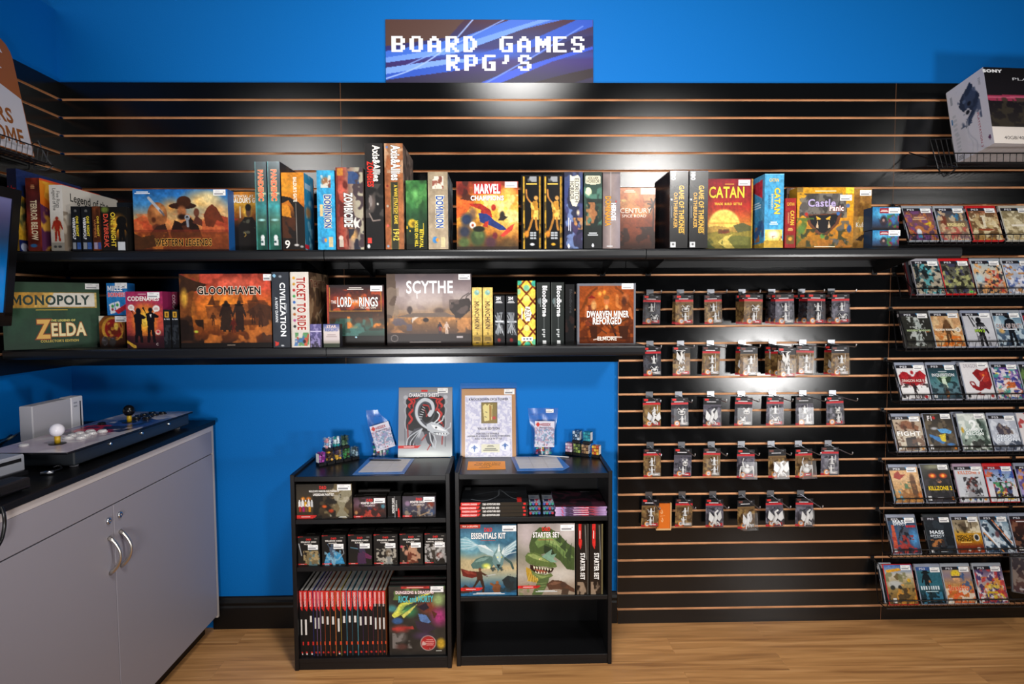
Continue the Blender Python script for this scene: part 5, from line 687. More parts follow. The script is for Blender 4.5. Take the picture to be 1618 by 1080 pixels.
drag += [l('c02822', .018, (.28, .17), (.40, .155), (.5, .15), (.60, .155), (.72, .17)), e(.48, .34, .21, .22, '3a3a40', .06), e(.49, .34, .17, .18, '0f0e10', .06), l('a82420', .022, (.46, .26), (.56, .28), (.58, .36), (.52, .42)), l('7a1c1a', .016, (.44, .32), (.50, .34), (.52, .40)),
         p('4a4a52', (.16, .84), (.20, .70), (.30, .60), (.44, .58), (.40, .68), (.34, .80), (.30, .88)), p('2c2c32', (.20, .84), (.26, .70), (.38, .62), (.34, .74), (.30, .86)), *[l('c4c8ce', .014, (.44, .60), (.30+.02*k, .66+.03*k), (.18+.05*k, .74+.045*k), (.15+.075*k, .86+.01*k)) for k in range(4)],
         l('c8ccd2', .062, (.60, .60), (.44, .52), (.35, .40), (.37, .26), (.48, .19), (.60, .23), (.63, .32), (.58, .40)), l('44464e', .030, (.58, .58), (.45, .50), (.38, .39), (.40, .28), (.48, .225), (.57, .25), (.60, .32)), *[l('e8eaee', .008, (.37+.015*k, .46-.035*k), (.43+.012*k, .46-.03*k)) for k in range(6)],
         p('c0c4ca', (.52, .54), (.62, .50), (.76, .54), (.90, .62), (.95, .67), (.88, .71), (.72, .69), (.62, .66), (.54, .62)), p('f0f2f4', (.60, .54), (.74, .56), (.90, .64), (.80, .63), (.66, .60)), e(.70, .585, .022, .014, '1a181b', .2), l('2a2a30', .012, (.66, .655), (.78, .665), (.90, .675)), *[p('f4f6f6', (.70+.05*k, .66), (.72+.05*k, .695), (.735+.05*k, .665)) for k in range(4)],
         l('d8dce0', .018, (.66, .52), (.74, .46), (.76, .40), (.72, .36)), l('d8dce0', .016, (.72, .53), (.82, .48), (.84, .42)), l('c8ccd2', .014, (.88, .62), (.96, .58), (.97, .52)), p('3c3c44', (.46, .64), (.58, .64), (.66, .72), (.62, .86), (.54, .80)), l('c4c8ce', .020, (.58, .66), (.60, .76), (.66, .86)), l('c4c8ce', .016, (.66, .69), (.70, .78), (.68, .88)), l('a82824', .016, (.52, .68), (.44, .76), (.30, .80)), l('a82824', .013, (.60, .82), (.54, .90)), e(.36, .78, .09, .07, '6c7078', .4),
         e(.5, .98, .45, .09, 'eef4f0', .6), r(.0, .835, .36, .875, DND), p(DND, (.36, .835), (.42, .83), (.36, .875)), bars(.2, .855, .26, .02, 'ecd0cc', 1), t('CHARACTER SHEETS', .47, .118, .052, 'f0eef0', .56, o='28282c', b=.03), r(.42, .045, .54, .07, DND), l('b09a60', .008, (.22, .06), (.40, .06)), l('b09a60', .008, (.56, .06), (.74, .06)), r(0, 0, 1, .008, '2a2a2c'), ('plain',)]
o, w_, h_ = leaning('folio', 'grey folio with a curling silver dragon on black, leaning on the wall', 'folio', 629.5, 714, 722, 611, ZA, .055, .012, drag, 'card', base='2a2a2e')
sticker(o, w_*.32, -.0007, h_*.945, .046, .022)
tower = [('plain',), g('b98a5a', 'b58656', 'bd8e5e'), r(.06, .10, .93, 1, 'e6e3ea'), *[l('b6b4cc', .006, *[(.08+.84*rg.random(), .12+.86*rg.random()) for _ in (0, 1)]) for _ in range(0)], m('bab8d2', 26, .58, 3, (.07, .12, .92, .99), .8), m('c6c4da', 34, .56, 9, (.07, .12, .92, .99), .7), r(.36, .20, .66, .51, '6a5a2a'), r(.375, .21, .645, .50, '8a7434'), p('e4d48a', (.39, .26), (.44, .22), (.47, .25), (.51, .22), (.55, .25), (.57, .23), (.56, .46), (.42, .48)), p('a87c34', (.51, .23), (.56, .26), (.55, .46), (.51, .47)), e(.6, .43, .04, .03, 'c03a34', .4), l('3a2a14', .008, (.44, .34), (.47, .35)), l('3a2a14', .008, (.43, .41), (.46, .42)), t('KNOCKDOWN DICE TOWER', .5, .155, .032, '2a2a38', .73, b=.03), t('VALUE EDITION', .5, .585, .033, '2a2a38', .41, b=.03), t('PORTABLE & DURABLE', .48, .66, .024, '2a2a38', .42, b=.03), t('ASSEMBLES & KNOCKS DOWN IN SECONDS', .5, .695, .022, '2a2a38', .78, b=.03), t('ROLL YOUR DICE IN STYLE', .49, .73, .024, '2a2a38', .50, b=.03), e(.235, .87, .11, .075, 'eeeef4', .05), e(.80, .84, .10, .075, 'eeeef4', .05), *[q for u, v in ((.235, .87), (.8, .84)) for q in (l('3a6ab0', .012, (u, v-.04), (u, v+.045)), l('3a6ab0', .012, (u-.05, v-.005), (u, v-.03), (u+.05, v-.005)), e(u, v, .03, .02, '3a6ab0', .4))], r(.36, .815, .70, .93, 'e4e0c4'), bars(.53, .84, .14, .03, '6a6a5a', 2), bars(.53, .89, .28, .045, '7a7a6a', 2)]
o, w_, h_ = leaning('dice_tower_kit', 'flat kraft board kit with printed sheet in a clear bag, leaning on the wall', 'game kit', 730, 815, 722, 614, ZB, .05, .010, tower, 'card', base='a97c4e', backc=1)
sticker(o, w_*.385, -.0016, h_*.955, .046, .024)
q = MB(); bw = w_/2+.006
q.box((-bw, -.0012, .0), (bw, -.0009, h_+.026), 'eef2f6'); q.box((-bw, .0105, .0), (bw, .0108, h_+.026), 'eef2f6'); q.tube([(-bw, -.0014, h_+.016), (bw, -.0014, h_+.016)], .0006, 'c8d8e8', 6); q.tube([(-bw, 0, .0), (-bw, 0, h_+.026), (bw, 0, h_+.026), (bw, 0, 0)], .0007, 'd8e4ee', 6); q.build('clear_bag', o, 'thin_film')
def flatpoly(name, label, cat, px, z, thick, col, mat='card', group=None, build=True):
    pts = np.array([P(x, y, 'z', z) for x, y in px]); c0 = pts.mean(0)
    o = thing(name, label, cat, (c0[0], c0[1], z+.0004), 0, group); q = MB(); poly = [(q_[0]-c0[0], q_[1]-c0[1]) for q_ in pts]
    ar = sum(a[0]*b_[1]-b_[0]*a[1] for a, b_ in zip(poly, poly[1:]+poly[:1])); poly = poly if ar > 0 else poly[::-1]
    return o, poly, c0
def slab(q, poly, z0, z1, c): q.extrude(poly[::-1] if False else poly, (0, 0, z0), X_, Y_, Z_*(z1-z0), c)
o, poly, c0 = flatpoly('note_card', 'orange note card with dark handwriting lying on the right bookcase', 'card', [(740, 729), (798, 728.6), (799, 741), (738, 742)], ZB, .001, 'ff9')
q = MB(); slab(q, poly, 0, .0008, 'ff9a10'); q.build('paper', o, 'card')
q = MB(); A = P(741, 730, 'z', ZB); B = P(797, 730, 'z', ZB); Cc = P(739, 741, 'z', ZB)
card(q, (A[0]-c0[0], A[1]-c0[1], .0012), X_, -Y_, B[0]-A[0], A[1]-Cc[1], [g('ff9a10'), t('You Can Have', .55, .2, .14, '6a3a08', .7, b=.02), t('Roll The Dice', .52, .45, .14, '6a3a08', .72, b=.02), t('Try it', .5, .65, .12, '6a3a08', .3), bars(.45, .88, .4, .1, '8a4c0c', 1)], .003); q.build('writing', o, 'card')
for i, (px, pp) in enumerate(([[(557, 749.6), (639, 748), (655, 724.6), (584, 722)], [(566, 746.5), (635, 745), (649, 726), (589, 725.5)]], [[(806.6, 721), (817, 744), (889, 743), (900, 737.6), (882.6, 721)], [(813, 722), (821, 740.5), (890, 739), (879, 722)]])):
    zz = (ZA, ZB)[i]
    o, poly, c0 = flatpoly('document_sleeve', 'clear blue-edged sleeve holding a printed sheet, lying on the %s bookcase' % ('left', 'right')[i], 'sleeve', px, zz, .002, '5a88c0')
    q = MB(); slab(q, poly, 0, .0012, '4a78b8'); q.build('backing', o, 'plastic')
    o2, poly2, c2 = flatpoly('x', 'x', 'x', pp, zz, .002, 'fff'); bpy.data.objects.remove(o2); q = MB(); pl = [(u+c2[0]-c0[0], v+c2[1]-c0[1]) for u, v in poly2]; slab(q, pl, .0013, .0018, 'cfc9c6')
    pb = np.array([P(x, y, 'z', zz) for x, y in pp])-c0; pv = lambda s_, t_: (pb[0]*(1-s_)+pb[3]*s_)*(1-t_)+(pb[1]*(1-s_)+pb[2]*s_)*t_
    for s_ in (.33, .66):
        a_, b_ = pv(s_, .02), pv(s_, .98); q.tube([(a_[0], a_[1], .0019), (b_[0], b_[1], .0019)], .0006, '9a9490', 4)
    for t_ in (.3, .62):
        a_, b_ = pv(.03, t_), pv(.97, t_); q.tube([(a_[0], a_[1], .0019), (b_[0], b_[1], .0019)], .0004, 'a8a29c', 4)
    q.build('printed_sheet', o, 'card')
for a_, b_, zz, c_, tx in (((583, 728.5), (634, 729), ZA, '1a1a1c', 'thin dark stylus lying across the left sleeve'), ((851, 720), (899, 723), ZB, 'd8d4d0', 'thin white stick lying behind the right sleeve')):
    A, B = P(*a_, 'z', zz), P(*b_, 'z', zz); c0 = (A+B)/2; q = MB(); k = .0075; q.tube([A-c0+Z_*k*0, A-c0+(B-A)*.04, B-c0-(B-A)*.06, B-c0], [.001, .0026, .0026, .0012], c_, 10)
    tag(q.build('stylus', None, 'plastic', True, (c0[0], c0[1], zz+(.0066 if zz == ZA else .0034))), tx, 'stylus')
# dice boxes
def die(q, c0, s_, rg, col):
    a = rg.random()*6; b_ = rg.random()*1.2; R_ = Matrix.Rotation(a, 3, 'Z') @ Matrix.Rotation(b_, 3, 'X'); k = rg.randrange(3)
    if k == 0: V = [(x, y, z) for x in (-1, 1) for y in (-1, 1) for z in (-1, 1)]; F = [(0,1,3,2),(4,6,7,5),(0,4,5,1),(2,3,7,6),(0,2,6,4),(1,5,7,3)]; s_ *= .8
    else: V = [(1.25,0,0),(-1.25,0,0),(0,1.25,0),(0,-1.25,0),(0,0,1.25),(0,0,-1.25)]; F = [(0,2,4),(2,1,4),(1,3,4),(3,0,4),(2,0,5),(1,2,5),(3,1,5),(0,3,5)]
    q.add([np.array(R_ @ Vector(v))*s_+np.asarray(c0) for v in V], F, col)
def dice_box(label, loc, rz, cols, w_=.034, h_=.056, grid=False, group='dice boxes', side=None):
    o = thing('dice_box', label, 'dice box', loc, rz, group); q = MB(); b0 = .012
    q.bbox((-w_/2, -w_/2, 0), (w_/2, w_/2, b0), .001, '121214'); q.build('base', o, 'plastic')
    q = MB(); q.bbox((-w_/2+.0005, -w_/2+.0005, b0), (w_/2-.0005, w_/2-.0005, h_), .001, 'e8eef2'); q.build('clear_lid', o, 'clear')
    rg = random.Random(int(1e4*(loc[0]+2*loc[1]))); n_ = 0
    if grid:
        k = 3; c_ = (w_-.004)/k
        for ix in range(k):
            for iy in (0, k-1):
                for iz in range(3):
                    if n_ > 24: break
                    q = MB(); x, y, z = -w_/2+.002+c_*(ix+.5), -w_/2+.002+c_*(iy+.5), b0+.001+((h_-b0-.003)/3)*(iz+.5); d_ = c_*.46
                    q.box((x-d_, y-d_, z-d_*1.2), (x+d_, y+d_, z+d_*1.2), cols[(ix+iy+iz) % len(cols)])
                    for pu, pv_ in ((-.5, -.5), (.5, .5), (0, 0)): q.box((x+pu*d_*.9-.0008, y-d_-.0002, z+pv_*d_-.0008), (x+pu*d_*.9+.0008, y-d_, z+pv_*d_+.0008), cols[-1])
                    q.build('die', o, 'plastic'); n_ += 1
    else:
        for iz in range(4):
            for ix in (-1, 1):
                for iy in (-1, 1):
                    q = MB(); die(q, (ix*w_*.21+rg.uniform(-.002, .002), iy*w_*.21, b0+.007+iz*.0105), .0062, rg, cols[rg.randrange(len(cols))]); q.build('die', o, 'plastic')
    if side:
        q = MB(); s_ = side; q.box((s_*w_/2, -w_*.42, b0+.003), (s_*(w_/2+.0005), w_*.30, h_-.004), 'e6e4e2'); q.build('side_label', o, 'card')
    return o
A, B = P(506, 737, 'z', ZA), P(577, 723.5, 'z', ZA); dv = (B-A); an = math.atan2(dv[1], dv[0]); st_ = np.linalg.norm(dv)/4.6; u_ = dv/np.linalg.norm(dv); nv = np.array([-u_[1], u_[0], 0])
lc = [(('8a2a8a', 'c050b0', '5a1c60'), 'purple dice, at the left end of the lower row'), (('d8a030', 'b07a1c', '3a2a1c'), 'amber dice, second in the lower row'), (('e0b040', '8a6a4a', '4a3a50'), 'gold and smoke dice, third in the lower row'), (('2a6a30', '4aa050', '4a3a2a'), 'green dice, fourth in the lower row'), (('7a98a0', '3a4a50', 'a8c0c8'), 'grey-blue dice, right end of the lower row')]
st_ = .0385
for i, (cs, tx) in enumerate(lc):
    c0 = A+u_*st_*(i+.35)+nv*.018; dice_box('clear box of '+tx, (c0[0], c0[1], ZA+.0004), an, cs, group='left dice box pile', side=-1 if i == 0 else None)
for i, (cs, tx) in enumerate(((('d8e4ec', '8ab0d0', 'e0a0a8'), 'white and ice dice, left in the upper row'), (('e8eef0', '1a9a98', 'cfe4e4'), 'white and teal dice, middle of the upper row'), (('1c3a24', '5a7a5a', '2a4a30'), 'dark green dice, right in the upper row'))):
    c0 = A+u_*st_*(i+1.2)+nv*.022; dice_box('clear box of '+tx, (c0[0], c0[1], ZA+.0571), an, cs, group='left dice box pile')
A, B = P(893, 718, 'z', ZB), P(947, 724, 'z', ZB); dv = B-A; an = math.atan2(dv[1], dv[0]); u_ = dv/np.linalg.norm(dv); nv = np.array([-u_[1], u_[0], 0])
for i, (cs, tx, k) in enumerate(((('d8b0c0', 'c890a8', 'e8d8e0'), 'pink dice cubes, left end of the lower row', 0), (('2a3a24', '5a6a30', '9ab050'), 'dark green dice cubes, second in the lower row', 1), (('5a4030', '8a6a4a', 'c09a6a'), 'brown dice cubes, third in the lower row', 2), (('d8902c', 'c03a20', 'f0c040'), 'orange dice cubes, right end of the lower row', 3.25))):
    c0 = A+u_*.0385*(k+.4)+nv*.018; dice_box('small clear box of '+tx, (c0[0], c0[1], ZB+.0004), an, cs, .035, .056, True, 'right dice box pile', 1 if k > 1 else None)
for i, (cs, tx, k) in enumerate(((('24486a', '2a5a80', 'd0e0ec'), 'navy dice cubes with white pips, left in the upper row', .9), (('1c7a90', '2a98a8', '3ab0b8'), 'teal dice cubes, right in the upper row', 2.2))):
    c0 = A+u_*.0385*(k+.4)+nv*.02; dice_box('small clear box of '+tx, (c0[0], c0[1], ZB+.0571), an, cs, .036, .056, True, 'right dice box pile', 1)
# dice pouches
def pouch(label, c0, rz, w0, w1, h_, lean, lab, labrect, rot_lab, seed, orange=False):
    o = thing('dice_pouch', label, 'dice pouch', c0, rz, 'clear dice pouches', (-lean, 0, rz)); q = MB(); nz = 14; nx = 10; rg = random.Random(seed)
    def pt(s_, k, f):
        v = k/nz; hw = (w0*(1-v)**1.0+w1*v)/2*(1-.10*math.sin(math.pi*min(1, v*1.35))) ; th = .026*max(0, (1-v*1.15))**.6 if v < .87 else .0008
        u = s_/nx*2-1; return np.array([u*hw, -f*th*(1-u*u*.8)+.0015*math.sin(7*u+9*v+seed), v*h_])
    for f in (1, -1):
        V = [pt(s_, k, f) for k in range(nz+1) for s_ in range(nx+1)]; F = [(k*(nx+1)+s_, k*(nx+1)+s_+1, (k+1)*(nx+1)+s_+1, (k+1)*(nx+1)+s_) for k in range(nz) for s_ in range(nx)]
        q.add(V, F if f > 0 else [x[::-1] for x in F], 'eef2f6')
    q.build('film_bag', o, 'film', True)
    q = MB()
    for s_ in (.855, .875): q.tube([pt(0, s_*nz, 1), pt(5, s_*nz, 1), pt(10, s_*nz, 1)], .0011, 'c8d8e6', 6)
    q.build('zip_seal', o, 'clear')
    cs = ('2a9a9a', '1a1c20', 'c0303a', 'd8b030', '3a3a8a', 'd8dce0', '3a8a4a', '6a6a70', 'b070a0')
    for k in range(30):
        v = (k//5)*.011+.008; hw = w0*.38; q = MB(); die(q, ((k % 5-2)/2*hw*.9+rg.uniform(-.003, .003), rg.uniform(-.012, .010), v), .0062, rg, cs[rg.randrange(9)]); q.build('die', o, 'plastic')
    u0, v0, lw, lh = labrect; R_ = Matrix.Rotation(rot_lab, 3, 'Y'); q = MB()
    U, V = np.array(R_ @ Vector((1, 0, 0))), np.array(R_ @ Vector((0, 0, -1))); cc = np.array([u0, -.0285, v0])
    card(q, cc-U*lw/2-V*lh/2, U, V, lw, lh, lab, .0018); q.build('label_card', o, 'card')
    sticker(o, w1*.22, -.003, h_*.94, .034, .016)
    if orange: q = MB(); q.box((-.026, -.012, .06), (.006, -.010, .095), 'e08a2c'); q.build('orange_card', o, 'card')
    return o
chx = [('plain',), g('dcd8e2', 'c8c8dc', 'd4d0dc'), m('8a88b0', 12, .56, 3, (0, .25, 1, .9)), m('b08a98', 14, .58, 5, (0, .25, 1, .95)), m('6a90a8', 14, .6, 7, (0, .3, 1, .95)), e(.16, .13, .10, .09, 'c83830', .3), l('c83830', .02, (.05, .13), (.28, .13)), l('c83830', .02, (.16, .04), (.16, .22)), t('HESSEX', .55, .13, .10, '9a2838', .52, b=.038), t('Pound-O-Dice', .55, .245, .06, '38385a', .62, b=.03), e(.62, .93, .04, .03, 'c05060', .3), t('CE', .48, .93, .06, '6a6a78', .1)]
c0 = P(600, 722, 'z', ZA); pouch('clear dice pouch with a tilted label, slumped by the grey folio', (c0[0], c0[1]+.03, ZA+.0004), .18, .085, .125, .205, .10, chx, (.008, .088, .085, .115), -.26, 3)
c0 = P(859, 719, 'z', ZB); pouch('clear dice pouch with upright label and orange card inside, by the small dice cubes', (c0[0], c0[1]+.02, ZB+.0004), 0, .088, .138, .208, .06, chx, (.004, .095, .088, .115), .02, 5, True)

# ---------------------------------------------------------------- miniatures on pegs
def mini_mesh(kind, seed):
    rg = random.Random(seed); q = MB(); c = 'd8d6d2'
    if kind == 0:      # standing figure on a round base
        q.lathe((0, 0, 0), [(.009, 0), (.009, .002), (.004, .0025)], c, 8); q.lathe((0, 0, .002), [(.006, 0), (.0045, .010), (.006, .017), (.003, .021), (.0034, .024), (.002, .028)], c, 7)
        a = rg.uniform(-.01, .012); q.tube([(-.005, 0, .018), (-.010, -.002, .014), (-.013, -.002, .022+a)], .0014, c, 5); q.tube([(.005, 0, .018), (.011, -.002, .016), (.012, -.003, .024-a)], .0014, c, 5); q.tube([(.012, -.003, .004), (.012, -.003, .036)], .0008, c, 4)
    elif kind == 1:    # crouching beast
        q.lathe((0, 0, 0), [(.010, 0), (.010, .002), (.004, .0025)], c, 8); q.ball((0, 0, .011), .0075, c, 0, 8, .8); q.ball((.006, -.003, .019), .0042, c, 0, 8); 
        for s_ in (-1, 1): q.tube([(s_*.005, 0, .010), (s_*.012, -.001, .012), (s_*.011, -.002, .002)], .0018, c, 5); q.tube([(s_*.003, 0, .014), (s_*.011, .001, .024), (s_*.016, 0, .017)], [.002, .0012, .0008], c, 5)
    elif kind == 2:    # many legged creature
        q.ball((0, 0, .018), .011, c, 0, 10, .9); q.ball((0, -.004, .034), .006, c, 0, 8)
        for k in range(8):
            s_ = -1 if k % 2 else 1; z = .012+.006*(k//2); q.tube([(s_*.006, 0, z), (s_*.020, -.003, z+.012-.003*(k//2)), (s_*.024, -.001, z-.014)], .0016, c, 5)
        q.tube([(-.008, 0, .026), (-.014, 0, .046), (-.011, -.002, .060)], [.002, .0016, .0008], c, 5)
    else:              # winged dragon
        q.tube([(.004, 0, 0), (-.006, 0, .012), (.002, -.002, .028), (-.004, -.003, .042), (.006, -.005, .050)], [.005, .007, .006, .0035, .003], c, 7)
        for s_ in (-1, 1):
            q.add([(s_*.002, .001, .022), (s_*.022, .002, .044), (s_*.026, .001, .020), (s_*.016, 0, .010)], [(0, 1, 2, 3)], c); q.tube([(s_*.002, .001, .022), (s_*.022, .002, .044)], .0014, c, 5); q.tube([(s_*.004, 0, .010), (s_*.012, -.002, .004), (s_*.014, -.003, -.004)], .002, c, 5)
    o = q.build('miniature', None, 'matte', True); me = o.data; bpy.data.objects.remove(o); return me
MINI = [mini_mesh(0, 1), mini_mesh(0, 5), mini_mesh(1, 2), mini_mesh(2, 3), mini_mesh(3, 4)]
def pack_ops(style, seed):
    bg = {'b': ['1c1b20', '26252c', '2a2a30'], 'w': ['6a5030', '7c5e38', '5a4228'], 'g': ['4a4650', '5c5862', '3c3a42']}[style]
    o = [('plain',), g(*bg), m({'b': '4a4a52', 'w': '4a341c', 'g': '2a2a30'}[style], 7, .55, seed, (0, .3, 1, .95)), m({'b': '3a2c2c', 'w': '9a7c48', 'g': '7a7680'}[style], 9, .58, seed+1, (0, .3, 1, .95)), r(0, 0, 1, .235, '131216'), r(.06, .03, .30, .09, DND if style == 'b' or seed % 2 else '6a3a34'), bars(.45, .135, .72, .04, 'dcdade', 1), bars(.78, .06, .2, .05, '8a8a90', 1)]
    if seed % 3 != 2: o += [r(0, .17, 1, .23, 'b8242c')]
    return o+[r(0, .92, .5, 1, 'b02028'), e(.34, .89, .17, .10, 'e08a24', .1), e(.34, .89, .115, .068, 'd8d4d8', .1), bars(.34, .89, .14, .05, '6a6a72', 2), r(.52, .86, .96, .96, ('b8242c' if seed % 2 else 'a8a4a0')), bars(.74, .91, .3, .05, 'e8dcd8', 1)]
def blister(label, loc, style, seed, big=0, rz=0, tilt=0, w=.078, h=.128, group='blister packed miniatures', minis=True):
    o = thing('blister_pack', label, 'blister pack', loc, 0, group, (0, tilt, rz)); q = MB(); w2 = w/2
    # card with hang hole, hung from its top: z = 0 is the hook
    card(q, (-w2, -.0006, .006), X_, -Z_, w, h, pack_ops(style, seed), .0022); q.box((-w2, -.0004, .006-h), (w2, .0006, .006), '1a1a1c'); q.build('backing_card', o, 'card')
    dp = .022+.03*big; q = MB(); z1, z0 = .006-h*.26, .006-h*.985; i_ = .006
    V = [(-w2+.002, -.0012, z0), (w2-.002, -.0012, z0), (w2-.002, -.0012, z1), (-w2+.002, -.0012, z1), (-w2+i_, -dp, z0+i_), (w2-i_, -dp, z0+i_), (w2-i_, -dp*.8, z1-i_*2), (-w2+i_, -dp*.8, z1-i_*2)]
    q.add(V, [(4, 5, 6, 7), (0, 1, 5, 4), (1, 2, 6, 5), (2, 3, 7, 6), (3, 0, 4, 7)], 'eef2f4'); q.build('blister_shell', o, 'clear')
    if minis:
        rg = random.Random(seed*7)
        for k in range(1 if big else 2):
            me = MINI[(3 if big == 1 and seed % 2 else 4) if big else rg.choice((0, 1, 2, 4) if seed % 2 else (0, 1, 1, 2))]
            c = bpy.data.objects.new('miniature', me); COL.objects.link(c); c.parent = o; s_ = 1.35 if big else 1.15
            c.location = (rg.uniform(-.006, .010), -dp*.45-.002, z0+.014+(0 if big else k*.040)); c.scale = (s_, s_, s_); c.rotation_euler = (0, 0, rg.uniform(-.6, .6))
    return o
def peg(x, slot, name):
    z = slotz(slot); o = thing('peg_hook', name, 'hook', (x, 0, z), 0, 'chrome slat hooks'); q = MB()
    q.box((-.016, -.003, -.020), (.016, -.0008, .012), '9a9ca2'); q.box((-.014, -.0008, .0), (.014, .008, .0035), '8a8c92'); q.build('mount_plate', o, 'metal')
    q = MB(); q.tube([(0, -.002, -.008), (0, -.19, -.008), (0, -.198, -.0055), (0, -.201, .002)], .0022, 'b8bac0', 8); q.ball((0, -.201, .003), .0034, 'd8dade', 0, 8); q.build('rod', o, 'metal', True)
    return o
rows = [(11, [(1026.7, 'b', 1, 0), (1074.8, 'w', 2, 0), (1122.8, 'w', 1, 0), (1172, 'w', 3, 0), (1219, 'g', 3, 0), (1266, 'b', 3, 0), (1313, 'g', 2, 0)], 'top'),
        (14, [(1026.7, 'b', 1, 0), (1075, 'w', 1, 0), (1122, 'w', 1, 0), (1172, 'w', 2, 0), (1220, 'w', 3, 0), (1268, 'w', 1, 0), (1313, 'w', 2, 0)], 'second'),
        (17, [(1026, 'w', 1, 0), (1072, 'b', 1, 0), (1122.5, 'g', 1, .35), (1171, 'b', 1, 0), (1220, 'g', 1, 0), (1268, 'g', 1, 0), (1315, 'g', 1, 0)], 'third'),
        (20, [(1027, 'w', 1, 0), (1076.5, 'g', 1, 0), (1123.5, 'w', 1, 0), (1171, 'g', 1, 1), (1218, 'w', 1, 1), (1261, 'w', 1, 1), (1308, 'g', 1, 0)], 'fourth'),
        (23, [(1025, 'w', 1, 0), (1077.5, 'w', 1, 0), (1126, 'g', 1, .3), (1172, 'w', 1, 1), (1217, 'g', 1, .3), (1264.5, 'g', 1, .4)], 'bottom')]
ordn = ['first', 'second', 'third', 'fourth', 'fifth', 'sixth', 'seventh']
cn = {'b': 'black', 'w': 'tan', 'g': 'grey'}
sd = 0
for slot, its, rn in rows:
    for i, (px, st_, cnt, big) in enumerate(its):
        z = slotz(slot); x = P(px, 0, 'y', 0)[0]; d_ = ray(px, P(0, 0, 'y', 0)[0]*0+482+(slotz(14)-z)*0); yy = {11: 459, 14: 540, 17: 619, 20: 699, 23: 777}[slot]; x = P(px, yy, 'y', 0)[0]
        peg(x, slot, 'chrome peg hook, %s from the left in the %s row' % (ordn[i], rn))
        for k in range(cnt):
            sd += 1; y = -.014-.030*big-(.026+.005*k)*(cnt-1-k if 0 else k)*1.0-.012
            spread = (x-P(790, yy, 'y', 0)[0])*0
            lab = '%s blister pack of figures, %s peg of the %s row%s' % (cn[st_], ordn[i], rn, '' if cnt == 1 else (', rearmost', ', next forward', ', frontmost')[k] if cnt == 3 else (', rear one', ', front one')[k])
            zz = z-.0105-.009
            blister(lab, (x+.004*math.sin(sd*1.7)+(-.012 if (slot, i) == (11, 5) and k < 2 else 0), y-(.02*k), zz), st_, sd, big, .05*math.sin(sd*2.3)+(.10 if (slot, i) == (11, 5) and k == 2 else 0), .025*math.sin(sd*1.1), h=.128)
x = P(1048, 815, 'y', -.01)[0]; zt_ = P(1048, 796, 'y', -.02)[2]; zb_ = P(1048, 837, 'y', -.03)[2]
o = thing('plastic_pouch', 'small orange plastic holder with two white marks, beside the bottom row of packs', 'holder', (x, -.004, zb_)); q = MB(); hh = zt_-zb_
card(q, (-.030, -.010, hh), X_, -Z_, .060, hh, [g('c8641c', 'd06a1e'), *[l('e8c8a0', .02, (u0, v), (u0+.06, v+.06), (u0+.12, v), (u0+.06, v-.09)) for u0, v in ((.3, .34), (.34, .66))], l('e8b080', .012, (.25, .5), (.6, .47))]); q.box((-.030, -.0098, 0), (.030, 0, hh), 'c05c18'); q.build('pouch', o, 'plastic')
q = MB(); q.bbox((-.034, -.014, -.006), (.034, -.0005, .002), .001, 'c8a070'); q.box((.0305, -.012, 0), (.036, -.002, hh+.003), 'c8a070'); q.build('holder_frame', o, 'plastic')

# ---------------------------------------------------------------- wire racks of disc games
def rack(row, slot, xl, xr):
    z = slotz(slot); o = thing('wire_rack', 'long black wire rack, %s of the eight holding disc cases' % row, 'wire rack', (xl, 0, z), 0, 'black wire racks'); W_ = xr-xl; c = '101012'
    zb = -.185; zf = zb+.040
    q = MB(); q.tube([(0, -.128, zf), (W_, -.128, zf)], .0026, c, 6); q.build('front_rail', o, 'wire')
    q = MB(); q.tube([(0, -.118, zb), (W_, -.118, zb)], .0024, c, 6); q.tube([(0, -.055, zb), (W_, -.055, zb)], .0024, c, 6); q.build('bottom_rail', o, 'wire')
    q = MB()
    for k in range(int(W_/.030)+1):
        x = k*.030; q.tube([(x, -.055, zb+.003), (x, -.120, zb+.002), (x, -.128, zf)], .0014, c, 4)
    q.build('cross_wires', o, 'wire')
    for x in [0]+[.62*k for k in range(1, int(W_/.62)+1)]:
        q = MB(); dz = -.0762 if slot == 9 else 0; q.tube([(x, -.002, dz-.006), (x, -.006, dz), (x, -.020, dz-.004), (x, -.055, zb), (x, -.118, zb), (x, -.128, zf), (x, -.055, zf+.03 if x else dz-.01), (x, -.012, dz-.012)] if x == 0 else [(x, -.004, -.150), (x, -.055, zb)], .0024, c, 6); q.box((x-.008, -.004, dz-.012), (x+.008, -.0008, dz+.006), c); q.build('end_bracket' if x == 0 else 'brace', o, 'wire')
    return o
TH = math.radians(21)
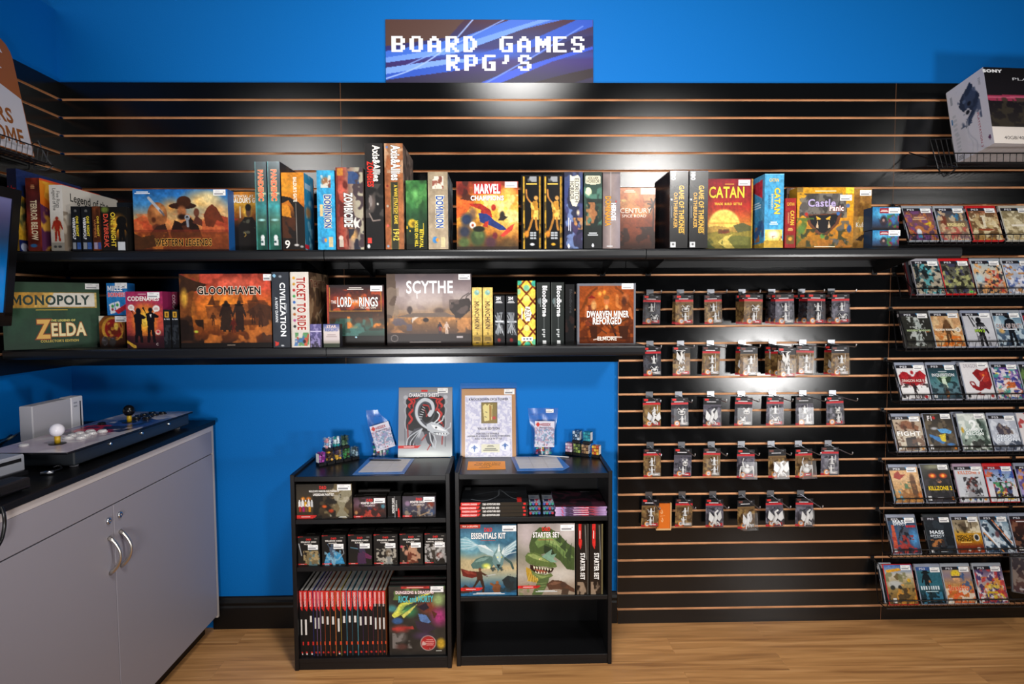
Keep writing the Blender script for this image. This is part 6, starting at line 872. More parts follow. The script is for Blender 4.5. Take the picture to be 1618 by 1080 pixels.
def case(label, px, slot, ytop, art, top='9aa0a8', dx=0, dy=0, strip='26242a', tiltz=0, spine='16161a', group='disc game cases in the wire racks', stk=True, w=.1345, word=True, z0=0):
    zt_ = slotz(slot)-.010+z0; x = P(px, ytop, 'y', -.055)[0]+w/2; h = .172
    yb, zb = -.055-h*math.sin(TH)-dy, zt_-h*math.cos(TH)
    o = thing('game_case', label, 'game case', (x, yb, zb), 0, group, (-TH, tiltz, 0)); q = MB(); w2 = w/2
    q.bbox((-w2, .0004, 0), (w2, .0145, h), .003, top); q.build('case', o, 'plastic')
    q = MB(); ct = h-(.0145 if strip else .004)
    ops = art+([r(0, 0, .66, .095, strip), p('2a8ac0', (.56, 0), (.66, 0), (.66, .095), (.62, .095))] if strip else [])+([t('PS3', .26, .05, .05, 'c8c8d0', .26, b=.032)] if strip and word else [])
    card(q, (-w2+.004, -.0002, ct), X_, -Z_, w-.008, ct-.004, ops, .0022)
    card(q, (-w2-.0002, .0135, ct), -Y_, -Z_, .012, ct-.004, [g(spine), bars(.5, .5, .4, .5, 'a8a8b0', 1), r(0, 0, 1, .08, 'c8c8cc')], .003); q.build('cover_sheet', o, 'wrapped')
    if stk: sticker(o, w2*.52, -.0008, ct-.012, .044, .021)
    return o
RX = 3.0
R1 = [(1423.5, 'purple and orange cover with a small white hero', [g('4a3048', '8a5a50', '6a4a5c', '3a3040'), m('c87a40', 6, .54, 3), m('7a4a80', 6, .56, 5), bars(.5, .32, .5, .12, 'd8b080', 2), e(.4, .75, .1, .12, 'e8e8f0', .3), r(.34, .8, .48, .92, '4a90c0'), l('d8c030', .04, (.7, .5), (.85, .45), (.8, .55)), l('c03030', .02, (.1, .62), (.3, .85))], '9aa0a8'), (1474, 'brown and blue cover with a gold title', [g('2a3a5a', '6a5a4a', 'a08060', '8a7080'), m('3a80b0', 6, .56, 3, (0, 0, 1, .4)), e(.2, .4, .16, .3, '7a4030', .6), m('d8b890', 7, .55, 5), t('BORDERLANDS', .6, .52, .09, 'f0e0a0', .6, o='8a6a2a', b=.032), m('c05a50', 8, .58, 7, (0, .6, 1, 1))], '9aa0a8'), (1524.5, 'red-topped case with a sand coloured cover', [g('8a3028', 'c0a070', 'c8b080', 'b09868', 'a87a3c'), m('e8d8b0', 6, .54, 3), m('6a4a30', 7, .58, 4), r(.44, .25, .52, .6, 'e8dcc0'), r(.38, .24, .58, .28, 'e8dcc0'), e(.5, .68, .35, .04, '9a4a30', .4)], 'c01c20'), (1577, 'beige desert cover, far right of the top disc row', [g('6a6048', 'c8b890', 'd0c098', 'b8a070'), m('8a7a58', 6, .55, 3), bars(.5, .55, .7, .1, 'e8e0d0', 1), m('e8dcb8', 7, .56, 6)], 'b0aca0')]
R2 = [(1437, 'teal and black battle cover', [g('4a8088', '38505a', '8a8070', '3a3434'), m('58b0b8', 5, .55, 3), m('1c1e20', 7, .55, 4), m('c8b8a0', 8, .6, 6)], '9a98a0'), (1482, 'red-topped case with an olive cover', [g('4a4440', '5a5a50', '8a8a60', '5a6058'), m('b0b070', 6, .57, 3), m('3a3a5a', 6, .58, 5), m('24221e', 8, .57, 7), e(.85, .95, .08, .03, '40d050', .4)], 'c01c20'), (1531.5, 'white cover with red and orange fighters', [g('9ab8c8', 'd8c8b0', 'c8b8a8', 'a07050'), m('c04030', 6, .55, 3, (.3, .3, 1, 1)), m('e0a060', 7, .56, 5), m('2a3038', 9, .6, 7), e(.15, .55, .2, .2, 'b8d0d8', .6)], '9aa0a8'), (1580, 'pale blue and white cover with gold trim', [g('8a9ab8', 'b8c0d0', 'a8b0c8', '9aa0b8'), m('4a60a0', 6, .56, 3), m('e8e4e8', 7, .55, 5), m('c08040', 8, .6, 8), bars(.6, .6, .6, .08, 'e0e0f0', 1)], '9aa0a8')]
R3 = [(1419, 'dark steel cover of a ghostly soldier with green lettering', [g('3a3a34', '2c2c28', '24241f', '4a4842'), man(.5, .98, .85, 'a8b0ac', 1), m('2c2c28', 7, .5, 3), m('c8ccc8', 10, .6, 5, (.2, 0, .8, .95)), t('MODERN WARFARE', .55, .52, .05, 'b8c898', .84, b=.038), bars(.85, .56, .16, .04, '8a4a20', 1)], '3a3a3a'), (1466.5, 'orange dust cover of a soldier walking, black spine showing', [g('c89868', 'd0a070', 'c08048', 'a86028'), m('e0c090', 5, .55, 3), man(.5, .95, .75, '5a3c24'), e(.5, .35, .14, .2, '6a4a30', .5), m('d86a20', 8, .58, 6, (.2, .7, .9, 1)), t('MODERN WARFARE', .42, .50, .055, 'f0e8d8', .72, b=.038), e(.86, .50, .1, .07, 'e8e0d0', .1), t('2', .86, .50, .07, '5a4030', b=.028)], '9aa0a8'), (1516.5, 'white cover with a black soldier holding a rifle upright', [g('c8c8ce', 'd0d0d6', 'b8b8c0'), man(.55, 1.05, .9, '1c1c20', 1), e(.52, .22, .09, .09, '16161a'), l('1c1c20', .035, (.22, .1), (.34, .42)), m('4a4a50', 9, .56, 3, (.35, .35, .8, 1), .8), t('CALL OF DUTY', .5, .45, .06, 'f0f0f4', .5, o='3a3a40', b=.032), t('MW3', .5, .54, .08, 'a0c83a', .36, o='20241c', b=.038)], '8a90a4'), (1564.5, 'blue storm cover of a dark soldier with a wide title', [g('5a7890', '8aa8b8', '4a6078', '2c3a4c'), m('c8d8e0', 5, .56, 3), e(.2, .55, .14, .1, 'c8a060', .6), man(.55, 1.0, .95, '141820'), e(.55, .1, .16, .07, '101418', .3), t('CALL OF DUTY', .5, .40, .12, '8a7878', .95, o='e8e0e0', b=.032), bars(.5, .5, .7, .05, 'd8d8e0', 1)], '9aa0a8'), (1611, 'red and black cover cut by the picture edge, soldiers row', [g('b02430', '3a2428', '2a2a34'), m('d8c0b8', 6, .57, 3)], '8a90a4')]
R4 = [(1412.5, 'white cover with a red winged emblem over a lone warrior', [g('d8d4d6', 'e0dcdc', 'e8e6e6', 'd8d4d4'), p('a82028', (.02, .32), (.2, .18), (.36, .22), (.46, .34), (.55, .34), (.66, .22), (.82, .16), (1, .30), (.9, .5), (.72, .56), (.5, .66), (.28, .56), (.1, .5)), p('e0dcdc', (.36, .18), (.45, .30), (.5, .16), (.57, .3), (.66, .18), (.6, .1), (.4, .1)), e(.52, .22, .07, .07, 'a82028', .4), m('7a161e', 7, .57, 3, (.05, .2, .95, .6), .6), m('2a2020', 9, .56, 6, (0, .55, 1, .66), .8), man(.52, .95, .42, '2a2024', 1), m('4a4044', 9, .6, 8, (.1, .85, .9, 1)), t('DRAGON AGE II', .5, .46, .075, 'e8d8d0', .78, o='7a2a28', b=.01), e(.86, .93, .07, .05, 'a82830', .2), r(.04, .88, .14, .97, '2a2a2c')], '8a90a0'), (1461.5, 'teal green cover with a glowing rift over a kneeling figure', [g('16242c', '2a4a54', '4a7a80', '5a7a84', '2c3a44'), e(.5, .38, .3, .2, 'b8d0a8', .9), p('28402c', (.2, .28), (.5, .42), (.85, .26), (.7, .5), (.5, .6), (.35, .5)), p('c8d8c0', (.42, .4), (.55, .4), (.6, .7), (.45, .75)), man(.52, .98, .3, '6a3018', 1), e(.52, .85, .1, .1, 'c07a30', .7), t('INQUISITION', .5, .30, .085, 'd8dce0', .80, o='2a3a40', b=.02), bars(.5, .20, .4, .04, 'a8b0b8', 1), m('0f1a20', 6, .57, 3, (0, .5, 1, 1), .7), r(.04, .88, .14, .97, 'd8d8da')], '8a90a0'), (1514, 'white cover with a rearing dark red dragon', [g('e4e0e2', 'e0dcde', 'dcd8da'), p('8a1c20', (.36, .3), (.55, .18), (.72, .24), (.95, .14), (.98, .4), (.98, .62), (.86, .76), (.7, .72), (.52, .8), (.36, .76), (.26, .66), (.32, .62), (.5, .68), (.56, .54), (.46, .42)), p('b03028', (.6, .3), (.9, .24), (.92, .5), (.7, .56)), e(.74, .36, .06, .04, 'e08030', .6), l('8a1c20', .035, (.3, .7), (.22, .56), (.34, .55), (.4, .66)), l('8a1c20', .03, (.5, .84), (.36, .88), (.6, .9)), l('d8d0d0', .012, (.6, .52), (.74, .40)), t('DRAGON', .35, .10, .10, '8a8088', .5, b=-.005), e(.9, .93, .06, .05, 'a03838', .2), r(.05, .88, .14, .97, '2a2a2c')], '8a90a0', None), (1562.5, 'crowded purple, white and orange cartoon battle cover', [g('7a4a9a', 'a080b8', 'c8b0b0', 'c08050'), m('e0d040', 6, .56, 3, (0, 0, .7, .3)), m('4a2a80', 6, .55, 4), m('3a9a90', 7, .56, 5), m('d86020', 7, .56, 6, (.3, .4, 1, 1)), m('f0e8e8', 8, .56, 7), m('2a3a8a', 8, .59, 8), bars(.5, .2, .4, .06, 'd8c8e0', 1)], '8a90a0'), (1606, 'dark green cover with a red disc, cut by the picture edge', [g('2a3430', '3a4a34', '2a2a2c'), m('6a8a4a', 6, .56, 3), e(.3, .5, .12, .08, 'c03a3a', .3)], '8a90a0')]
R5 = [(1406, 'beige boxing cover with clasped fists', [g('c0b09a', 'b09880', 'c8bca8', 'b8a890'), e(.45, .25, .3, .14, '7a4a34', .7), p('8a5a40', (.3, .15), (.5, .12), (.9, .3), (.85, .42), (.5, .36), (.3, .3)), e(.34, .3, .12, .1, '6a3c2a', .5), m('4a3024', 7, .58, 3, (.1, .08, .95, .45)), p('3a3230', (.36, .62), (.72, .58), (.78, .98), (.34, .98)), m('6a4a38', 8, .57, 6, (0, .55, 1, 1)), t('FIGHT', .5, .50, .115, 'f0ece6', .86, o='4a403a', b=.038), e(.9, .93, .05, .04, 'd88a30', .3), r(.04, .86, .14, .95, 'd8d8d4')], '8a90a0'), (1456, 'dark cover of a blue and yellow racing car', [g('2a2622', '3c342a', '4a4034', '342c24'), m('6a5c48', 6, .57, 3), p('3a78b8', (.1, .55), (.45, .65), (.6, .78), (.5, .82), (.1, .62)), p('5aa0d8', (.4, .42), (.7, .40), (.9, .48), (.85, .54), (.5, .52)), p('d8c030', (.42, .58), (.66, .54), (.62, .76), (.48, .74)), e(.3, .4, .16, .05, 'b8b8bc', .6), e(.78, .83, .18, .05, '3a70b0', .5), e(.16, .72, .07, .09, '141414', .3), e(.7, .66, .06, .08, '181818', .3), t('F1', .22, .12, .12, 'e8e4e4', .2, b=.032), e(.36, .11, .06, .05, 'c82a24', .3), r(.05, .84, .15, .95, 'e0dedc'), e(.92, .93, .05, .04, 'd87a28', .3)], '8a90a0', None), (1509, 'white and green combat cover with a large pale numeral two', [g('d0d4cc', 'b8c4bc', '8a9c90', '5a6458'), e(.8, .35, .22, .25, '4a5c54', .6), m('2c3830', 7, .56, 3, (.5, .1, 1, 1)), m('e8ece4', 6, .56, 5), e(.1, .45, .06, .1, 'c8a030', .5), m('2a2c28', 8, .54, 7, (.1, .7, 1, 1)), t('2', .52, .32, .26, 'f0f2f0', .30, b=.032), t('GHOST', .5, .46, .075, 'eef0ee', .64, o='5a8a80', b=.032), t('RECON', .5, .55, .075, 'eef0ee', .64, o='5a8a80', b=.032), r(.05, .86, .14, .95, 'd8d8d4')], '8a90a0', None), (1558, 'pale blue grey cover of a crouched futuristic soldier', [g('c0c4d0', 'b4bac8', 'c4c8d2', '5a6070'), m('e0e4ec', 6, .56, 3), p('4a4450', (.2, .35), (.35, .2), (.5, .3), (.7, .34), (.78, .5), (.5, .58), (.26, .54)), m('8a7a70', 9, .57, 5, (.2, .2, .8, .55)), m('3a4254', 7, .55, 6, (0, .72, 1, 1)), t('GHOST', .5, .60, .08, 'f0f4fa', .72, o='5a7090', b=.032), t('RECON', .5, .70, .08, 'f0f4fa', .76, o='5a7090', b=.032)], '8a90a0'), (1603, 'white cover with small red crest, cut by the picture edge', [g('d8d0d0', 'dcd6d6'), m('a83030', 6, .6, 3, (0, 0, 1, .4)), r(.05, .86, .2, .95, '2a2a2c')], '8a90a0', None)]
R6 = [(1402, 'sandy orange cover with a red winged emblem', [g('d8a060', 'd8b080', 'c89860', 'b07838'), p('a03020', (.15, .18), (.3, .1), (.36, .2), (.55, .2), (.4, .3), (.3, .36), (.1, .3)), e(.75, .35, .12, .2, '6a4428', .5), p('5a3c24', (.65, .4), (.85, .38), (.9, .9), (.7, .92)), m('3a90b8', 7, .55, 3, (0, .62, .4, .95)), m('8a5a30', 8, .57, 5, (.2, .4, 1, 1)), m('4a7a5a', 8, .58, 7, (.3, .42, .65, .6)), e(.92, .8, .1, .1, 'c86a28', .6)], '8a90a0'), (1452, 'dark cover of a masked face with two glowing orange eyes', [g('4a4a40', '2a2824', '1c1a1a', '24222a'), e(.45, .06, .4, .12, '8a8a70', .7), e(.5, .3, .38, .22, '2c2420', .6), e(.36, .30, .17, .085, 'e04a18', .5), e(.36, .30, .08, .05, 'ffc040', .6), e(.74, .30, .17, .085, 'e04a18', .5), e(.74, .30, .08, .05, 'ffc040', .6), p('b87a50', (.45, .42), (.56, .38), (.66, .46), (.58, .5), (.5, .48)), m('3a3438', 8, .56, 3, (0, .4, 1, 1)), t('KILLZONE 2', .55, .63, .10, 'e8c81c', .84, b=.032), bars(.5, .88, .3, .05, 'a8a4a8', 1), r(.06, .84, .18, .95, 'd8d8d8'), e(.93, .9, .05, .05, 'd87a28', .3)], '8a90a0', None), (1504, 'white cover with orange title and a soldier amid rubble', [g('d4d4d8', 'c8ccd2', 'd4d6da'), p('3a3436', (.3, .5), (.42, .34), (.6, .32), (.76, .42), (.7, .66), (.8, .85), (.3, .85), (.4, .64)), m('8a4038', 9, .58, 3, (.3, .3, .8, .7)), m('b0b0b4', 8, .56, 5, (.2, .3, .9, .9)), m('2a2a2e', 8, .58, 6, (.25, .3, .85, .85)), t('KILLZONE 3', .5, .175, .085, 'd06a30', .80, b=.03), r(.05, .86, .15, .95, '2a2a2c'), *[e(.35+.18*k, .93, .05, .04, c, .2) for k, c in enumerate(('c8a040', '5a6a9a', '3a5a5a', 'd88a30'))]], 'a0889a'), (1551.5, 'red-topped case, white cover crowded with tiny colourful figures', [g('4a6ab0', 'b8c0d8', 'e0e0e6', 'dcdce0'), m('d86a40', 6, .54, 3, (0, 0, .4, .3)), m('2a4aa0', 6, .52, 4, (.5, 0, 1, .35)), m('1c1c24', 9, .50, 5, (.1, .22, .95, .42)), m('9ab8d8', 8, .54, 6, (.1, .22, .95, .45)), m('c03028', 9, .56, 7, (.2, .42, .85, .9)), m('d8a820', 9, .57, 8, (.2, .5, .95, .95)), m('2a3a6a', 9, .56, 9, (.2, .45, .9, .9)), m('3a8a4a', 9, .6, 10, (.2, .45, .9, .9)), m('2a1a1c', 9, .6, 11, (.2, .45, .9, .92))], 'c01c20', '8a1c20'), (1601, 'blue and violet starry cover, cut by the picture edge', [g('3a3a7a', '6a5a9a', '4a4a7a'), m('b8a8d8', 6, .55, 3), m('d88a40', 7, .6, 5)], '8a90a0')]
R7 = [(1399, 'blue and red space cover with an armoured soldier and bright glare', [g('3a4a5c', '2c4a6a', '3a5a80', '2a3a5a', '3a2a3a'), e(.85, .6, .25, .35, '4a90c8', .8), p('c05030', (.1, .2), (.2, .2), (.22, .8), (.06, .9)), man(.5, 1.0, .8, '1c1e26'), m('4a5060', 9, .56, 3, (.3, .2, .75, 1)), m('a83028', 8, .58, 5, (0, .5, .9, 1)), t('MASS', .42, .12, .09, 'e8ecf0', .5, b=.032), t('EFFECT', .42, .19, .05, 'd0d4dc', .48, b=.032), r(.62, .22, .95, .28, 'b02830'), e(.82, .9, .08, .06, 'b82830', .2), r(.06, .86, .16, .95, 'd8d8d8')], '8a90a0'), (1457, 'black trilogy cover with a strip of small character portraits', [g('20262c', '1a2026', '161a20', '14181c'), l('3a444e', .02, (.3, .2), (.45, .08), (.6, .25)), m('2c343c', 5, .57, 3), t('MASS', .40, .42, .09, 'e4eaf0', .56, b=.028), t('EFFECT', .40, .52, .045, 'd0d8e0', .56, b=.032), bars(.38, .575, .4, .03, 'a0a8b0', 1), m('c87a3a', 8, .5, 5, (.1, .62, .62, .82)), m('8ac0d8', 8, .54, 6, (.12, .66, .6, .82)), m('20181a', 9, .56, 7, (.1, .62, .62, .84)), bars(.55, .96, .36, .03, 'a8acb0', 1), r(.04, .9, .14, .98, 'd8d8d8')], '24282c'), (1500, 'amber military cover with a grim face above a gold band', [g('c8b898', '8a7a60', 'b0a080', 'c8901c', 'c08818', '7a2c18', '8a3418'), e(.42, .28, .26, .2, '5a4a38', .6), m('3a3024', 7, .55, 3, (.1, .1, .7, .45)), m('e0d4b8', 6, .56, 4, (.5, .1, 1, .45)), t('MEDAL OF', .38, .55, .07, '1c1610', .62, b=.028), t('HONOR', .38, .635, .085, '1c1610', .6, b=.032), bars(.38, .71, .55, .04, 'e0c060', 1), e(.80, .58, .12, .11, 'e8e4dc', .2), e(.80, .58, .09, .085, '2a2a2a', .3), e(.8, .9, .08, .06, 'd8d0c8', .2), e(.45, .92, .06, .05, 'c8b8a8', .3)], '8a90a0'), (1545, 'blue white cover crossed by a diagonal blade', [g('5a7890', 'a8bcc8', '7a94a8', '3a4c60'), m('e4ecf2', 6, .55, 3), m('1c2838', 6, .57, 5), l('1c2430', .09, (.3, .1), (.95, .9)), l('d0702c', .03, (.42, .1), (.95, .75)), l('d8883c', .03, (.02, .45), (.6, .98)), l('e8eef4', .05, (0, .3), (.5, .9)), e(.5, .5, .1, .12, '6a4a50', .5), r(.06, .86, .16, .95, '2a3038')], '8a90a0'), (1591.5, 'dark red cover, cut by the picture edge', [g('5a2420', '3a2420', '241c1c', '2c2024'), m('8a5a44', 6, .57, 3), bars(.5, .15, .8, .05, 'd8d0d0', 1), r(.1, .86, .25, .95, 'd8d8d8')], '8a90a0')]
R8 = [(1394, 'red-topped case of a rally truck in mud', [g('3a68b0', 'c8c0b0', 'a08a58', '8a6a30', '6a4a20'), p('e0a020', (.05, .13), (.55, .08), (.6, .15), (.08, .2)), e(.3, .5, .32, .12, 'b8b8b4', .4), e(.2, .58, .1, .07, '2a2a24', .3), e(.46, .58, .08, .07, '2a2a24', .3), p('6a5a34', (.3, .3), (.45, .2), (.6, .34), (.4, .4)), m('7a7850', 6, .56, 3, (0, .2, 1, .5)), m('c8882c', 7, .56, 5, (.3, .5, 1, 1)), m('3a2c18', 8, .58, 7, (0, .6, 1, 1)), e(.82, .4, .08, .06, 'd8a828', .4), r(.14, .85, .27, .97, 'd8d8d4')], 'c01c20', None), (1444, 'teal night cover of a man in a hat', [g('3a7080', '2a6070', '2c6878', '183038', '10181c'), man(.36, .75, .66, '10181c'), e(.36, .16, .18, .03, '0c1418'), e(.36, .12, .1, .06, '0c1418'), e(.48, .4, .06, .05, 'c06a30', .6), *[r(.08+.1*k, .52, .12+.1*k, .62, 'd8e4e8') for k in range(8)], bars(.5, .67, .7, .04, 'a8c0c8', 1), m('3a80a0', 7, .56, 3, (.1, .68, .9, 1))], '8a90a0', '3a5a9a'), (1485, 'orange ninja-coloured cover with a yellow burst above', [g('b09880', '8a7a88', 'c08a50', 'c86a28', 'c8a070'), e(.45, .2, .2, .14, 'e8c830', .4), e(.45, .33, .16, .12, 'd8a070', .4), r(.28, .26, .62, .31, '2c3444'), m('3a5a8a', 6, .57, 3, (.6, .1, 1, .7)), m('d8582c', 7, .55, 5, (.1, .5, 1, 1)), m('e8e0d0', 7, .57, 6, (0, .6, 1, 1)), t('NARUTO', .48, .60, .10, 'd83a20', .72, o='e8d8a0', b=.032), r(.05, .86, .16, .97, 'd8d8d4')], '9aa0a8'), (1535, 'violet and gold crowded cartoon fight cover', [g('4a3a5a', 'a08aa0', 'c8b090', 'b08a60'), m('e8e0e8', 6, .55, 3), m('e0902c', 6, .56, 4, (.2, .3, .9, .8)), m('3a2a5a', 7, .56, 5), m('c03a3a', 8, .6, 6), m('e8c840', 7, .58, 7, (.3, .5, .9, .9)), bars(.5, .72, .5, .1, 'c8a030', 1), r(.05, .84, .14, .97, 'd8d8d4')], '9aa0a8')]
rowdat = [(6, 326, R1, 1416), (9, 407, R2, 1420), (12, 486, R3, 1413), (15, 568, R4, 1405), (18, 647, R5, 1400), (21, 726, R6, 1396), (24, 804, R7, 1392), (27, 882, R8, 1384)]
for ri, (slot, yt, its, xr_) in enumerate(rowdat):
    nm = ('first from the top', 'second from the top', 'third from the top', 'fourth from the top', 'fourth from the bottom', 'third from the bottom', 'second from the bottom', 'bottom one')[ri]
    rack(nm, slot, P(xr_, yt, 'y', -.03)[0], RX)
    for i, it in enumerate(its):
        px, ds, art, top = it[:4]; kw = {}
        if len(it) > 4: kw['strip'] = it[4]
        over = (ri, i) in ((6, 1),)
        nxt = P(its[i+1][0], yt, 'y', -.055)[0] if i+1 < len(its) else None; x0 = P(px, yt, 'y', -.055)[0]
        w = min(.1345, (nxt-x0-.0015) if nxt is not None else .1345)
        case('disc case, '+ds, px, slot, yt, art, top, w=w, stk=True, **kw)
# cases peeping out behind and beside the front ones
def side_case(label, px, slot, yt, dz, col, sp):
    case(label, px+4, slot, yt, [g('2a2a30')], col, dy=-.017, z0=dz, spine=sp, stk=False, word=False, w=.06)
side_case('spine of a second case behind the rearing red dragon one', 1504, 15, 568, .002, '8a90a0', '6a3030')
side_case('spine of a second case behind the pale numeral cover', 1502, 18, 647, .002, '8a90a0', '4a5a50')
side_case('spine of a second case at the left end, behind the rally truck case', 1387, 27, 882, 0, '9aa0a8', '26303c')
side_case('red spine of a case at the left end behind the teal battle cover', 1427, 9, 407, 0, '5a2024', '3a1418')
x = P(1582, 882, 'y', -.06)[0]+.006; h = .172
o = thing('game_case', 'clear disc case turned askew at the right end of the bottom rack', 'game case', (x+.085, -.108, slotz(27)-.136), 0, 'disc game cases in the wire racks', (-TH, .16, -.10)); q = MB(); q.bbox((-.067, .0004, 0), (.067, .0145, h), .003, '5a5a5e'); q.build('case', o, 'plastic')
q = MB(); card(q, (-.064, -.0002, h-.02), X_, -Z_, .128, h-.024, [g('4a4448', '3a3034', '5a4038', '4a3438'), m('8a7a70', 6, .57, 3), e(.55, .14, .07, .07, '2a80b8', .2), bars(.5, .9, .8, .08, 'a8a0a0', 1)]); q.build('cover_sheet', o, 'wrapped')

# ---------------------------------------------------------------- console box in a basket, upper right
w, d, h = .42, .1976, .328; rz, ph = .071, .211
FL0 = np.array([1.9709, -.2911, 2.0942])
ux = np.array([math.cos(rz), math.sin(rz), 0]); uy = np.array([-math.sin(rz)*math.cos(ph), math.cos(rz)*math.cos(ph), -math.sin(ph)])
cc = FL0+ux*w/2+uy*d/2
ctl = [('plain',), g('dcd8de', 'd8d4dc'), p('26324a', (.26, .30), (.34, .20), (.62, .07), (.70, .12), (.66, .19), (.78, .25), (.82, .30), (.74, .42), (.50, .60), (.38, .62), (.42, .52), (.58, .44), (.50, .38), (.38, .40)), m('3f4c68', 7, .56, 3, (.26, .08, .82, .60)), e(.54, .33, .06, .035, '141a28', .3), e(.48, .43, .06, .035, '141a28', .3), e(.42, .27, .05, .03, '5a6a88', .3), l('b8b8c4', .012, (.45, .5), (.44, .7), (.60, .86), (.58, .98)), l('c4c4cc', .01, (.40, .5), (.42, .72), (.50, .84), (.46, .98)), bars(.10, .16, .08, .2, 'a8a8b0', 1), bars(.12, .5, .12, .3, 'c4c4ca', 5), bars(.15, .75, .12, .25, 'c4c4ca', 5), t('PLAYSTATION 3', .72, .74, .05, 'b02c50', .46, 1, b=0), t('SONY', .86, .14, .05, '8a8a94', .1, 1), p('5a2a5a', (.88, .88), (.95, .86), (.94, .92), (.9, .93)), bars(.05, .44, .05, .13, '5a8ab8', 1), bars(.16, .95, .16, .06, '8a8a90', 3)]
frt = [('plain',), g('141215', '18151a', '1c181c', '2a2624', '302a24'), p('9a3450', (0, .37), (.5, .36), (.52, .45), (0, .44)), p('c05a74', (0, .39), (.5, .38), (.5, .40), (0, .41)), m('3a342a', 16, .56, 3, (0, .4, .6, .78)), r(.0, .78, .52, 1, 'e6dcd4'), e(.8, .5, .25, .35, '4a4450', .6), r(.6, .2, .64, .75, '8a8a94'), t('SONY', .09, .05, .035, 'f0f0f2', .20, b=.07), t('PLAYSTATION', .62, .15, .035, 'd8d8dc', .68, b=0), t('40GB/40GB', .25, .925, .042, '4a4444', .28, b=0)]
ob = box_at('white and black games console carton with gamepad picture in the upper right basket', tuple(cc), w, d, h, frt, left=ctl, base='c8c2c4', rot=(-ph, 0, rz), name='console_box', cat='carton', cell=.003, tr=.004)
def basket(label, x0, x1, z, y1, z1, slot, side=None, ends=True, flipx=None):
    """wire basket: bottom from the wall at z to the front y1"""
    o = thing('wire_basket', label, 'wire basket', (0, 0, 0), 0, 'black wire baskets'); c = '0e0e10'; T_ = flipx or (lambda v: v)
    tb = lambda q, pts, r_=.0026: q.tube([T_(np.array(v, float)) for v in pts], r_, c, 6)
    q = MB(); tb(q, [(x0, y1, z1+.036), (x1, y1, z1+.036)]); tb(q, [(x0, y1, z1), (x1, y1, z1)]); q.build('front_rail', o, 'wire')
    q = MB()
    for k in range(int((x1-x0)/.026)+1): x = x0+.013+k*.026; tb(q, [(x, -.02, z), (x, y1, z1), (x, y1, z1+.036)], .0016)
    q.build('bottom_wires', o, 'wire')
    q = MB(); tb(q, [(x0, -.02, z), (x1, -.02, z)]); tb(q, [(x0, (y1-.02)/2, (z+z1)/2), (x1, (y1-.02)/2, (z+z1)/2)]); q.build('bottom_rail', o, 'wire')
    q = MB(); c4 = [P(1482, 266, 'y', -.335), P(1512, 264, 'y', -.30), P(1503, 219, 'y', -.31), P(1469, 220, 'y', -.36)]
    tb(q, c4+[c4[0]]); tb(q, [c4[0], P(1491, 279, 'y', -.31), P(1509, 268, 'y', -.2)]); tb(q, [(x1*0+c4[1][0], -.004, slotz(slot)), c4[1]])
    for k in (1, 2, 3): u = k/4; tb(q, [c4[0]*(1-u)+c4[1]*u, c4[3]*(1-u)+c4[2]*u], .0018)
    tb(q, [c4[0]*.55+c4[3]*.45, c4[1]*.55+c4[2]*.45], .0018)
    q.build('end_panel', o, 'wire'); return o
xb = P(1506, 258, 'y', -.33)[0]
basket('black wire basket hung at upper right, holding the console carton', xb, 3.0, 2.051, -.335, 2.008, 3)
# ---------------------------------------------------------------- left slat wall: cardboard sign in a basket
def basket_left(label, ya, yb, z, xf, slot):
    o = thing('wire_basket', label, 'wire basket', (XL, ya, z), 0, 'black wire baskets'); c = '16161a'; L_ = yb-ya
    q = MB()
    for xx, zz in ((xf, 0), (xf+.008, .05), (.02, 0), ((xf+.02)/2, 0)): q.tube([(xx, 0, zz), (xx, L_, zz)], .0026, c, 6)
    q.build('rails', o, 'wire'); q = MB()
    for k in range(int(L_/.026)): y = .013+k*.026; q.tube([(.02, y, 0), (xf, y, 0), (xf+.008, y, .05)], .0016, c, 4)
    q.build('bottom_wires', o, 'wire'); q = MB(); zt_ = slotz(slot)-z
    q.tube([(.002, L_, .085), (.03, L_, .098), (xf-.02, L_, .02), (xf, L_, -.004), (xf-.03, L_, -.018), (.012, L_, -.014), (.004, L_, .05)], .0026, '5c5d62', 6); q.build('end_loop', o, 'wire', True)
    return o
yE = P(47, 203, 'x', XL)[1]; fb = P(83, 246, 'y', yE); sgx, ysb, zsb = -1.812, -.273, 2.046
bs = basket_left('black wire basket on the left slat wall under the brown placard', -1.9, yE, 2.034, fb[0]-XL, 2)
hh, lean, Lh, wS = .43, .130, .436, .62
o = thing('placard', 'brown and white rounded placard with big brown capitals, standing in the left basket', 'sign', (sgx, ysb, zsb), 0, None, (.064, -lean, 0))
q = MB(); rr = .07; out = [(-wS, wS*.066), (0, 0), (0, Lh-rr)]+[(-rr+rr*math.cos(a), Lh-rr+rr*math.sin(a)) for a in (math.pi/8*k for k in range(1, 5))]+[(-wS, Lh)]
q.extrude(out, (0, 0, 0), Y_, Z_, X_*.004, 'a8602c'); q.build('board', o, 'card')
q = MB(); V_ = lambda u, v: (.0046, u, v)
q.sheet([V_(-wS, wS*.07), V_(-.004, .004), V_(-.004, Lh*.50), V_(-.10, Lh*.58), V_(-.24, Lh*.66), V_(-wS, Lh*.68)], 'd8d4da'); q.sheet([V_(-.20, Lh*.80), V_(-.12, Lh*.78), V_(-.07, Lh*.72), V_(-.13, Lh*.69), V_(-.24, Lh*.70)], 'd8d4da'); q.sheet([V_(-.19, Lh*.90), V_(-.06, Lh*.90), V_(-.05, Lh*.86), V_(-.19, Lh*.85)], 'd8d4da')
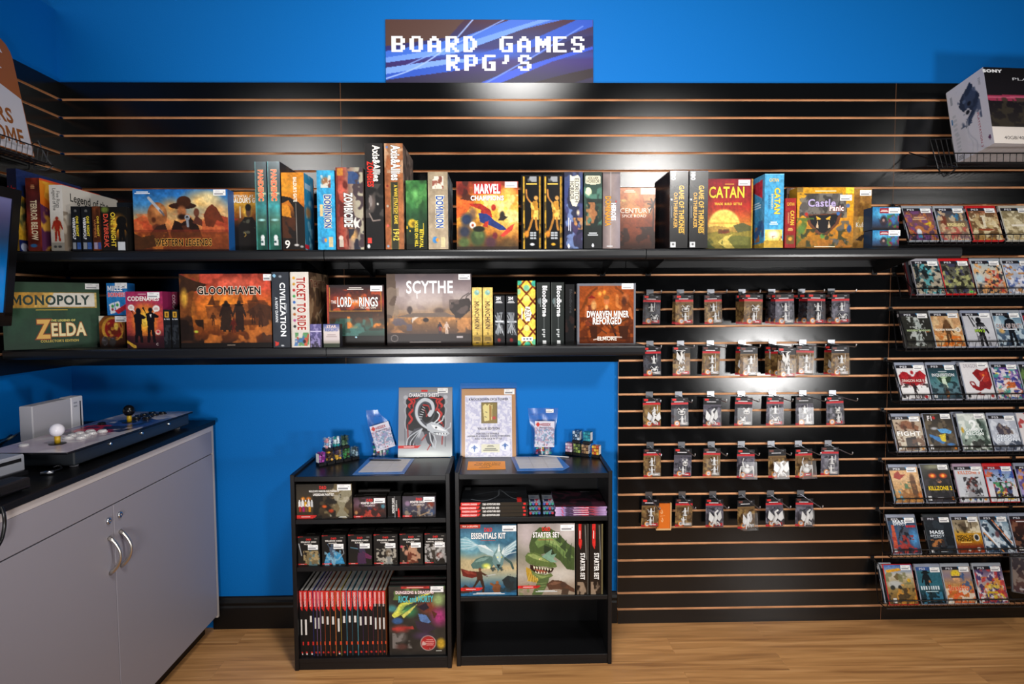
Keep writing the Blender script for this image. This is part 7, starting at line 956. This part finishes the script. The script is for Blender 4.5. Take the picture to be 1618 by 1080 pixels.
card(q, (.0050, -.372, Lh*.385), Y_, -Z_, .34, Lh*.31, [g('d8d4da'), t('GAMERS', .46, .22, .38, '9a5a28', .86, b=.03), t('WELCOME', .50, .74, .38, '9a5a28', .98, b=.03)]); q.build('printed_face', o, 'card')
# ---------------------------------------------------------------- television on the left wall
ax_ = math.radians(9); xt = XL+.22
pt, pb_ = P(32, 300, 'x', xt), P(15.5, 515, 'x', xt-.06)
o = thing('television', 'black flat television tilted down on the left wall, screen glowing blue', 'television', (xt-.03, pt[1], (pt[2]+pb_[2])/2), 0, None, (0, math.atan2(.06, pt[2]-pb_[2]), 0)); Ht = pt[2]-pb_[2]; Wt = .95
q = MB(); q.bbox((-.045, -Wt, -Ht/2), (0, 0, Ht/2), .006, '0a0a0c'); q.build('housing', o, 'plastic')
q = MB(); b0 = .035
for a, b_ in (((-.001, -Wt, Ht/2-b0), (.006, 0, Ht/2)), ((-.001, -Wt, -Ht/2), (.006, 0, -Ht/2+b0+.012)), ((-.001, -b0, -Ht/2+b0), (.006, 0, Ht/2-b0)), ((-.001, -Wt, -Ht/2+b0), (.006, -Wt+b0, Ht/2-b0))): q.box(a, b_, '0c0c0e')
q.build('bezel', o, 'plastic')
nt, b, L, N = nodes('screen'); at = N('ShaderNodeAttribute'); at.attribute_name = 'Col'; L(at.outputs[0], b.inputs['Base Color']); L(at.outputs[0], b.inputs['Emission Color']); b.inputs['Emission Strength'].default_value = .55; b.inputs['Roughness'].default_value = .15
q = MB(); card(q, (.0005, -Wt+b0, Ht/2-b0), Y_, -Z_, Wt-2*b0, Ht-2*b0, [g('5a5a80', '3a3a5a', '20304a', '0a4a80', '0a68b0', '0a70b8', '0a60a8')], .01); q.build('screen', o, 'screen')
q = MB(); q.box((-.16, -.60, -.08), (-.045, -.40, .08), '141416'); q.build('wall_mount', o, 'plastic')
# ---------------------------------------------------------------- on the worktop
zW = WT+.0005
def onW(x, y): return P(x, y, 'z', zW)
A, B = P(118, 741, 'z', zW), P(299, 674, 'z', zW); dv = B-A; L0 = float(np.hypot(dv[0], dv[1])); an = math.atan2(dv[1], dv[0]); hb = P(118, 712.4, 'x', A[0])[2]-zW
o = thing('arcade_controller', 'two-player arcade controller with white and black ball sticks on the worktop', 'arcade controller', (A[0], A[1], zW), an)
dB = .235  # local: x along the front edge, y to the back
q = MB(); q.bbox((0, 0, .010), (L0, dB, hb), .004, '23272c'); q.build('body', o, 'plastic')
q = MB(); q.bbox((-.045, -.012, hb), (L0+.012, dB+.012, hb+.007), .002, '0e0e12')
pw, ph = L0+.057, dB+.024
card(q, (-.045, dB+.012, hb+.0073), X_, -Y_, pw, ph, [gx('c4b8c4', 'b8a8b8', 'c8bcc4', '8a6a80', '3a4a80', '5a6a98', 'a8a4b4', 'c4c0cc'), m('e0d8dc', 8, .6, 3), m('241c28', 7, .63, 5, (.35, .05, .8, .95)), p('c02434', (.36, .40), (.44, .16), (.58, .10), (.60, .42), (.5, .62), (.42, .78)), p('2a2430', (.47, .5), (.56, .4), (.60, .7), (.5, .78)), p('34509a', (.58, .45), (.72, .3), (.84, .5), (.72, .9), (.56, .92)), m('1c1a28', 9, .6, 5, (.4, .1, .8, .9)), p('d0ccd4', (.3, .8), (.55, .95), (.5, 1), (.2, 1))], .004); q.build('top_plate', o, 'wrapped')
for sx, sc_, wc in ((.075, 'e8e4ec', 'e8e4e4'), (.66*L0, '0c0c0e', '141418')):
    q = MB(); q.lathe((sx, .105, hb+.0075), [(.024, 0), (.024, .002), (.006, .003)], '101014', 20); q.build('dust_washer', o, 'plastic')
    q = MB(); q.tube([(sx, .105, hb+.008), (sx, .105, hb+.036)], .0085, 'c8a020', 12); q.build('stick_shaft', o, 'plastic', True)
    q = MB(); q.ball((sx, .105, hb+.052), .021, sc_, 0, 20); q.build('ball_top', o, 'wrapped', True)
    for k in range(8):
        bx_, by = sx+.075+(k % 4)*.036, .125-(k//4)*.042+(.012 if k % 4 in (1, 2) else 0)
        q = MB(); q.lathe((bx_, by, hb+.0075), [(.0165, 0), (.0165, .004), (.0135, .0045), (.0125, .008), (.010, .009), (.002, .009)], wc, 18); q.build('push_button', o, 'plastic')
    q = MB(); q.lathe((sx-.03, .19, hb+.0075), [(.0135, 0), (.0135, .004), (.011, .006), (.002, .006)], wc, 16); q.build('push_button', o, 'plastic')
for fx in (.04, L0-.04):
    for fy in (.03, dB-.03): q = MB(); q.lathe((fx, fy, 0), [(.012, 0), (.014, .010)], '8a8a90', 12); q.build('foot', o, 'plastic')
for k in range(3): q = MB(); q.lathe((.17+k*.26*L0, 0, hb-.014), [(.006, 0), (.006, .003), (.004, .006)], 'c8ccd2', 12, 0, -Y_); q.build('screw_head', o, 'metal')
# upright white console
o = thing('game_console', 'slim white console standing upright behind the arcade controller', 'game console', (-1.590, -.645, zW), 0)
q = MB(); q.bbox((-.046, 0, .006), (0, .192, .163), .003, 'b4b2b8'); q.build('body', o, 'plastic')
q = MB(); q.bbox((-.0465, .1925, .006), (.001, .257, .164), .003, 'd8d6dc'); q.build('front_panel', o, 'plastic')
q = MB(); q.box((.0008, .238, .035), (.0016, .244, .146), '0c0c10'); q.build('disc_slot', o, 'plastic')
for k in range(2): q = MB(); q.box((.0008, .205, .140-.013*k), (.0016, .224, .146-.013*k), 'a0a0a8'); q.build('button', o, 'plastic')
q = MB(); q.bbox((-.055, -.01, 0), (.012, .20, .0058), .002, '8a8a90'); q.build('stand', o, 'plastic')
# silver console lying flat, with dark box in front
A, B = onW(8, 758.5), onW(71, 739.6); dv = B-A; an = math.atan2(dv[1], dv[0]); hz = .050
o = thing('game_console', 'flat silver console with a long front slot, at the left edge on the worktop', 'game console', (B[0], B[1], zW), an)
q = MB(); q.bbox((-.34, 0, .012), (-.066, .08, .012+hz), .004, 'a8aab4'); q.build('body', o, 'plastic'); q = MB(); q.box((-.30, -.0012, .042), (-.080, .002, .052), '08080a'); q.build('disc_slot', o, 'plastic')
q = MB(); q.box((-.34, -.004, 0), (-.062, .08, .0118), '1a1a1e'); q.build('base', o, 'plastic'); q = MB(); q.box((-.168, -.0016, .022), (-.160, .001, .031), 'c82828'); q.box((-.158, -.0016, .020), (-.152, .001, .026), 'c84030'); q.build('logo', o, 'card')
A = onW(50, 772); o = thing('game_console', 'low black console with red mark, in the near left corner of the worktop', 'game console', (A[0], A[1], zW), an)
q = MB(); q.bbox((-.30, 0, .004), (0, .06, .034), .004, '101012'); q.build('body', o, 'plastic'); q = MB(); q.box((-.14, -.001, .010), (-.10, .001, .022), '7a1c20'); q.build('mark', o, 'plastic'); q = MB(); q.box((-.09, -.001, .008), (-.004, .001, .014), '5a5c60'); q.build('port_strip', o, 'metal'); q = MB(); q.box((-.28, .01, 0), (-.02, .05, .004), '0a0a0a'); q.build('foot', o, 'plastic')
def cable(label, pts, r_, c):
    pts = [np.asarray(p_, float) for p_ in pts]; out = []
    for i in range(len(pts)-1):
        p0, p1, p2, p3 = pts[max(i-1, 0)], pts[i], pts[i+1], pts[min(i+2, len(pts)-1)]
        for k in range(8):
            u = k/8; out.append(.5*((2*p1)+(p2-p0)*u+(2*p0-5*p1+4*p2-p3)*u*u+(3*p1-p0-3*p2+p3)*u**3))
    out.append(pts[-1]); c0 = out[0]; q = MB(); q.tube([v-c0 for v in out], r_, c, 8)
    tag(q.build('cable', None, 'plastic', True, tuple(c0)), label, 'cable', 'loose cables')
W3 = lambda x, y, dz=.004: P(x, y, 'z', zW+dz)+0
cable('grey cable looping behind the white console on the worktop', [W3(0, 700, .012), W3(14, 693, .05), W3(30, 684, .05), W3(40, 680, .02)], .004, '6a6c64')
cable('black cable curling beside the grey one on the worktop', [W3(-6, 706, .006), W3(8, 694, .004), W3(22, 684, .004), W3(33, 679, .004)], .004, '0c0c0e')
cable('thin dark cable from the silver console to the arcade controller', [W3(84, 738, .012), W3(92, 735, .016), W3(97, 739, .006), W3(84, 744, .0045), W3(72, 748, .0045)], .003, '16181c')
cable('black cable hanging down the front of the grey cabinet', [np.array([XC+.012, *P(1, 800, 'x', XC+.012)[1:]])]+[P(x, y, 'x', XC+.02) for x, y in ((6, 812), (7, 830), (3, 850), (-3, 862))], .0045, '08080a')
A = W3(64, 749); q = MB(); q.tube([(0, 0, 0), (.03, .012, .0)], [.005, .007], 'a8aab0', 10); tag(q.build('cable_plug', None, 'metal', True, (A[0], A[1], A[2]+.003)), 'small silver plug lying below the arcade controller', 'plug')
